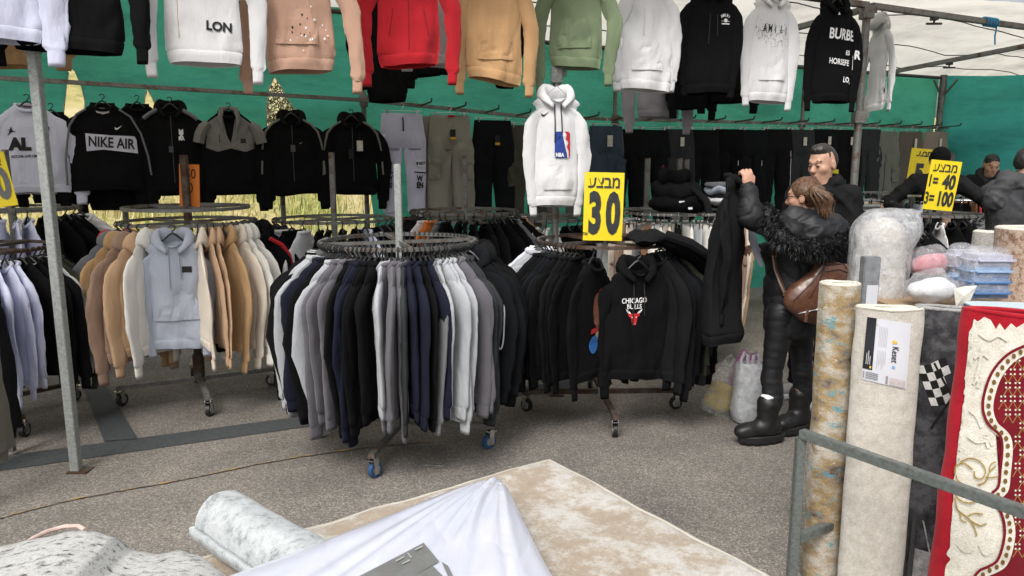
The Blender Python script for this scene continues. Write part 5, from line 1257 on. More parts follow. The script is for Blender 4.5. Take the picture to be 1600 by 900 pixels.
def hand_prims(w_, B, s=1.0, curl=.5, side=1):
    """w_ wrist point; B columns: forward (finger direction), left (across the palm), up (back of the hand)"""
    P = lambda f, l, u: np.array(w_) + B @ np.array((f, l * side, u)) * s
    o = [('e', P(.045, 0, 0), (.050 * s, .040 * s, .017 * s), B, .012)]
    for i, (l, ln) in enumerate(((-.030, .068), (-.010, .078), (.010, .074), (.028, .058))):
        a = P(.075, l, .002); c1_ = 1.25 * curl; c2_ = 2.5 * curl; d1 = (math.cos(c1_ * .6), -math.sin(c1_ * .6)); d2 = (math.cos(c2_ * .8), -math.sin(c2_ * .8)); d3 = (math.cos(c2_ * 1.25), -math.sin(c2_ * 1.25))
        p1 = (.075 + d1[0] * ln * .48, .002 + d1[1] * ln * .48); p2 = (p1[0] + d2[0] * ln * .32, p1[1] + d2[1] * ln * .32); p3 = (p2[0] + d3[0] * ln * .25, p2[1] + d3[1] * ln * .25)
        l2 = l * 1.12; o += [('c', a, P(p1[0], l2, p1[1]), .0098 * s, .0090 * s, .003), ('c', P(p1[0], l2, p1[1]), P(p2[0], l2, p2[1]), .0088 * s, .0080 * s, .003), ('c', P(p2[0], l2, p2[1]), P(p3[0], l2, p3[1]), .0080 * s, .0070 * s, .003)]
    o += [('c', P(.02, -.032, -.004), P(.055, -.052, -.020), .014 * s, .011 * s, .008), ('c', P(.055, -.052, -.020), P(.085, -.040, -.032), .0105 * s, .0085 * s, .004)]
    return o
def person(label, foot, heading, s, J, skin_c, vox=.009, head_dir=None, hands=()):
    """J: joints in forward, left, up metres (scaled by s), heading in degrees counter-clockwise from +x"""
    h = R(heading); Fw = Vector((math.cos(h), math.sin(h), 0)); Lf = Vector((-math.sin(h), math.cos(h), 0))
    root = empty('person', (foot[0], foot[1], 0), 0, label, 'person', 'people in the stall')
    W = lambda q: np.array(Fw) * q[0] * s + np.array(Lf) * q[1] * s + np.array((0, 0, q[2])) * s
    j = dict(pelvis=(0, 0, .94), waist=(0, 0, 1.06), chest=(.01, 0, 1.26), neck=(0, 0, 1.44), head=(.03, 0, 1.585), hipL=(0, .09, .91), hipR=(0, -.09, .91), kneeL=(.02, .10, .50), kneeR=(.02, -.10, .50),
             ankL=(0, .10, .09), ankR=(0, -.10, .09), toeL=(.15, .12, .03), toeR=(.15, -.12, .03), shL=(0, .175, 1.39), shR=(0, -.175, 1.39), elL=(-.02, .22, 1.11), elR=(-.02, -.22, 1.11), wrL=(.08, .22, .87), wrR=(.08, -.22, .87))
    j.update(J); K = {k: W(v) for k, v in j.items()}
    hd = head_dir if head_dir is not None else (1, 0, 0)
    hv = np.array(Fw) * hd[0] + np.array(Lf) * hd[1] + np.array((0, 0, hd[2])); HB = basis(hv)
    hp, HP = head_prims(K['head'], HB, s)
    pr = list(hp) + [('c', K['neck'], K['head'] + np.array((0, 0, -.05)), .055 * s, .052 * s, .03), ('c', K['pelvis'], K['waist'], .115 * s, .11 * s, .05), ('c', K['waist'], K['chest'], .115 * s, .13 * s, .05), ('c', K['chest'], K['neck'], .11 * s, .06 * s, .05)]
    for S_ in 'LR':
        pr += [('c', K['chest'] * .4 + K['neck'] * .6, K['sh' + S_], .06 * s, .058 * s, .04), ('c', K['sh' + S_], K['el' + S_], .05 * s, .04 * s, .02), ('c', K['el' + S_], K['wr' + S_], .038 * s, .026 * s, .02),
               ('c', K['hip' + S_], K['knee' + S_], .078 * s, .052 * s, .04), ('c', K['knee' + S_], K['ank' + S_], .05 * s, .036 * s, .02), ('c', K['ank' + S_] + np.array((0, 0, -.045 * s)), K['toe' + S_], .036 * s, .03 * s, .02)]
    for S_, Bh, curl, side in hands: pr += hand_prims(K['wr' + S_], Bh, s, curl, side)
    link('body', sdf_mesh(pr, vox), skin(skin_c), root)
    return root, K, W, HB, HP
def fold_fn(amp, fz, seed, dirn=(0, 0, 1), sharp=1.0):
    d = Vector(dirn)
    def fn(p):
        q = p.dot(d); n1 = noise.noise(Vector((p.x * 4, p.y * 4, p.z * 4 + seed))); 
        r1 = 1 - abs(noise.noise(Vector((p.x * 5 + seed + p.z * 4, p.y * 5, p.z * fz + p.x * 5)))) * 2.6; r2 = 1 - abs(noise.noise(Vector((p.x * 11 - p.z * 9, p.y * 11 + seed, p.z * fz * 1.6)))) * 2.6
        return amp * (max(0, r1) * .9 + max(0, r2) * .5 - .6 + .25 * n1)
    return fn
def face_bits(root, HP, HB, s, brow=(.02, .014, .01), beard=None, lid=True, lips=(.33, .13, .11)):
    Bm = [HB[:, i] for i in range(3)]
    for sd in (1, -1):
        link('eyebrow', sdf_mesh([('c', HP(.089, sd * .012, .036), HP(.084, sd * .034, .040), .0035 * s, .004 * s, .003), ('c', HP(.084, sd * .034, .040), HP(.07, sd * .052, .034), .004 * s, .0025 * s, .003)], .002), plain('brow', brow, .8), root)
        link('eye', sdf_mesh([('e', HP(.0885, sd * .031, .008), (.0045 * s, .014 * s, .0042 * s), HB, .001)], .0016), plain('eye_line', (.03, .02, .017), .3), root)
    link('lips', sdf_mesh([('c', HP(.0925, .017, -.0585), HP(.0945, -.0, -.0575), .0032 * s, .0048 * s, .003), ('c', HP(.0945, 0, -.0575), HP(.0925, -.017, -.0585), .0048 * s, .0032 * s, .003), ('c', HP(.09, .013, -.0685), HP(.09, -.013, -.0685), .0048 * s, .0048 * s, .003)], .002), plain('lips', lips, .45), root)
BLK_JACKET = lambda c=(.0075, .008, .0095), r=.66: plain('shell_jacket', c, r, bumps=.4, bscale=28, var=.25, spec=.45)
# ---------------- woman in the middle ground, seen from behind, facing left
gw = (G(1186, 690) + G(1243, 676)) / 2; sw = PY(1256, 279, gw.y).z / 1.705; print('SW', sw, gw); HEAD_W = 176
zt = PY(1168, 276, gw.y - .05)
Hw = R(HEAD_W); Fw = Vector((math.cos(Hw), math.sin(Hw), 0)); Lw = Vector((-math.sin(Hw), math.cos(Hw), 0))
def inv(p): q = Vector(p) - Vector((gw.x, gw.y, 0)); return (q.dot(Fw) / sw, q.dot(Lw) / sw, q.z / sw)
dY = -.13
JW = dict(shL=inv(PY(1232, 366, gw.y - .14)), elL=inv(PY(1172, 336, gw.y - .20)), wrL=inv(PY(1170, 292, gw.y - .17)), shR=inv(PY(1250, 366, gw.y + .19)), elR=inv(PY(1222, 412, gw.y + .17)), wrR=inv(PY(1194, 389, gw.y + .02)),
          head=inv(PY(1256, 309, gw.y + .02)), neck=inv(PY(1262, 350, gw.y + .02)), chest=inv(PY(1245, 400, gw.y + .02)), waist=inv(PY(1240, 450, gw.y)), pelvis=inv(PY(1238, 490, gw.y)), hipL=inv(PY(1220, 500, gw.y - .07)), hipR=inv(PY(1250, 500, gw.y + .08)),
          kneeL=inv(PY(1205, 590, gw.y - .06)), ankL=inv(PY(1198, 672, gw.y - .09)), toeL=inv(PY(1176, 686, gw.y - .11)), kneeR=inv(PY(1253, 580, gw.y + .08)), ankR=inv(PY(1247, 660, gw.y + .10)), toeR=inv(PY(1236, 664, gw.y + .06)))
up_hand = basis((.12, .05, 1)); lo_hand = basis((-1, -.25, .12))
def hb(f, u): f = Vector(f).normalized(); u = Vector(u); u = (u - f * u.dot(f)).normalized(); l = u.cross(f); return np.array([[f[i], l[i], u[i]] for i in range(3)])
rw, K, W, HB, HP = person('woman in a black fur hooded jacket holding up a black garment, brown bag behind her', gw, HEAD_W, sw, JW, (.52, .29, .2), .0065, (1, -.62, -.12),
    (('L', hb((-.15, .1, 1), (.25, -1, .1)), .85, 1), ('R', hb((-1, -.1, .1), (0, -.3, 1)), .6, 1)))
v3 = lambda *a: np.array(a)
pj = [('c', K['pelvis'] + v3(0, 0, -.04), K['waist'], .17, .158, .06), ('c', K['waist'], K['chest'], .165, .165, .06), ('c', K['chest'], K['neck'] + v3(0, 0, -.05), .16, .105, .05), ('c', K['shL'], K['shR'], .09, .09, .05),
      ('c', K['shL'], K['elL'], .088, .072, .04), ('c', K['elL'], K['wrL'] + v3(0, 0, -.01), .07, .048, .03), ('c', K['shR'], K['elR'], .085, .068, .04), ('c', K['elR'], K['wrR'], .066, .048, .03),
      ('-e', K['pelvis'] + v3(0, 0, -.26), (.6, .6, .13), None, .01)]
def quilt(p):
    a = 1 if p.z < 1.12 else .45
    return .007 * a * (abs(math.sin(p.z * 34 + 2.2 * p.x + .8 * nz(p.x * 4, p.y * 4, p.z * 3))) - .5) - .006 * max(0, 1 - abs(nz(p.x * 9 + p.z * 4, p.y * 9, p.z * 13, 8)) * 6) + .007 * nz(p.x * 8, p.y * 8, p.z * 9, 2) + .005 * nz(p.x * 20, p.y * 20, p.z * 26, 3)
link('jacket', sdf_mesh(pj, .0085, quilt), BLK_JACKET(), rw)
pt_ = []
for S_ in 'LR': pt_ += [('c', K['hip' + S_] + v3(0, 0, .04), K['knee' + S_], .090, .058, .04), ('c', K['knee' + S_], K['ank' + S_] + v3(.01, 0, .13), .057, .046, .03), ('e', K['knee' + S_] * .35 + K['ank' + S_] * .65 + v3(.035, 0, .10), (.052, .05, .11), None, .03)]
pt_ += [('c', K['pelvis'] + v3(0, 0, .0), K['pelvis'] + v3(0, 0, .08), .145, .14, .05), ('e', K['pelvis'] + v3(.04, 0, -.05), (.12, .15, .11), None, .05)]
def lw(p): return -.0026 * max(0, 1 - abs(noise.noise(Vector((p.x * 5 + p.z * 4, p.y * 5, p.z * 21)))) * 5) + .003 * nz(p.x * 14, p.y * 14, p.z * 40)
link('trousers', sdf_mesh(pt_, .008, lw), plain('coated_trousers', (.008, .008, .0095), .56, bumps=.35, bscale=35, var=.2), rw)
M_BOOT = plain('black_leather', (.008, .008, .008), .5, bumps=.25, bscale=40, var=.2); M_SOLE = plain('boot_sole', (.011, .011, .011), .6)
for S_ in 'LR':
    a, tt = K['ank' + S_], K['toe' + S_]; d = (tt - a) * v3(1, 1, 0); d = d / np.linalg.norm(d); lft = v3(-d[1], d[0], 0); heel = a * v3(1, 1, 0) - d * .05
    z0 = 0.055; bo = [('c', a * v3(1, 1, 0) + v3(0, 0, .25), a * v3(1, 1, 0) + v3(0, 0, .11), .066, .060, .03), ('c', heel + v3(0, 0, .095) + d * .01, heel + d * .16 + v3(0, 0, .088), .056, .052, .04), ('e', heel + d * .20 + v3(0, 0, .085), (.068, .052, .045), np.array([d, lft, (0, 0, 1)]).T, .03)]
    bt = link('boot', sdf_mesh(bo, .007, lambda p: .003 * nz(p.x * 20, p.y * 20, p.z * 30)), M_BOOT, rw)
    b = MB(); n = 28; ring = []
    for k in range(n):
        a_ = 2 * math.pi * k / n; f_ = .108 + .155 * math.cos(a_) * 1.0; w_ = .062 * math.sin(a_) * (1 if math.cos(a_) < .2 else 1.05)
        ring.append(heel + d * (f_ - .025) + lft * w_)
    v = []
    for z, sc in ((.004, .93), (.018, .98), (.022, 1.0), (.055, 1.03), (.06, .98)):
        for k, q in enumerate(ring):
            c_ = heel + d * .085; e_ = c_ + (q - c_) * sc; lug = 0 if z > .02 else (.0 if k % 2 else .012); v.append((e_[0], e_[1], z + lug))
    f = []
    for i in range(4):
        for k in range(n): f.append([i * n + k, i * n + (k + 1) % n, (i + 1) * n + (k + 1) % n, (i + 1) * n + k])
    f += [list(range(n))[::-1], [4 * n + k for k in range(n)]]
    link('sole', mesh(v, f, False), M_SOLE, bt)
    link('sock', sdf_mesh([('c', a * v3(1, 1, 0) + v3(0, 0, .24), a * v3(1, 1, 0) + v3(0, 0, .262), .058, .058, .01)], .006), fab('W'), rw)
# hair: scalp cap and ponytail
M_HAIRW = hair_mat((.055, .027, .014), (.19, .10, .052))
hp = [('e', HP(-.016, 0, .038), (.098 * sw, .083 * sw, .096 * sw), HB, .01), ('e', HP(-.05, 0, .0), (.062, .074, .07), HB, .03), ('-e', HP(.105, 0, -.02), (.075, .12, .095), HB, .008), ('-e', HP(-.01, .09, -.03), (.034, .03, .045), HB, .006), ('-e', HP(-.01, -.09, -.03), (.034, .03, .045), HB, .006), ('-e', HP(.0, 0, -.12), (.15, .15, .06), HB, .01)]
hr = link('hair', sdf_mesh(hp, .005, lambda p: .002 * nz(p.x * 30, p.y * 30, p.z * 60)), M_HAIRW, rw)
q0, q1, q2 = HP(-.105, 0, .055), HP(-.135, -.01, -.01), HP(-.128, -.02, -.15)
q0, q1, q2 = [np.array(PY(x, y, gw.y - .20) - Vector((gw.x, gw.y, 0))) for x, y in ((1272, 297), (1285, 311), (1290, 340))]
pony = [('c', HP(-.09, 0, .03), q0, .040, .026, .02), ('c', q0, q1, .026, .036, .02), ('c', q1, q1 * .4 + q2 * .6, .036, .028, .02), ('c', q1 * .4 + q2 * .6, q2, .028, .010, .02)]
def strands(p): return .0035 * nz(p.x * 70, p.y * 70, p.z * 10) + .003 * nz(p.x * 40, p.y * 40, p.z * 8)
link('ponytail', sdf_mesh(pony, .0045, strands), M_HAIRW, hr)
b = MB(); cc = Vector(q0); ax_ = (Vector(q1) - Vector(HP(-.09, 0, .03))).normalized(); u_ = ax_.cross(Vector((0, 0, 1))).normalized(); w_ = ax_.cross(u_); b.tube([cc + (u_ * math.cos(i * .42) + w_ * math.sin(i * .42)) * .021 for i in range(15)], .0045, 6, closed=True); b.build('hair_tie', M_BLKP, hr, True)
HT = bvh_of(hr.data); hv_ = [q.co.copy() for q in hr.data.vertices]; rs = random.Random(2); v = []; f = []
def strip(pts, w_):
    q = len(v); m_ = len(pts)
    for i, p_ in enumerate(pts):
        t_ = (pts[min(i + 1, m_ - 1)] - pts[max(0, i - 1)]).normalized(); s_ = t_.cross(Vector((0.05, -1, .1))).normalized() * w_ * (1 - .6 * i / m_); v.append(p_ + s_); v.append(p_ - s_)
    for i in range(m_ - 1): f.append([q + 2 * i, q + 2 * i + 1, q + 2 * i + 3, q + 2 * i + 2])
Q0 = Vector(q0)
for k in range(420):
    a0 = hv_[rs.randrange(len(hv_))]; pts = []
    for i in range(7):
        p_ = a0.lerp(Q0, i / 6); h_ = HT.find_nearest(p_); pts.append(h_[0] + h_[1] * (.0015 + .002 * rs.random()))
    strip(pts, .0016)
for k in range(320):
    o_ = Vector((rs.gauss(0, 1), rs.gauss(0, 1), rs.gauss(0, .4))); e0 = .35 + .65 * rs.random(); pts = []
    for i in range(9):
        u = i / 8 * e0; p_ = (Vector(q0).lerp(Vector(q1), u * 2) if u < .5 else Vector(q1).lerp(Vector(q2), u * 2 - 1)); pts.append(p_ + o_ * (.010 + .015 * math.sin(min(1, u * 1.4) * 2.6)) + Vector((0, -.012, 0)))
    strip(pts, .0022)
sh = link('hair_strands', mesh(v, f, False), M_HAIRW, hr); sh['kind'] = 'stuff'
face_bits(rw, HP, HB, sw)
# glasses
b = MB()
for sd in (1, -1):
    b.tube([HP(.098, sd * .033 + .022 * math.cos(i * .42), .010 + .018 * math.sin(i * .42)) for i in range(15)], .0013, 5, closed=True); b.tube([HP(.092, sd * .055, .014), HP(.03, sd * .080, .016), HP(-.018, sd * .084, .008)], .0026, 5)
b.tube([HP(.104, .012, .014), HP(.104, -.012, .014)], .0022, 5); b.build('glasses', M_BLKP, rw, True)
# hood lying on the back with fur trim
hc = K['neck'] + v3(.02, -.05, -.03)
P_ = lambda x, y, dy: np.array(PY(x, y, gw.y + dy) - Vector((gw.x, gw.y, 0)))
hood_p = [('c', P_(1240, 335, -.12), P_(1300, 352, -.05), .05, .07, .05), ('c', P_(1240, 340, -.12), P_(1270, 362, -.16), .05, .085, .05), ('c', P_(1270, 362, -.16), P_(1300, 356, -.1), .085, .07, .05), ('e', P_(1280, 362, -.10), (.12, .085, .07), None, .05)]
hd = link('hood', sdf_mesh(hood_p, .0085, fold_fn(.018, 9, 2)), BLK_JACKET((.014, .015, .018), .6), rw)
path = [P_(1197, 331, -.20), P_(1203, 350, -.24), P_(1222, 372, -.27), P_(1248, 384, -.28), P_(1278, 390, -.27), P_(1304, 384, -.2), P_(1314, 370, -.10), P_(1308, 356, .0)]
fp = [('c', a_, b_, .043, .046, .02) for a_, b_ in zip(path, path[1:])]; fm = sdf_mesh(fp, .011)
rf_ = random.Random(8); v = []; f = []
base = [(q.co.copy(), q.normal.copy()) for q in fm.vertices]
for k in range(5200):
    c_, n_ = base[rf_.randrange(len(base))]; d = (n_ + Vector((rf_.gauss(0, .45), rf_.gauss(0, .45), rf_.gauss(-.15, .45)))).normalized(); L_ = rf_.uniform(.018, .042); e_ = d.cross(Vector((rf_.random(), rf_.random(), rf_.random()))).normalized() * .0035
    q = len(v); m_ = c_ + d * L_ * .6 + Vector((0, 0, -.004)); v += [c_ - e_ - n_ * .01, c_ + e_ - n_ * .01, m_ + e_ * .7, m_ - e_ * .7, c_ + d * L_ + Vector((0, 0, -.014))]; f += [[q, q + 1, q + 2, q + 3], [q + 3, q + 2, q + 4]]
M_FUR = plain('fur', (.012, .012, .013), .55, bscale=30, var=.4)
ft = link('fur_trim', fm, M_FUR, rw); link('fur_pile', mesh(v, f, False), M_FUR, ft)
# shoulder bag
M_BAG = plain('brown_leather', (.105, .045, .026), .34, bumps=.35, bscale=26, var=.3, coat=.15); gy = gw.y
bag = empty('shoulder_bag', (gw.x, gw.y, 0), 0, 'brown leather shoulder bag hanging behind the woman in black', 'bag')
bp_ = [('c', P_(1252, 462, -.23), P_(1300, 440, -.2), .075, .075, .05), ('c', P_(1258, 478, -.23), P_(1300, 470, -.19), .08, .075, .05), ('c', P_(1240, 470, -.23), P_(1288, 425, -.2), .055, .06, .05), ('c', P_(1288, 420, -.2), P_(1318, 428, -.17), .055, .06, .04), ('c', P_(1262, 490, -.22), P_(1276, 494, -.21), .05, .05, .04)]
def flat_y(me, y0, k):
    for q in me.vertices: q.co.y = y0 + (q.co.y - y0) * k
    return me
link('pouch', flat_y(sdf_mesh(bp_, .007, lambda p: .005 * nz(p.x * 11, p.y * 11, p.z * 11) + .003 * nz(p.x * 25, p.y * 25, p.z * 25)), P_(1270, 460, -.21)[1], .8), M_BAG, bag)
bvb = bvh_of(bag.children[0].data)
def on_bag(pts, r_, name, mat, off=.004):
    out = []
    for i, ((x0, y0), (x1, y1)) in enumerate(zip(pts, pts[1:])):
        for k in range(6):
            p = Vector(P_(x0 + (x1 - x0) * k / 6, y0 + (y1 - y0) * k / 6, -.9)); d = (p + Vector((gw.x, gw.y, 0)) - cam.location).normalized(); h = bvb.ray_cast(p, d)
            if h[0]: out.append(h[0] - d * off)
    if len(out) > 2: b = MB(); b.tube(out, r_, 6); return b.build(name, mat, bag, True)
on_bag([(1240, 470), (1268, 442), (1290, 414), (1318, 412), (1332, 428)], .004, 'zip_seam', plain('dark_brown', (.045, .02, .012), .5)); on_bag([(1248, 490), (1276, 484), (1300, 462)], .0035, 'zip_seam', M_CHROME)
on_bag([(1290, 412), (1280, 440), (1262, 470)], .0035, 'seam', plain('dark_brown', (.045, .02, .012), .5)); on_bag([(1288, 424), (1312, 421), (1330, 428)], .003, 'seam', plain('dark_brown', (.045, .02, .012), .5))
b = MB(); b.tube([P_(1262, 484, -.33), P_(1260, 492, -.335), P_(1259, 503, -.335)], .009, 6, True, .5); b.build('zip_pull', M_BAG, bag)
bvj = bvh_of([c_ for c_ in rw.children if c_.name.startswith('jacket')][0].data)
sp_ = []
for x0, y0 in ((1222, 352), (1214, 375), (1209, 398), (1212, 420), (1219, 440), (1227, 458), (1234, 470)):
    p = Vector(P_(x0, y0, -.9)); d = (p + Vector((gw.x, gw.y, 0)) - cam.location).normalized(); h = bvj.ray_cast(p, d); sp_.append((h[0] - d * .012) if h[0] else Vector(P_(x0, y0, -.20)))
b = MB(); b.tube(sp_, .013, 8, True, .35); b.build('strap', M_BAG, bag, True)
for i in (2, 5): b = MB(); c_ = sp_[i]; b.tube([c_ + Vector((.018 * math.cos(a), -.008, .016 * math.sin(a))) for a in [R(45 + 90 * k) for k in range(4)]], .003, 5, closed=True); b.build('buckle', metal('brass', (.45, .36, .2), .05, .3), bag)
# garment in her hand
gh = PY(1166, 272, gw.y - .16)
gm2 = make_top(411, W=.20, L=.98, SH=.17, D=.085, sl=.66, spread=-.01, elbow=.02, fold=2.2, thin=1.0, droop=-.1, sleeve_r=.06)
hr_ = empty('coat', gh + Vector((-.035, .12, -.01)), 0, 'long black coat held up by the woman with the raised hand', 'coat', None, rot=(0, R(4), R(62))); assemble(hr_, gm2, fabric((.009, .009, .01), .1, .95, .05))
b = MB(); q_ = Vector((gw.x, gw.y, 0)); b.tube([Vector(P_(1172, 345, .0)) + q_, Vector(P_(1176, 372, -.02)) + q_, Vector(P_(1182, 395, -.02)) + q_, Vector(P_(1190, 416, -.02)) + q_], [.012, .026, .022, .012], 8, True, .4); lm_ = b.mesh(True); lm_.transform((Matrix.Translation(hr_.location) @ hr_.rotation_euler.to_matrix().to_4x4()).inverted()); link('lining', lm_, fab('S'), hr_)
dt = swing_tag(hr_, -.04, -.12, -.30, WC, .03, .05)
# ---------------- man behind her
pm_ = PY(1287, 282, gw.y + .75); sm = 1.0
head_z = pm_.z; sm = (PY(1278, 229, pm_.y).z) / 1.715
Jm = dict(head=(.02, 0, 1.60), wrL=(.20, .16, .98), wrR=(.2, -.12, .98), elL=(.02, .26, 1.12), elR=(.02, -.25, 1.12))
rm, K, W, HB, HP = person('man with short dark hair and stubble in a black hooded jacket behind the woman', (pm_.x, pm_.y), 214, sm, Jm, (.50, .29, .2), .0065, (1, -.10, -.22), (('L', hb((-1, -.6, -.2), (0, 0, 1)), .5, 1), ('R', hb((-1, -.6, -.2), (0, 0, 1)), .5, -1)))
jk = [('c', K['pelvis'], K['waist'], .17, .165, .05), ('c', K['waist'], K['chest'], .165, .18, .05), ('c', K['chest'], K['neck'] + v3(0, 0, -.06), .17, .10, .05), ('c', K['shL'], K['shR'], .085, .085, .05)]
for S_ in 'LR': jk += [('c', K['sh' + S_], K['el' + S_], .088, .07, .04), ('c', K['el' + S_], K['wr' + S_], .066, .048, .03)]
link('jacket', sdf_mesh(jk, .010, fold_fn(.013, 6, 3)), plain('jacket_cloth', (.006, .006, .0065), .8, bumps=.3, bscale=40, spec=.2), rm)
fwd = HB[:, 0] * v3(1, 1, 0); nk = K['neck']
link('hood', sdf_mesh([('c', nk + v3(0, 0, .03) + HB[:, 1] * .10 + fwd * .0, nk - fwd * .09 + v3(0, 0, .04), .05, .055, .04), ('c', nk + v3(0, 0, .03) - HB[:, 1] * .10, nk - fwd * .09 + v3(0, 0, .04), .05, .055, .04), ('c', nk + HB[:, 1] * .10 + v3(0, 0, .02), nk + fwd * .09 + HB[:, 1] * .05 + v3(0, 0, -.05), .045, .04, .03), ('c', nk - HB[:, 1] * .10 + v3(0, 0, .02), nk + fwd * .09 - HB[:, 1] * .05 + v3(0, 0, -.05), .045, .04, .03), ('c', nk - fwd * .1 + v3(0, 0, .03), nk - fwd * .13 + v3(0, 0, -.12), .06, .07, .04)], .009, fold_fn(.018, 10, 5)), plain('jacket_cloth', (.006, .006, .0065), .8, bumps=.3, bscale=40, spec=.2), rm)
tr = []
for S_ in 'LR': tr += [('c', K['hip' + S_], K['knee' + S_], .10, .075, .04), ('c', K['knee' + S_], K['ank' + S_] + v3(0, 0, -.0), .072, .06, .03)]
link('trousers', sdf_mesh(tr + [('c', K['hipL'], K['hipR'], .115, .115, .05)], .011, fold_fn(.010, 8, 7)), fab('Z'), rm)
for S_ in 'LR':
    a, tt = K['ank' + S_], K['toe' + S_]; d = (tt - a) * v3(1, 1, 0); d = d / np.linalg.norm(d); a0 = a * v3(1, 1, 0)
    sh_ = link('sneaker', sdf_mesh([('c', a0 - d * .04 + v3(0, 0, .07), a0 + d * .15 + v3(0, 0, .055), .048, .042, .03), ('c', a0 + v3(0, 0, .10), a0 + v3(0, 0, .06), .05, .05, .03), ('-e', a0 + v3(0, 0, -.08), (.6, .6, .1), None, .004)], .007), fabric((.33, .32, .30), .3), rm)
    link('sole', sdf_mesh([('c', a0 - d * .045 + v3(0, 0, .022), a0 + d * .165 + v3(0, 0, .022), .05, .048, .01), ('-e', a0 + v3(0, 0, -.095), (.6, .6, .1), None, .003), ('-e', a0 + v3(0, 0, .145), (.6, .6, .1), None, .003)], .006), fab('W'), sh_)
M_HAIRM = hair_mat((.012, .010, .009), (.045, .036, .03))
link('hair', sdf_mesh([('e', HP(-.014, 0, .043), (.092, .0775, .087), HB, .01), ('e', HP(.02, 0, .105), (.062, .058, .034), HB, .03), ('e', HP(-.05, 0, .01), (.055, .07, .07), HB, .02), ('-e', HP(.135, 0, .004), (.085, .13, .097), HB, .006), ('-e', HP(-.002, .085, -.03), (.03, .03, .045), HB, .005), ('-e', HP(-.002, -.085, -.03), (.03, .03, .045), HB, .005), ('-e', HP(0, 0, -.125), (.2, .2, .075), HB, .008)], .0045, lambda p: .004 * nz(p.x * 60, p.y * 60, p.z * 25)), M_HAIRM, rm)
link('beard', sdf_mesh([('e', HP(.028, 0, -.05), (.0655, .0615, .080), HB, .02), ('e', HP(.062, 0, -.094), (.029, .032, .026), HB, .02), ('-e', HP(.04, 0, .03), (.12, .12, .066), HB, .004), ('-e', HP(.105, 0, -.066), (.03, .022, .008), HB, .004), ('-e', HP(.10, 0, -.028), (.035, .022, .022), HB, .004), ('-e', HP(-.05, 0, -.06), (.055, .12, .12), HB, .01)], .004), plain('stubble', (.17, .10, .075), .85, bscale=120, var=.5), rm)
face_bits(rm, HP, HB, sm)
# ---------------- beanie, young man, man in grey at the right
def simple_person(label, px, py_top, Y, heading, J, skin_c, jacket_c, head_dir, cap=None, hoodc=None, vox=.011, hands=None):
    p = PY(px, py_top, Y); s_ = p.z / 1.715 if not J.get('_s') else J.pop('_s'); r_, K, W, HB, HP = person(label, (p.x, p.y), heading, s_, J, skin_c, vox, head_dir, hands or ())
    jk = [('c', K['pelvis'], K['waist'], .165, .16, .05), ('c', K['waist'], K['chest'], .16, .175, .05), ('c', K['chest'], K['neck'] + v3(0, 0, -.05), .165, .10, .05), ('c', K['shL'], K['shR'], .085, .085, .05)]
    for S_ in 'LR': jk += [('c', K['sh' + S_], K['el' + S_], .085, .068, .04), ('c', K['el' + S_], K['wr' + S_], .064, .046, .03)]
    link('jacket', sdf_mesh(jk, .011, fold_fn(.012, 6, px)), plain('jacket_cloth', jacket_c, .8, bumps=.3, bscale=40, var=.2, spec=.2), r_)
    tr = []
    for S_ in 'LR': tr += [('c', K['hip' + S_], K['knee' + S_], .10, .075, .04), ('c', K['knee' + S_], K['ank' + S_], .072, .06, .03)]
    link('trousers', sdf_mesh(tr + [('c', K['hipL'], K['hipR'], .115, .115, .05)], .014, fold_fn(.010, 8, 7)), fab('K'), r_)
    for S_ in 'LR':
        a, tt = K['ank' + S_], K['toe' + S_]; d = (tt - a) * v3(1, 1, 0); d = d / np.linalg.norm(d); a0 = a * v3(1, 1, 0)
        link('shoe', sdf_mesh([('c', a0 - d * .04 + v3(0, 0, .06), a0 + d * .15 + v3(0, 0, .05), .05, .042, .03), ('-e', a0 + v3(0, 0, -.095), (.6, .6, .1), None, .004)], .010), M_BOOT, r_)
    if cap == 'beanie': link('beanie', sdf_mesh([('e', HP(-.012, 0, .045), (.108, .092, .105), HB, .01), ('e', HP(-.03, 0, .0), (.09, .088, .07), HB, .02), ('-e', HP(.14, 0, -.04), (.09, .14, .09), HB, .01), ('-e', HP(0, 0, -.16), (.2, .2, .09), HB, .01)], .008), fabric((.006, .006, .0065), .1), r_)
    elif cap == 'hair': link('hair', sdf_mesh([('e', HP(-.012, 0, .048), (.097, .081, .088), HB, .01), ('e', HP(-.05, 0, .01), (.055, .07, .07), HB, .02), ('-e', HP(.13, 0, -.03), (.085, .13, .088), HB, .006), ('-e', HP(0, 0, -.125), (.2, .2, .085), HB, .008)], .005, lambda p: .004 * nz(p.x * 60, p.y * 60, p.z * 40)), hair_mat((.008, .008, .008), (.02, .018, .017)), r_)
    if hoodc:
        nk = K['neck']; fw = HB[:, 0] * v3(1, 1, 0); lf = HB[:, 1]
        link('hood', sdf_mesh([('c', nk + v3(0, 0, .05) + lf * .09, nk - fw * .09 + v3(0, 0, .05), .055, .06, .04), ('c', nk + v3(0, 0, .05) - lf * .09, nk - fw * .09 + v3(0, 0, .05), .055, .06, .04), ('c', nk - fw * .1 + v3(0, 0, .04), nk - fw * .15 + v3(0, 0, -.10), .07, .09, .04), ('c', nk + lf * .1, nk + fw * .08 + lf * .05 + v3(0, 0, -.04), .045, .04, .03), ('c', nk - lf * .1, nk + fw * .08 - lf * .05 + v3(0, 0, -.04), .045, .04, .03)], .010, fold_fn(.016, 10, 5)), plain('jacket_cloth', hoodc, .75, bumps=.3, bscale=40, var=.2), r_)
    return r_, K, HB, HP
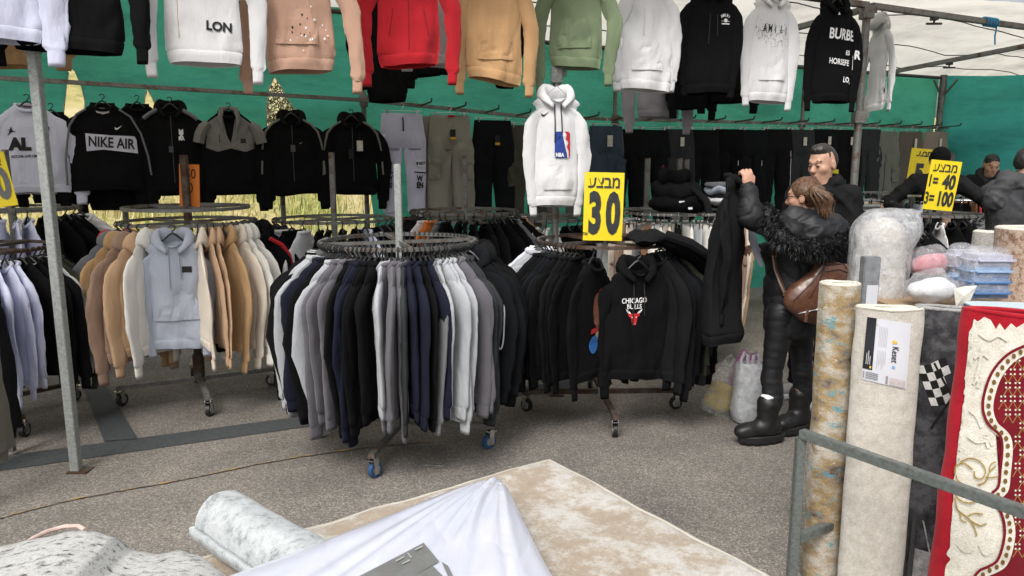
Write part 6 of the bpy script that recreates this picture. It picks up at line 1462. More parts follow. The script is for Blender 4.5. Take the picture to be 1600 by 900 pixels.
rb, K, HB, HP = simple_person('person in a black beanie and black top bending behind the yellow price sign', 1468, 232, 7.75, 250, dict(elL=(.12, .42, 1.22), wrL=(.36, .36, 1.20), elR=(.10, -.42, 1.20), wrR=(.34, -.30, 1.12), head=(.06, 0, 1.59)), (.45, .27, .19), (.006, .006, .0065), (1, .25, -.5), 'beanie', None)
jb = bvh_of([c_ for c_ in rb.children if c_.name.startswith('jacket')][0].data)
pz_ = PY(1410, 286, 7.3); b = MB(); hits = []
for x, y in ((1404, 284), (1413, 281), (1408, 290), (1418, 287)):
    p = PY(x, y, 6.9) - Vector(rb.location); d = (PY(x, y, 6.9) - cam.location).normalized(); h = jb.ray_cast(p, d); hits.append((h[0] - d * .006) if h[0] else None)
if all(hits): b.tube(hits, .010, 6); b.build('sleeve_print', M_WHTINK, rb)
ry, K, HB, HP = simple_person('young man with cropped black hair looking down at a phone in his hands', 1546, 240, 9.3, 262, dict(elL=(.04, .25, 1.10), wrL=(.26, .06, 1.15), elR=(.04, -.25, 1.10), wrR=(.26, -.06, 1.15), head=(.07, 0, 1.58)), (.46, .27, .18), (.006, .006, .0065), (1, .0, -.42), 'hair', (.006, .006, .0065), .0075,
    (('L', hb((-.3, -.8, .1), (-.3, .1, -1)), .7, 1), ('R', hb((.3, -.8, .1), (.3, .1, -1)), .7, -1)))
face_bits(ry, HP, HB, 1.0)
ph = (K['wrL'] + K['wrR']) / 2 + v3(-.02, -.09, .03)
b = MB(); b.box(Vector(ph) + ry.location, (.075, .012, .145), Matrix.Rotation(R(-55), 3, 'X'), .004)
o = b.build('phone', plain('phone_case', (.5, .5, .5), .3)); tag(o, 'pale mobile phone held by the young man at the right', 'phone')
rg_, K, HB, HP = simple_person('person in a dark grey hooded jacket cut by the right edge of the photo', 1598, 232, 5.6, 12, dict(head=(.05, -.02, 1.60), elL=(.1, .26, 1.12), elR=(.05, -.27, 1.10), shL=(0, .19, 1.40), shR=(0, -.19, 1.40)), (.55, .33, .24), (.045, .046, .05), (1, -.3, -.3), 'hair', (.04, .041, .045))
# ================================================================== CARPETS, TABLES AND BUNDLES
def carpet_mat(name, stops, scale=3.0, fine=220, bstr=.5, stretch=(1, 1, 1), detail=9, rough=.72, weave=.35):
    m, t, b = newmat(name); co = coords(t, scale=stretch); n = noise_tex(t, scale, detail, rough, co); f_ = noise_tex(t, fine, 3, .6, coords(t))
    c = ramp(t, n, stops)
    c = mix(t, c, mix(t, c, ramp(t, f_, [(.3, (.55,) * 3), (.7, (1.25,) * 3)]), 1, 'MULTIPLY'), weave)
    t.links.new(c, b.inputs['Base Color']); b.inputs['Roughness'].default_value = .95; b.inputs['Sheen Weight'].default_value = .15; b.inputs['Specular IOR Level'].default_value = .2
    p = bump(t, None, n, bstr * .5, .008); bump(t, b, f_, bstr, .003, p); return m
M_BEIGE = carpet_mat('beige_vintage_rug', [(.36, (.32, .26, .195)), (.47, (.365, .305, .235)), (.53, (.45, .41, .36)), (.60, (.52, .505, .475)), (.72, (.39, .34, .275))], 9, 200, .5, (1, 1, 1), 10, .74)
M_GREYR = carpet_mat('grey_mottled_rug', [(.38, (.24, .26, .265)), (.46, (.40, .425, .43)), (.58, (.50, .525, .535)), (.68, (.33, .355, .36))], 22, 260, .4, (1, 1, 1), 10, .75)
M_SPECK = carpet_mat('speckled_rug', [(.34, (.03, .03, .03)), (.40, (.25, .25, .24)), (.45, (.40, .40, .385)), (.57, (.50, .50, .48)), (.66, (.27, .27, .26))], 75, 300, .6, (.38, 1.2, 1), 5, .68)
M_EDGE = plain('rug_binding', (.47, .435, .375), .9, bumps=.5, bscale=120, var=.08)
ZT = .72
# table under the foreground carpets
A_ = G(858, 716, ZT + .06); L1 = G(1205, 900, ZT + .06); L2 = G(470, 820, ZT + .06)
d1 = (L1 - A_).normalized(); d2 = (L2 - A_); d2 = (d2 - d1 * d2.dot(d1)).normalized()
tb = empty('market_table', A_ + d1 * .8 + d2 * .9 - Vector((0, 0, ZT + .06)), 0, 'low trestle table carrying the carpets in the foreground', 'table')
o_ = Vector((tb.location.x, tb.location.y, 0))
Mx = Matrix((d1, d2, Vector((0, 0, 1)))).transposed()
b = MB(); b.box((0, 0, ZT - .03), (1.45, 1.5, .035), Mx); b.build('table_top', plain('plywood', (.32, .22, .13), .7), tb)
for sx in (-1, 1):
    for sy in (-1, 1): b = MB(); q = Mx @ Vector((sx * .66, sy * .68, 0)); b.bar(q, q + Vector((0, 0, ZT - .05)), .04); b.build('leg', M_STEEL, tb)
def slab(name, label, cat, o, e1, e2, l1, l2, z0, th, mat, edge, seed, amp=.006, n1=60, n2=60, wob=.006):
    root = empty(name, Vector((o.x, o.y, z0)), 0, label, cat); v = []; f = []; ring = []
    def P(i, j, s):
        u, w_ = i / n1, j / n2; c_ = .03
        x = u * l1 + wob * nz(w_ * 9, 1, seed); y = w_ * l2 + wob * nz(u * 9, 2, seed)
        z = th * s + amp * (nz(x * 3, y * 3, seed) + .5 * nz(x * 9, y * 9, seed + 2)) * (1 if s else .3)
        ed = min(i, j, n1 - i, n2 - j)
        if ed == 0: z -= th * .35 * (1 if s else -1)
        return e1 * x + e2 * y + Vector((0, 0, z))
    for s in (1, 0):
        for i in range(n1 + 1):
            for j in range(n2 + 1): v.append(P(i, j, s))
    o2 = (n1 + 1) * (n2 + 1); k = lambda i, j: i * (n2 + 1) + j
    for i in range(n1):
        for j in range(n2): f.append([k(i, j), k(i + 1, j), k(i + 1, j + 1), k(i, j + 1)]); f.append([o2 + k(i, j), o2 + k(i, j + 1), o2 + k(i + 1, j + 1), o2 + k(i + 1, j)])
    link('pile', mesh(v, f), mat, root)
    lo = [k(i, 0) for i in range(n1)] + [k(n1, j) for j in range(n2)] + [k(i, n2) for i in range(n1, 0, -1)] + [k(0, j) for j in range(n2, 0, -1)]
    b = MB(); pts = [(v[q] + v[q + o2]) / 2 for q in lo]; b.tube(pts, [th * .28 * (1 + .25 * nz(i * .7, seed, 0)) for i in range(len(pts))], 8, closed=True); b.build('binding', edge, root, True)
    return root
slab('folded_rug', 'beige and cream distressed rug lying on top of the foreground table', 'rug', A_, d1, d2, 1.5, 1.45, ZT + .035, .028, M_BEIGE, M_EDGE, 3, .010)
slab('folded_rug', 'pale rug underneath the beige one, its right edge showing', 'rug', A_ + d1 * .02 - d2 * .055, d1, d2, 1.45, 1.4, ZT - .008, .024, M_BEIGE, M_EDGE, 6, .005)
# plastic wrapped white pack
def pack():
    c0 = G(786, 740, ZT + .12); cL = G(330, 908, ZT + .16); cR = G(905, 950, ZT + .10); e1, e2 = (cL - c0) * 1.3, (cR - c0) * 1.7
    root = empty('wrapped_bedding', c0, 0, 'white bedding pack in clear plastic lying on the beige rug', 'bedding pack'); n = 110; v = []; f = []
    def H(u, w_):
        e = ((1 - abs(2 * u - 1) ** 3.2) * (1 - abs(2 * w_ - 1) ** 3.2)); e = max(0, e) ** .42
        r_ = math.hypot(u, w_); a = math.atan2(w_, u)
        wr = .012 * (abs(nz(a * 7, r_ * 1.3, 1)) * 2 - .4) * math.exp(-r_ * 2.6) * 2 + .010 * nz(u * 2.2 + w_ * 1.4, w_ * 3.4 - u, 3) + .004 * nz(u * 3 + w_ * 2, w_ * 12 - u * 5, 9)
        return .085 * e, wr * min(1, 6 * min(u, w_, 1 - u, 1 - w_) + .25)
    def P(i, j, s):
        u, w_ = i / n, j / n; pin = .035 * math.sin(math.pi * w_) * (1 - u) * 0
        bu = u + .035 * math.sin(math.pi * w_) * (1 - 2 * u); bw = w_ + .03 * math.sin(math.pi * u) * (1 - 2 * w_)
        k_ = .035 * math.exp(-(u + w_) * 16); bu += k_; bw += k_; h, wr = H(u, w_); p = e1 * bu + e2 * bw
        z = .005 + (h * (.72 if s else -.25)) + wr * (1 if s else .3)
        return Vector((p.x, p.y, max(0, bu) * (cL.z - c0.z) * 1.0 + z))
    for s in (1, 0):
        for i in range(n + 1):
            for j in range(n + 1): v.append(P(i, j, s))
    o2 = (n + 1) ** 2; k = lambda i, j: i * (n + 1) + j
    for i in range(n):
        for j in range(n): f.append([k(i, j), k(i + 1, j), k(i + 1, j + 1), k(i, j + 1)]); f.append([o2 + k(i, j), o2 + k(i, j + 1), o2 + k(i + 1, j + 1), o2 + k(i + 1, j)])
    for i in range(n):
        for q in (0, n): f.append([k(i, q), k(i + 1, q), o2 + k(i + 1, q), o2 + k(i, q)]); f.append([k(q, i), k(q, i + 1), o2 + k(q, i + 1), o2 + k(q, i)])
    m, t, b_ = newmat('plastic_wrapped_white'); nn = noise_tex(t, 4, 6, .65, coords(t))
    t.links.new(ramp(t, nn, [(.3, (.58, .61, .72)), (.6, (.64, .655, .735))]), b_.inputs['Base Color']); b_.inputs['Roughness'].default_value = .55; b_.inputs['Coat Weight'].default_value = .9; b_.inputs['Coat Roughness'].default_value = .12
    w2 = noise_tex(t, 9, 3, .5, coords(t, scale=(1, .22, 1), rot=(0, 0, -.75))); w3 = noise_tex(t, 60, 4, .6, coords(t)); vr = N(t, 'ShaderNodeTexVoronoi'); vr.feature = 'DISTANCE_TO_EDGE'; vr.inputs['Scale'].default_value = 11; t.links.new(coords(t, scale=(1, .3, 1), rot=(0, 0, -.6)), vr.inputs['Vector']); p_ = bump(t, None, w2, .28, .03); p_ = bump(t, None, ramp(t, vr.outputs['Distance'], [(0, (0,) * 3), (.12, (1,) * 3)]), .18, .006, p_); bump(t, b_, w3, .15, .004, p_)
    me = mesh(v, f); link('wrapping', me, m, root)
    T = bvh_of(me)
    def on(poly, off, mat, name):
        bm = bmesh.new(); vs = [bm.verts.new(G(x, y, ZT + .13) - c0) for x, y in poly]; bm.faces.new(vs); bmesh.ops.triangulate(bm, faces=bm.faces[:])
        for _ in range(5):
            lg = [e for e in bm.edges if e.calc_length() > .02]
            if not lg: break
            bmesh.ops.subdivide_edges(bm, edges=lg, cuts=1); bmesh.ops.triangulate(bm, faces=bm.faces[:])
        org = cam.location - c0
        for q in bm.verts:
            d = (q.co - org).normalized(); h = T.ray_cast(org, d)
            if h[0]: q.co = h[0] + Vector((0, 0, off))
        me2 = bpy.data.meshes.new('p'); bm.to_mesh(me2); bm.free(); link(name, me2, mat, root)
    gp_ = plain('grey_print', (.17, .18, .175), .5, bscale=30, var=.1, coat=.4)
    on([(540, 930), (562, 902), (662, 850), (686, 879), (600, 930)], .003, gp_, 'printed_panel'); on([(642, 930), (648, 902), (676, 886), (720, 930)], .003, gp_, 'printed_panel'); on([(690, 880), (700, 886), (722, 930), (712, 930)], .003, gp_, 'printed_panel')
    lt = plain('pale_print', (.36, .37, .36), .5)
    for pl_ in ([(618, 880), (632, 872), (633, 874), (619, 882)], [(636, 868), (642, 876), (644, 875), (638, 867)], [(628, 884), (640, 878), (641, 880), (629, 886)], [(648, 862), (660, 856), (661, 858), (649, 864)]): on(pl_, .0055, lt, 'lettering')
pack()
# rolled and lumpy rugs at the left of the table
def rolled(name, label, a, b_, R0, turns, th, mat, edge, flat=1.0, seed=0, squash_dir=None, lean=0, over=None):
    """spiral roll from a (visible end) to b"""
    a, b_ = Vector(a), Vector(b_); ax = (b_ - a); L_ = ax.length; ax.normalize()
    x = squash_dir if squash_dir else ax.cross(Vector((0, 0, 1))).normalized(); x = (x - ax * x.dot(ax)).normalized(); y = ax.cross(x)
    root = empty(name, a, 0, label, 'rug'); n = int(turns * 40); sp = []
    for i in range(n + 1):
        t_ = i / 40 * 2 * math.pi; r_ = R0 - th * 1.12 * (i / 40); sp.append((r_, t_))
    def sec(r_, t_, off): rr = r_ + off + .004 * nz(math.cos(t_) * 2, math.sin(t_) * 2, seed); return x * (rr * math.cos(t_)) + y * (rr * math.sin(t_) * flat)
    v = []; f = []; nl = 24; m = n + 1
    for s in (0, -th):
        for l in range(nl + 1):
            for (r_, t_) in sp:
                bl = 1 - .10 * (l == 0) * (1 if s == 0 else -1) * 0
                v.append(sec(r_, t_, s) + ax * (L_ * l / nl + .004 * nz(t_, l * .0, seed) ) + (x * nz(l * .35, 1, seed) + y * nz(l * .35, 2, seed)) * .006)
    o2 = m * (nl + 1)
    for l in range(nl):
        for i in range(n): f.append([l * m + i, l * m + i + 1, (l + 1) * m + i + 1, (l + 1) * m + i]); f.append([o2 + l * m + i, o2 + (l + 1) * m + i, o2 + (l + 1) * m + i + 1, o2 + l * m + i + 1])
    for l in range(nl): f.append([l * m, (l + 1) * m, o2 + (l + 1) * m, o2 + l * m])
    me = mesh(v, f); roll = link('roll', me, mat, root)
    b2 = MB(); pts = [(v[i] + v[o2 + i]) / 2 for i in range(0, m, 2)]; b2.tube(pts, th * .52, 8, True); b2.build('binding', edge, root, True)
    return root, bvh_of(me)
za = ZT + .115
ra = G(345, 808, za); rb_ = G(500, 905, za); rolled('rolled_rug', 'grey mottled rolled rug lying on the foreground table', ra, ra + (rb_ - ra).normalized() * .8, .080, 2.4, .014, M_GREYR, plain('grey_binding', (.5, .52, .53), .9), .95, 2)
def lumpy():
    root = empty('fluffy_rug', G(120, 900, ZT), 0, 'white rug with black specks heaped at the lower left of the table', 'rug'); o = root.location; v = []; f = []; n1, n2 = 90, 50
    fl = [(-80, 850), (0, 846), (60, 836), (125, 824), (165, 822), (195, 830), (222, 850), (255, 856), (290, 849), (320, 858), (352, 884), (380, 905)]
    zf = [.10, .10, .12, .14, .15, .14, .10, .09, .10, .10, .08, .07]
    for i in range(n1 + 1):
        u = i / n1 * (len(fl) - 1); k = min(int(u), len(fl) - 2); w_ = u - k; w_ = w_
        px = fl[k][0] + (fl[k + 1][0] - fl[k][0]) * w_; py = fl[k][1] + (fl[k + 1][1] - fl[k][1]) * w_; zz = zf[k] + (zf[k + 1] - zf[k]) * w_
        far = G(px, py, ZT + .03 + zz)
        for j in range(n2 + 1):
            s = j / n2; p = far + Vector((-.05 * s, -.75 * s, 0)); p.x += (px - 150) / 400 * .1 * s
            p.z = ZT + .02 + (zz + .02) * (1 - .35 * s) * (1 - math.exp(-j / .7) if j < 8 else 1) + .018 * nz(p.x * 5, p.y * 5, 1) * min(1, j / 4) + .006 * nz(p.x * 17, p.y * 17, 2) * min(1, j / 3)
            if j == 0: p.z = ZT + .01
            v.append(p - o)
    for i in range(n1):
        for j in range(n2): f.append([i * (n2 + 1) + j, i * (n2 + 1) + j + 1, (i + 1) * (n2 + 1) + j + 1, (i + 1) * (n2 + 1) + j])
    link('pile', mesh(v, f), M_SPECK, root)
lumpy()
b = MB(); b.tube([G(x, y, ZT + .12) for x, y in ((40, 850), (52, 841), (75, 830), (100, 823), (122, 822), (133, 828))], .0055, 8); tag(b.build('cord_handle', M_PEN, None, True), 'pale pink cord handle behind the black specked rug', 'cord')
# second table for the left heap
tl = empty('market_table', G(120, 900, ZT) * 1.0 - Vector((0, .1, ZT)), 0, 'table under the black specked rug at the lower left', 'table')
b = MB(); b.box((-.05, -.22, ZT - .02), (1.05, .75, .03)); b.build('table_top', plain('plywood', (.32, .22, .13), .7), tl)
for sx in (-.5, .4):
    for sy in (-.5, .1): b = MB(); b.bar((sx, sy, 0), (sx, sy, ZT - .04), .04); b.build('leg', M_STEEL, tl)
# ------------------------------------------------------------------ steel stand with upright carpets
ZR = .70
fa, fb = G(1252, 677, ZR), G(1600, 800, ZR); fd = (fb - fa).normalized(); fe = fa + fd * 1.35; nb_ = Vector((0, 0, 1)).cross(fd); nb_ = nb_ if nb_.y > 0 else -nb_
st = empty('carpet_stand', (fa.x, fa.y, 0), 0, 'grey welded steel stand holding the upright carpets', 'carpet stand'); so = Vector((fa.x, fa.y, 0))
M_FRAME = metal('painted_frame', (.21, .235, .225), .12, .42, (.12, .10, .08))
b = MB(); b.bar(fa - so, fe - so, .034, .034, .003); b.build('top_rail', M_FRAME, st)
b = MB(); b.bar(Vector((0, 0, .012)) , Vector((0, 0, ZR - .0175)), .034, .034, .003); b.build('post', M_FRAME, st)
b = MB(); b.bar(fe - so - Vector((0, 0, ZR - .012)), fe - so - Vector((0, 0, .0175)), .034, .034, .003); b.build('post', M_FRAME, st)
zb = .27
for q, nm in ((Vector((0, 0, zb)), 'side_rail'), (fe - fa + Vector((0, 0, zb)), 'side_rail')): b = MB(); b.bar(q + nb_ * .018, q + nb_ * .55, .034, .034, .003); b.build(nm, M_FRAME, st)
b = MB(); q = Vector((0, 0, zb)) + nb_ * .567; b.bar(q, q + (fe - fa), .034, .034, .003); b.build('back_rail', M_FRAME, st)
for q in (nb_ * .567, nb_ * .567 + (fe - fa)): b = MB(); q = Vector(q) * 1.0; q.z = 0; b.bar(q + Vector((0, 0, .012)), q + Vector((0, 0, zb - .018)), .034, .034, .003); b.build('post', M_FRAME, st)
def standing(label, px, ytop, t_, R0, turns, th, mat, edge, flat=1, rot=0, lean=(0, 0), seed=0, zbot=.02):
    top = PT(px, ytop, t_); bot = Vector((top.x + lean[0], top.y + lean[1], zbot)); sd_ = Vector((math.cos(R(rot)), math.sin(R(rot)), 0))
    return rolled('rolled_carpet', label, top, bot, R0, turns, th, mat, edge, flat, seed, sd_)
M_ABS = None
m, t, b_ = newmat('abstract_rug'); co = coords(t, scale=(1, 1, 1.7)); n1_ = noise_tex(t, 7.5, 9, .66, co); n2_ = noise_tex(t, 10, 8, .7, coords(t, scale=(1.3, 1.3, 2.6), rot=(.3, .2, .5))); f_ = noise_tex(t, 210, 3, .6, coords(t))
c_ = ramp(t, n1_, [(.32, (.10, .07, .05)), (.40, (.24, .19, .145)), (.46, (.36, .25, .105)), (.52, (.40, .34, .26)), (.60, (.52, .475, .40)), (.70, (.27, .20, .13))])
c_ = mix(t, c_, (.13, .31, .36), ramp(t, n2_, [(.57, (0,) * 3), (.63, (.95,) * 3)])); c_ = mix(t, c_, (.66, .62, .56), ramp(t, n2_, [(.30, (1,) * 3), (.38, (0,) * 3)]))
c_ = mix(t, c_, mix(t, c_, ramp(t, f_, [(.3, (.5,) * 3), (.7, (1.3,) * 3)]), 1, 'MULTIPLY'), .5)
t.links.new(c_, b_.inputs['Base Color']); b_.inputs['Roughness'].default_value = .95; p_ = bump(t, None, n1_, .5, .015); bump(t, b_, f_, .6, .004, p_); M_ABS = m
CRM = plain('cream_edge', (.62, .58, .5), .92, bumps=.5, bscale=150, var=.1)
t1 = 2.88
standing('rolled carpet in gold, turquoise and brown abstract pattern at the left of the stand', 1311, 443, t1, .080, 2.6, .013, M_ABS, CRM, 1.0, 20, (.0, -.02), 1)
M_PLAINB = carpet_mat('plain_beige_rug', [(.35, (.46, .43, .375)), (.5, (.54, .51, .455)), (.65, (.60, .575, .52))], 26, 190, .6, (1, 1, 1), 6, .7, .4)
t2 = 2.74
r2, bv2 = standing('flat rolled beige carpet with a large white and black paper label', 1388, 481, t2, .120, 2.7, .013, M_PLAINB, CRM, .42, -16, (-.0, -.03), 4)
def stick(root, bv, polys, mat, name, off=.003, flat_to=None):
    """polygons given as photo pixels, laid on the facing surface of a roll"""
    bm = bmesh.new()
    for pl_ in polys:
        vs = [bm.verts.new(PT(x, y, 2.2)) for x, y in pl_]
        if len(vs) > 2:
            try: bm.faces.new(vs)
            except ValueError: pass
    bmesh.ops.triangulate(bm, faces=bm.faces[:])
    for _ in range(4):
        lg = [e for e in bm.edges if e.calc_length() > .016]
        if not lg or len(bm.verts) > 9000: break
        bmesh.ops.subdivide_edges(bm, edges=lg, cuts=1); bmesh.ops.triangulate(bm, faces=bm.faces[:])
    org = cam.location - root.location; kill = []
    for v_ in bm.verts:
        d = (v_.co - cam.location).normalized(); h = bv.ray_cast(org, d)
        if h[0]: v_.co = h[0] - d * off
        else: kill.append(v_)
    bmesh.ops.delete(bm, geom=kill, context='VERTS'); me = bpy.data.meshes.new(name); bm.to_mesh(me); bm.free()
    me.polygons.foreach_set('use_smooth', [True] * len(me.polygons))
    return link(name, me, mat, root)
# paper label: corners TL(1355,497) TR(1424,508) BR(1416,610) BL(1346,592)
def Q(u, w_): 
    tl_, tr_, br_, bl_ = (1355, 497), (1424, 508), (1416, 609), (1346, 592)
    return tuple((tl_[i] * (1 - u) + tr_[i] * u) * (1 - w_) + (bl_[i] * (1 - u) + br_[i] * u) * w_ for i in (0, 1))
def qr(u0, w0, u1, w1): return [Q(u0, w0), Q(u1, w0), Q(u1, w1), Q(u0, w1)]
PAPER = plain('label_paper', (.60, .61, .66), .5, bscale=10, var=.03, coat=.2)
lb = stick(r2, bv2, [qr(.0, -.02, 1, 1)], PAPER, 'paper_label', .003)
def lab(pl_, mat, name='label_print', off=.006):
    o = stick(r2, bv2, pl_, mat, name, off); o.parent = lb; return o
DKP = plain('label_black', (.012, .013, .02), .4); GRY = plain('label_grey', (.25, .25, .27), .6); YLW = plain('label_gold', (.6, .40, .05), .6)
lab([qr(.0, -.02, .215, .82)], DKP); lab([qr(.02, .86, .05, .97), qr(.53, .86, .58, .98)] + [qr(.08 + .0, .86 + k * .03, .36, .875 + k * .03) for k in range(4)], GRY); lab([qr(.62, .87, .97, .985)], plain('label_pink', (.50, .44, .45), .6))
lab([qr(.33, .10 + k * .022, .345, .30 + k * .02) for k in range(0)] + [qr(.30 + k * .035, .10, .308 + k * .035, .42) for k in range(6)] + [qr(.30 + k * .035, .48, .308 + k * .035, .78 - .04 * (k % 3)) for k in range(6)], plain('label_text', (.36, .36, .39), .6))
lab([qr(.06, .56 + .0, .075, .74), qr(.10, .52, .115, .74), qr(.14, .60, .155, .74)], plain('label_white', (.5, .5, .5), .6), off=.0085); lab([qr(.15, .76, .19, .80)], YLW, off=.0085); lab([qr(.24, .08, .26, .095)], fab('R'), off=.0085)
lab([[Q(.64 + .035 * math.cos(a), .31 + .03 * math.sin(a)) for a in [i * .7 for i in range(9)]], qr(.66, .29, .72, .33)], YLW)
lab([[Q(.68 + .035 * math.cos(a) * (1 + .3 * math.sin(a)), .70 + .025 * math.sin(a)) for a in [i * .52 for i in range(12)]]], plain('label_blue', (.15, .33, .6), .6))
# the word on the label runs down the paper
tm = text_mesh('Keset', 1.0, .012, 1); xs_ = [v_.co.x for v_ in tm.vertices]; zs_ = [v_.co.z for v_ in tm.vertices]; x0, x1, z0_, z1_ = min(xs_), max(xs_), min(zs_), max(zs_)
pls = [[Q(.62 + .15 * (tm.vertices[i].co.z - z0_) / (z1_ - z0_), .38 + .25 * (tm.vertices[i].co.x - x0) / (x1 - x0)) for i in p.vertices] for p in tm.polygons]
lab(pls, DKP)
# dark grey carpet with the flag
M_DKR = carpet_mat('dark_grey_rug', [(.36, (.018, .018, .02)), (.48, (.045, .045, .05)), (.58, (.10, .10, .108)), (.7, (.06, .06, .066))], 12, 200, .5, (1, 1, 1), 9, .72)
t3 = 2.77
r3, bv3 = standing('dark grey rolled carpet with a black and white chequered flag', 1484, 482, t3, .125, 2.3, .012, M_DKR, plain('grey_stone_edge', (.3, .3, .29), .9, bumps=.6, bscale=120, var=.4), .45, -24, (-.03, -.03), 7)
WHT = carpet_mat('white_pile', [(.3, (.55, .55, .53)), (.6, (.72, .72, .70))], 30, 200, .5); BLKC = carpet_mat('black_pile', [(.3, (.008, .008, .008)), (.6, (.016, .016, .016))], 30, 200, .5)
wc, bc = [], []
for i in range(4):
    for j in range(5):
        def FQ(a, b_): 
            x = 1432 + a * 11.2 + b_ * 4.6; y = 571 - a * 2.6 + b_ * 12.6 + 3 * math.sin(a * 1.1); return (x, y)
        if 1432 + i * 11.2 + j * 4.6 > 1474: continue
        (wc if (i + j) % 2 == 0 else bc).append([FQ(i, j), FQ(i + 1, j), FQ(i + 1, j + 1), FQ(i, j + 1)])
stick(r3, bv3, wc, WHT, 'flag_check', .004); stick(r3, bv3, bc, BLKC, 'flag_check', .004)
stick(r3, bv3, [[(1458, 568), (1461, 566), (1500, 640), (1497, 642)], [(1453, 668), (1456, 670), (1492, 618), (1489, 616)]], BLKC, 'flag_pole', .005)
stick(r3, bv3, [[(1424, 855), (1462, 866), (1468, 905), (1420, 905)], [(1441, 812), (1444, 815), (1457, 880), (1452, 866)]], carpet_mat('silver_pile', [(.35, (.2, .2, .2)), (.6, (.5, .5, .5))], 25, 200, .5), 'pale_motif', .004)
# ornate red carpet
M_RED = carpet_mat('red_plush', [(.3, (.26, .004, .012)), (.6, (.40, .008, .02))], 9, 200, .4); M_DRED = carpet_mat('dark_red_plush', [(.3, (.12, .003, .010)), (.6, (.19, .006, .014))], 9, 200, .4)
M_IV = carpet_mat('ivory_plush', [(.3, (.58, .54, .45)), (.6, (.74, .71, .63))], 20, 180, .6); M_GOLD = carpet_mat('gold_plush', [(.3, (.27, .17, .035)), (.6, (.40, .29, .09))], 20, 180, .6); M_BEADB = plain('bead_brown', (.16, .085, .02), .9)
t4 = 2.42
r4, bv4 = standing('ornate dark red carpet with ivory scrolls, gold leaves and a beaded medallion', 1588, 489, t4, .163, 2.2, .014, M_RED, M_RED, .42, -24, (-.045, -.03), 9)
rk = random.Random(4)
def curve(pts, k=8):
    o = []
    for i in range(len(pts) - 1):
        p0, p1, p2, p3 = pts[max(0, i - 1)], pts[i], pts[i + 1], pts[min(len(pts) - 1, i + 2)]
        for j in range(k):
            t_ = j / k; o.append(tuple(.5 * (2 * p1[c] + (p2[c] - p0[c]) * t_ + (2 * p0[c] - 5 * p1[c] + 4 * p2[c] - p3[c]) * t_ * t_ + (-p0[c] + 3 * p1[c] - 3 * p2[c] + p3[c]) * t_ ** 3) for c in (0, 1)))
    return o + [pts[-1]]
# ivory field with scalloped left edge
left = [(1538, 495), (1528, 502), (1522, 499), (1519, 511), (1514, 520), (1520, 524), (1515, 534), (1519, 545), (1512, 552), (1514, 566), (1519, 574), (1511, 582), (1507, 592), (1514, 600), (1508, 606), (1506, 616), (1511, 622), (1504, 634), (1508, 646), (1502, 656), (1505, 664), (1499, 676), (1503, 688), (1498, 700), (1504, 712), (1500, 724), (1494, 736), (1490, 750), (1488, 764), (1490, 778), (1488, 792), (1490, 806), (1486, 818), (1492, 826), (1485, 836), (1490, 846), (1484, 856), (1479, 866), (1485, 874), (1478, 884), (1476, 900)]
right_ = [(1625, 900), (1625, 500), (1618, 502), (1606, 511), (1600, 505), (1588, 512), (1580, 505), (1570, 516), (1562, 505), (1556, 514), (1548, 500)]
stick(r4, bv4, [curve(left, 4) + right_], M_IV, 'ivory_field', .006)
def ribbon(c, w_):
    a, b_ = [], []
    for i, p in enumerate(c):
        q0, q1 = c[max(0, i - 1)], c[min(len(c) - 1, i + 1)]; dx, dy = q1[0] - q0[0], q1[1] - q0[1]; ln = math.hypot(dx, dy) or 1
        a.append((p[0] - dy / ln * w_, p[1] + dx / ln * w_)); b_.append((p[0] + dy / ln * w_, p[1] - dx / ln * w_))
    return [[a[i], a[i + 1], b_[i + 1], b_[i]] for i in range(len(c) - 1)]
med = curve([(1625, 535), (1600, 541), (1572, 556), (1550, 582), (1538, 615), (1536, 640), (1544, 662), (1562, 680), (1566, 700), (1563, 735), (1560, 760), (1550, 772), (1556, 786), (1566, 806), (1570, 830), (1566, 856), (1558, 876), (1545, 885), (1530, 892), (1520, 905)])
stick(r4, bv4, [[p for p in med] + [(1640, 905), (1640, 535)]], M_DRED, 'medallion', .0085)
inner = [(p[0] + 20, p[1] + (6 if p[1] < 700 else -2)) for p in med]
stick(r4, bv4, ribbon([(p[0] + 9, p[1] + 3) for p in med], 7.5), M_IV, 'bead_band', .0105)
bd = []
mc = [(p[0] + 9, p[1] + 3) for p in med]
acc = 0
for p, q in zip(mc, mc[1:]):
    acc += math.hypot(q[0] - p[0], q[1] - p[1])
    if acc > 11.5: acc = 0; bd.append([(q[0] + 3.4 * math.cos(a), q[1] + 4.2 * math.sin(a)) for a in [i * .785 for i in range(8)]])
for pl_ in bd: stick(r4, bv4, [pl_], M_BEADB, 'bead', .0135)
stick(r4, bv4, ribbon(med, 2.2), M_DRED, 'outline', .0125)
dots = []; lat = []
for i in range(-3, 9):
    for j in range(0, 16):
        x = 1560 + i * 15 + (j % 2) * 7.5; y = 560 + j * 21
        if x < 1560 + abs(y - 590) * .1 + (20 if y < 580 else 0) or y > 870: continue
        if y > 655 and x < 1586: continue
        for a in range(4): dots.append([(x + 4.4 * math.cos(R(a * 90 + 45)) + 1.7 * math.cos(q_), y + 5 * math.sin(R(a * 90 + 45)) + 1.7 * math.sin(q_)) for q_ in [k * 1.05 for k in range(6)]])
        lat += ribbon([(x, y + 4), (x + 3.7, y + 10.5), (x + 7.5, y + 17)], .5) + ribbon([(x, y + 4), (x - 3.7, y + 10.5), (x - 7.5, y + 17)], .5)
stick(r4, bv4, dots, M_IV, 'flower_dots', .0105)['kind'] = 'stuff'; stick(r4, bv4, lat, M_GOLD, 'lattice', .0100)['kind'] = 'stuff'
gold = []
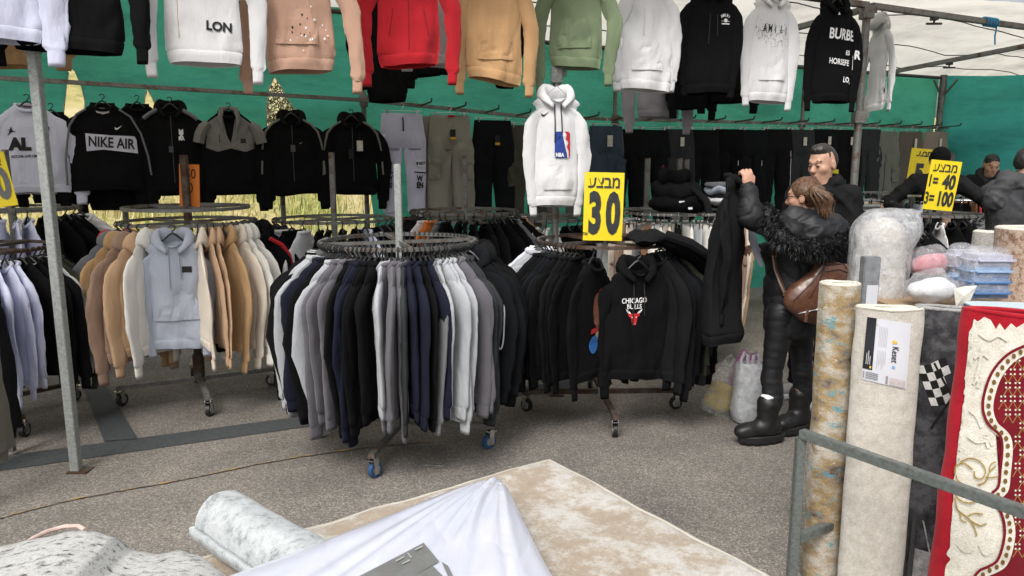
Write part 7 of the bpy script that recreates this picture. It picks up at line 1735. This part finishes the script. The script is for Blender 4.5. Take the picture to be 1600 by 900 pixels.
for pts, w_ in (([(1500, 722), (1516, 716), (1532, 722), (1540, 736), (1534, 748), (1524, 746), (1522, 736)], 2.2), ([(1492, 740), (1494, 728), (1506, 724), (1520, 734)], 2.4), ([(1528, 758), (1540, 752), (1546, 738), (1556, 728)], 2.4), ([(1546, 738), (1548, 726), (1556, 722)], 2), ([(1540, 746), (1552, 746), (1560, 744)], 2), ([(1490, 766), (1498, 780), (1512, 786), (1526, 782), (1530, 772), (1522, 766), (1516, 772)], 2.4), ([(1492, 778), (1496, 796), (1508, 806), (1520, 816), (1532, 822)], 2.6), ([(1512, 806), (1524, 802), (1536, 804)], 2.2), ([(1518, 816), (1524, 828), (1526, 838)], 2.2), ([(1500, 800), (1502, 812), (1510, 816)], 2), ([(1504, 756), (1496, 750), (1494, 742)], 2), ([(1532, 822), (1542, 818)], 2)):
    gold.append(ribbon(curve(pts, 5), w_ * .5))
gold = [[[(x * .5 + (a_[0] + d_[0]) * .0 + x * .5, y) for x, y in qq] for qq in q for a_, d_ in ((qq[0], qq[3]),)] for q in gold]
for q in gold: stick(r4, bv4, q, M_GOLD, 'gold_scroll', .0135)
for pts, w_ in (([(1530, 520), (1545, 530), (1560, 524), (1575, 532)], 1.2), ([(1522, 560), (1534, 552), (1546, 560)], 1.2), ([(1520, 600), (1530, 590), (1528, 606)], 1.2), ([(1514, 640), (1526, 650), (1534, 668)], 1.2), ([(1512, 680), (1526, 690), (1540, 688)], 1.2), ([(1545, 700), (1540, 680), (1552, 696)], 1.2), ([(1496, 850), (1510, 862), (1522, 856)], 1.2), ([(1530, 850), (1540, 866), (1552, 858)], 1.2), ([(1535, 540), (1530, 575), (1524, 590)], 1.2)):
    stick(r4, bv4, ribbon(curve(pts, 5), 2.6), M_IV, 'relief_scroll', .012)
t5 = 2.30
standing('pale grey carpet at the right edge beside the ornate red one', 1640, 500, 2.62, .10, 2, .013, M_PLAINB, CRM, .8, 0, (-.03, -.02), 12)
b = MB(); q0 = PT(1443, 640, 2.92); q1 = PT(1418, 925, 2.84); b.tube([q0, q0.lerp(q1, .5) + Vector((-.004, -.01, 0)), q1], .010, 8); tag(b.build('woven_strap', plain('mesh_strap', (.03, .03, .03), .8, bumps=.6, bscale=150), None, True), 'dark woven strap hanging between the beige and dark grey carpets', 'strap')
# ------------------------------------------------------------------ bundles behind the stand
tz = PT(1450, 474, 3.45).z - .02; tc = PT(1500, 474, 3.62)
tb2 = empty('carpet_pallet', (tc.x + .2, tc.y + .1, 0), 0, 'plywood display block behind the upright carpets carrying wrapped bedding', 'display block')
b = MB(); b.box((0, 0, tz - .015), (1.2, .62, .03)); b.build('top_board', plain('plywood', (.32, .22, .13), .7), tb2)
for sx in (-.55, .55):
    for sy in (-.26, .26): b = MB(); b.bar((sx, sy, 0), (sx, sy, tz - .03), .05); b.build('leg', M_STEEL, tb2)
def plastic(name, c, alpha=.35, rough=.2):
    m, t, b_ = newmat(name); co = coords(t); n = noise_tex(t, 18, 7, .72, co); b_.inputs['Base Color'].default_value = (*c, 1); b_.inputs['Roughness'].default_value = rough; b_.inputs['Coat Weight'].default_value = .5
    t.links.new(ramp(t, n, [(.35, (alpha * .6,) * 3), (.7, (min(1, alpha * 1.7),) * 3)]), b_.inputs['Alpha']); b2_ = bump(t, None, noise_tex(t, 5, 5, .6, coords(t, scale=(1, 1, .6), rot=(.3, .5, 0))), .7, .05); bump(t, b_, n, .7, .02, b2_); return m
M_PLAST = plastic('clear_plastic', (.72, .73, .76), .24, .1)
M_PLASTW = plastic('milky_plastic', (.62, .63, .65), .48, .12)
def crumple(name, root, prims, vox, amp, mat, seed, fz=14): 
    return link(name, sdf_mesh(prims, vox, lambda p: amp * (nz(p.x * 14, p.y * 14, p.z * 9, seed) + .7 * (abs(nz(p.x * 24, p.y * 24, p.z * fz, seed + 2)) - .3) + .4 * nz(p.x * 50, p.y * 50, p.z * 26, seed + 4))), mat, root)
# tall milk-white wrapped roll
tw = 3.75; top = PT(1388, 338, tw); wr = 47 / F * tw
rw2 = empty('wrapped_carpet', (top.x, top.y, .03), 0, 'tall roll wrapped in milky plastic behind the abstract carpet', 'wrapped carpet'); h_ = top.z - .03
link('roll', sdf_mesh([('c', (-.02, 0, .1), (-.02, 0, h_ - .12), wr * .74, wr * .76, .02)], .012), CRM, rw2)
crumple('wrapping', rw2, [('c', (-.03, 0, .1), (-.03, 0, h_ - .10), wr * .92, wr * .95, .05), ('e', (.06, 0, h_ - .07), (wr * .72, wr * .7, .10), None, .05), ('c', (wr * .35, 0, h_ - .04), (wr * .98, 0, h_ + .02), .05, .012, .05), ('c', (-wr * .3, 0, h_ - .05), (wr * .7, 0, h_ + .01), .03, .02, .04), ('c', (-wr * .9, -.03, h_ - .38), (-wr * 1.12, -.05, h_ - .33), .03, .01, .03)], .011, .0065, M_PLASTW, 3, 8)
gs = PT(1357, 446, 3.30)
gl = empty('steel_upright', (gs.x, gs.y, .02), 0, 'slim grey metal upright with a white sticker between the abstract and beige carpets', 'upright'); zt_ = PT(1357, 403, 3.3).z
b = MB(); b.box((0, 0, zt_ / 2), (.072, .05, zt_ - .02), None, .004); b.build('body', plain('grey_panel', (.20, .21, .22), .5, bumps=.3, bscale=30, var=.25), gl); b = MB(); zs2 = PT(1357, 462, 3.27).z; b.box((.005, -.028, zs2 - .03), (.05, .002, .11)); b.build('sticker', PAPER, gl)
# pink and white bag of goods
def bundle(name, label, cat, px, py, t_, w_, h_, inner_mat, seed, outer=True, sx=1, kind='soft', rows=1):
    c = PT(px, py, t_); root = empty(name, (c.x, c.y, c.z), 0, label, cat)
    if kind == 'fold':
        for k in range(rows):
            zz = h_ * k / rows; hh = h_ / rows
            mt_ = inner_mat[k % len(inner_mat)]
            bb = MB(); bb.box((.004 * math.sin(k * 5), 0, zz + hh / 2), (w_ * .92, w_ * .7, hh * .96), None, hh * .42); bb.build('folded_sheet', mt_, root, True)
        crumple('wrapping', root, [('c', (-w_ * .20, 0, h_ * .22), (w_ * .20, 0, h_ * .22), w_ * .34, w_ * .34, .05), ('c', (-w_ * .20, 0, h_ * .75), (w_ * .20, 0, h_ * .75), w_ * .33, w_ * .33, .05), ('e', (0, 0, h_ * 1.05), (w_ * .4, w_ * .3, h_ * .12), None, .03)], .010, .006, M_PLAST, seed)
    else:
        link('contents', sdf_mesh([('e', (0, 0, h_ * .35), (w_ * .40, w_ * .30, h_ * .34), None, .02), ('e', (w_ * .15, -.02, h_ * .5), (w_ * .22, w_ * .2, h_ * .25), None, .04)], .009, lambda p: .012 * nz(p.x * 16, p.y * 16, p.z * 16, seed)), inner_mat[0], root)
        crumple('wrapping', root, [('e', (0, 0, h_ * .4), (w_ * .5, w_ * .40, h_ * .42), None, .03), ('c', (w_ * .2, 0, h_ * .6), (w_ * .55, 0, h_ * .55), .05, .01, .05), ('c', (-.02, 0, h_ * .7), (.02, -.02, h_), .05, .012, .05)], .010, .016, M_PLAST, seed)
    return root
PNK = fabric((.55, .16, .2), .2); BL1 = fabric((.06, .17, .38), .1); BL2 = fabric((.25, .38, .58), .1); LIL = fabric((.40, .40, .50), .1)
bundle('wrapped_linen', 'clear plastic bundle with pink cloth inside', 'wrapped linen', 1448, 432, 3.75, .20, .16, (PNK,), 5)
bundle('wrapped_linen', 'low bundle in white plastic with a pale blue base', 'wrapped linen', 1452, 472, 3.5, .26, .15, (fab('W'),), 8)
bundle('wrapped_linen', 'plastic wrapped stack of blue sheets in front of the brown carpet', 'wrapped linen', 1535, 463, 3.45, .22, .20, (BL1, BL1, BL2, LIL), 11, kind='fold', rows=4)
bundle('wrapped_linen', 'plastic wrapped stack of lilac sheets left of the blue one', 'wrapped linen', 1498, 455, 3.72, .17, .21, (LIL, BL2, LIL), 13, kind='fold', rows=4)
for px, py, t_, w_, lab_ in ((1456, 480, 3.5, .28, 'pale blue box under the white plastic bundle'), (1572, 478, 3.15, .30, 'light blue box behind the ornate red carpet')):
    c = PT(px, py, t_); root = empty('cardboard_box', (c.x, c.y, c.z - .09), 0, lab_, 'box', rot=(0, 0, R(-10))); b = MB(); b.box((0, 0, .045), (w_, .13, .09), None, .004); b.build('tray', plain('blue_card', (.10, .32, .56), .5, bscale=10, var=.1), root); b = MB(); b.box((0, -.002, .093), (w_ + .008, .138, .006)); b.build('rim', plain('pale_card', (.5, .6, .66), .5), root)
    sup = MB(); sup.box((0, 0, -(c.z - .09) / 2), (w_ * .8, .16, c.z - .095)); sup.build('stand', plain('card', (.3, .24, .17), .8), root)
c = PT(1508, 462, 3.2); b = MB(); v = [(-.035, 0, -.05), (.02, .01, -.055), (.045, -.004, .045), (.0, .01, .04), (-.05, .004, .03), (-.01, -.01, 0)]
root = empty('paper_wrap', c, 0, 'folded corner of cream paper between the blue bundle and red carpet', 'paper'); link('sheet', mesh(v, [[0, 1, 5], [1, 2, 5], [2, 3, 5], [3, 4, 5], [4, 0, 5]], False), plain('cream_paper', (.6, .57, .5), .7), root)
M_WOV = carpet_mat('grey_woven', [(.35, (.30, .29, .27)), (.6, (.46, .45, .42))], 60, 150, .9, (1, 1, 2.5), 4, .6, .6)
standing('grey woven rolled mat left of the brown shaggy carpet', 1540, 362, 3.95, .068, 2, .012, M_WOV, CRM, .9, 0, (0, 0), 15)
M_SHAG = carpet_mat('brown_shaggy', [(.33, (.13, .07, .045)), (.45, (.30, .19, .135)), (.56, (.50, .40, .32)), (.7, (.22, .13, .09))], 34, 160, 1.0, (1, 1, .8), 6, .75, .5)
standing('brown flecked shaggy rolled carpet at the right edge', 1600, 357, 3.62, .135, 2.2, .018, M_SHAG, CRM, .95, 0, (0, 0), 17)
# shopping bags on the ground beside the woman
def shopping_bag(label, px, py, w_, d_, h_, mat, tilt, seed, inner=None, yaw=0, handles=True):
    g = G(px, py); root = empty('carrier_bag', g + Vector((0, 0, .012)), 0, label, 'bag', 'carrier bags on the ground', rot=(0, R(tilt), R(yaw))); n = 24; rows = []; zs = [0, .01, .04, .1, .2, .35, .5, .65, .8, .92, 1.0]
    for z in zs:
        r = []; k_ = .75 + .25 * min(1, z * 6); up_ = 1 - .35 * max(0, z - .65) / .35
        for k in range(n):
            a = 2 * math.pi * k / n; x = w_ / 2 * math.copysign(abs(math.cos(a)) ** .6, math.cos(a)) * k_ * (1 if z < .65 else .8 + .2 * up_); y = d_ / 2 * math.copysign(abs(math.sin(a)) ** .6, math.sin(a)) * k_ * up_
            f_ = 1 + .12 * nz(x * 12, y * 12, z * 5, seed) + .06 * nz(k * 1.3, z * 9, seed); r.append(Vector((x * f_, y * f_, z * h_ + .015 * nz(k * .5, z * 3, seed) * z)))
        rows.append(r)
    link('sack', loft(rows, True), mat, root)
    if inner:
        link('contents', sdf_mesh([('c', (-w_ * .20, 0, h_ * .22), (w_ * .20, 0, h_ * .22), d_ * .42, d_ * .42, .04), ('c', (-w_ * .20, 0, h_ * .48), (w_ * .20, 0, h_ * .48), d_ * .40, d_ * .40, .04)], .011, lambda p: .008 * nz(p.x * 12, p.y * 12, p.z * 12, seed)), inner, root)
    if handles:
        for s in (1, -1):
            b = MB(); b.tube([(s * w_ * .30, 0, h_ * .9), (s * w_ * .32, .0, h_ * 1.06), (s * w_ * .22, 0, h_ * 1.17), (s * w_ * .10, 0, h_ * 1.12), (s * w_ * .08, 0, h_ * .92)], .012, 8, True, .45); b.build('handle', mat, root, True)
    return root
M_BAGW = plastic('white_bag', (.66, .68, .70), .85, .3); M_BAGT = plastic('thin_bag', (.62, .63, .6), .28, .28); M_BAGP = plastic('pink_bag', (.52, .13, .36), .92, .3)
shopping_bag('see through carrier bag tilted over with a yellow parcel inside', 1112, 648, .24, .13, .36, M_BAGT, 24, 3, fabric((.50, .37, .07), .1), 8)
shopping_bag('pink carrier bag between the tilted and the upright white bags', 1148, 641, .18, .12, .36, M_BAGP, 12, 5, None, 0)
shopping_bag('white carrier bag standing by the left boot of the woman', 1164, 660, .20, .14, .40, M_BAGW, 2, 7, fabric((.34, .36, .38), .1), 10)
# light grey bin and black bag beyond the woman
p = PY(1352, 330, 7.9); root = empty('storage_bin', (p.x, p.y, p.z - .2), 0, 'pale grey plastic bin behind the front corner pole', 'bin'); b = MB(); b.box((0, 0, .1), (.30, .25, .30), None, .03); b.build('tub', plain('bin_plastic', (.33, .34, .33), .5), root, True); b = MB(); b.box((0, 0, .26), (.33, .28, .03), None, .012); b.build('rim', plain('bin_rim', (.28, .29, .28), .5), root, True); b = MB(); b.box((0, 0, -(p.z - .2) / 2 - .03), (.25, .2, p.z - .28)); b.build('stand', M_STEEL, root)
p = PY(1330, 330, 7.4); root = empty('bin_bag', (p.x, p.y, p.z - .18), 0, 'dark sack piled beside the pale grey bin', 'sack'); crumple('sack', root, [('e', (0, 0, .08), (.20, .16, .13), None, .03), ('e', (.1, 0, .0), (.17, .15, .1), None, .05)], .015, .03, fab('K'), 5); b = MB(); b.box((0, 0, -(p.z - .18) / 2 - .05), (.25, .2, p.z - .22)); b.build('stand', M_DARK, root)
# snippet of wire on the asphalt
pts = [G(x, y, .006) for x, y in ((645, 732), (652, 727), (662, 729), (672, 727), (680, 728))]; lp = G(685, 728, .006); pts += [lp + Vector((.035 * math.cos(i * .7), .03 * math.sin(i * .7), .002 * (i % 3))) for i in range(18)] + [G(700, 731, .006)]
b = MB(); b.tube(pts, .0018, 5); tag(b.build('wire_scrap', M_STEEL, None, True), 'thin scrap of curled wire on the asphalt by the front rack', 'wire')
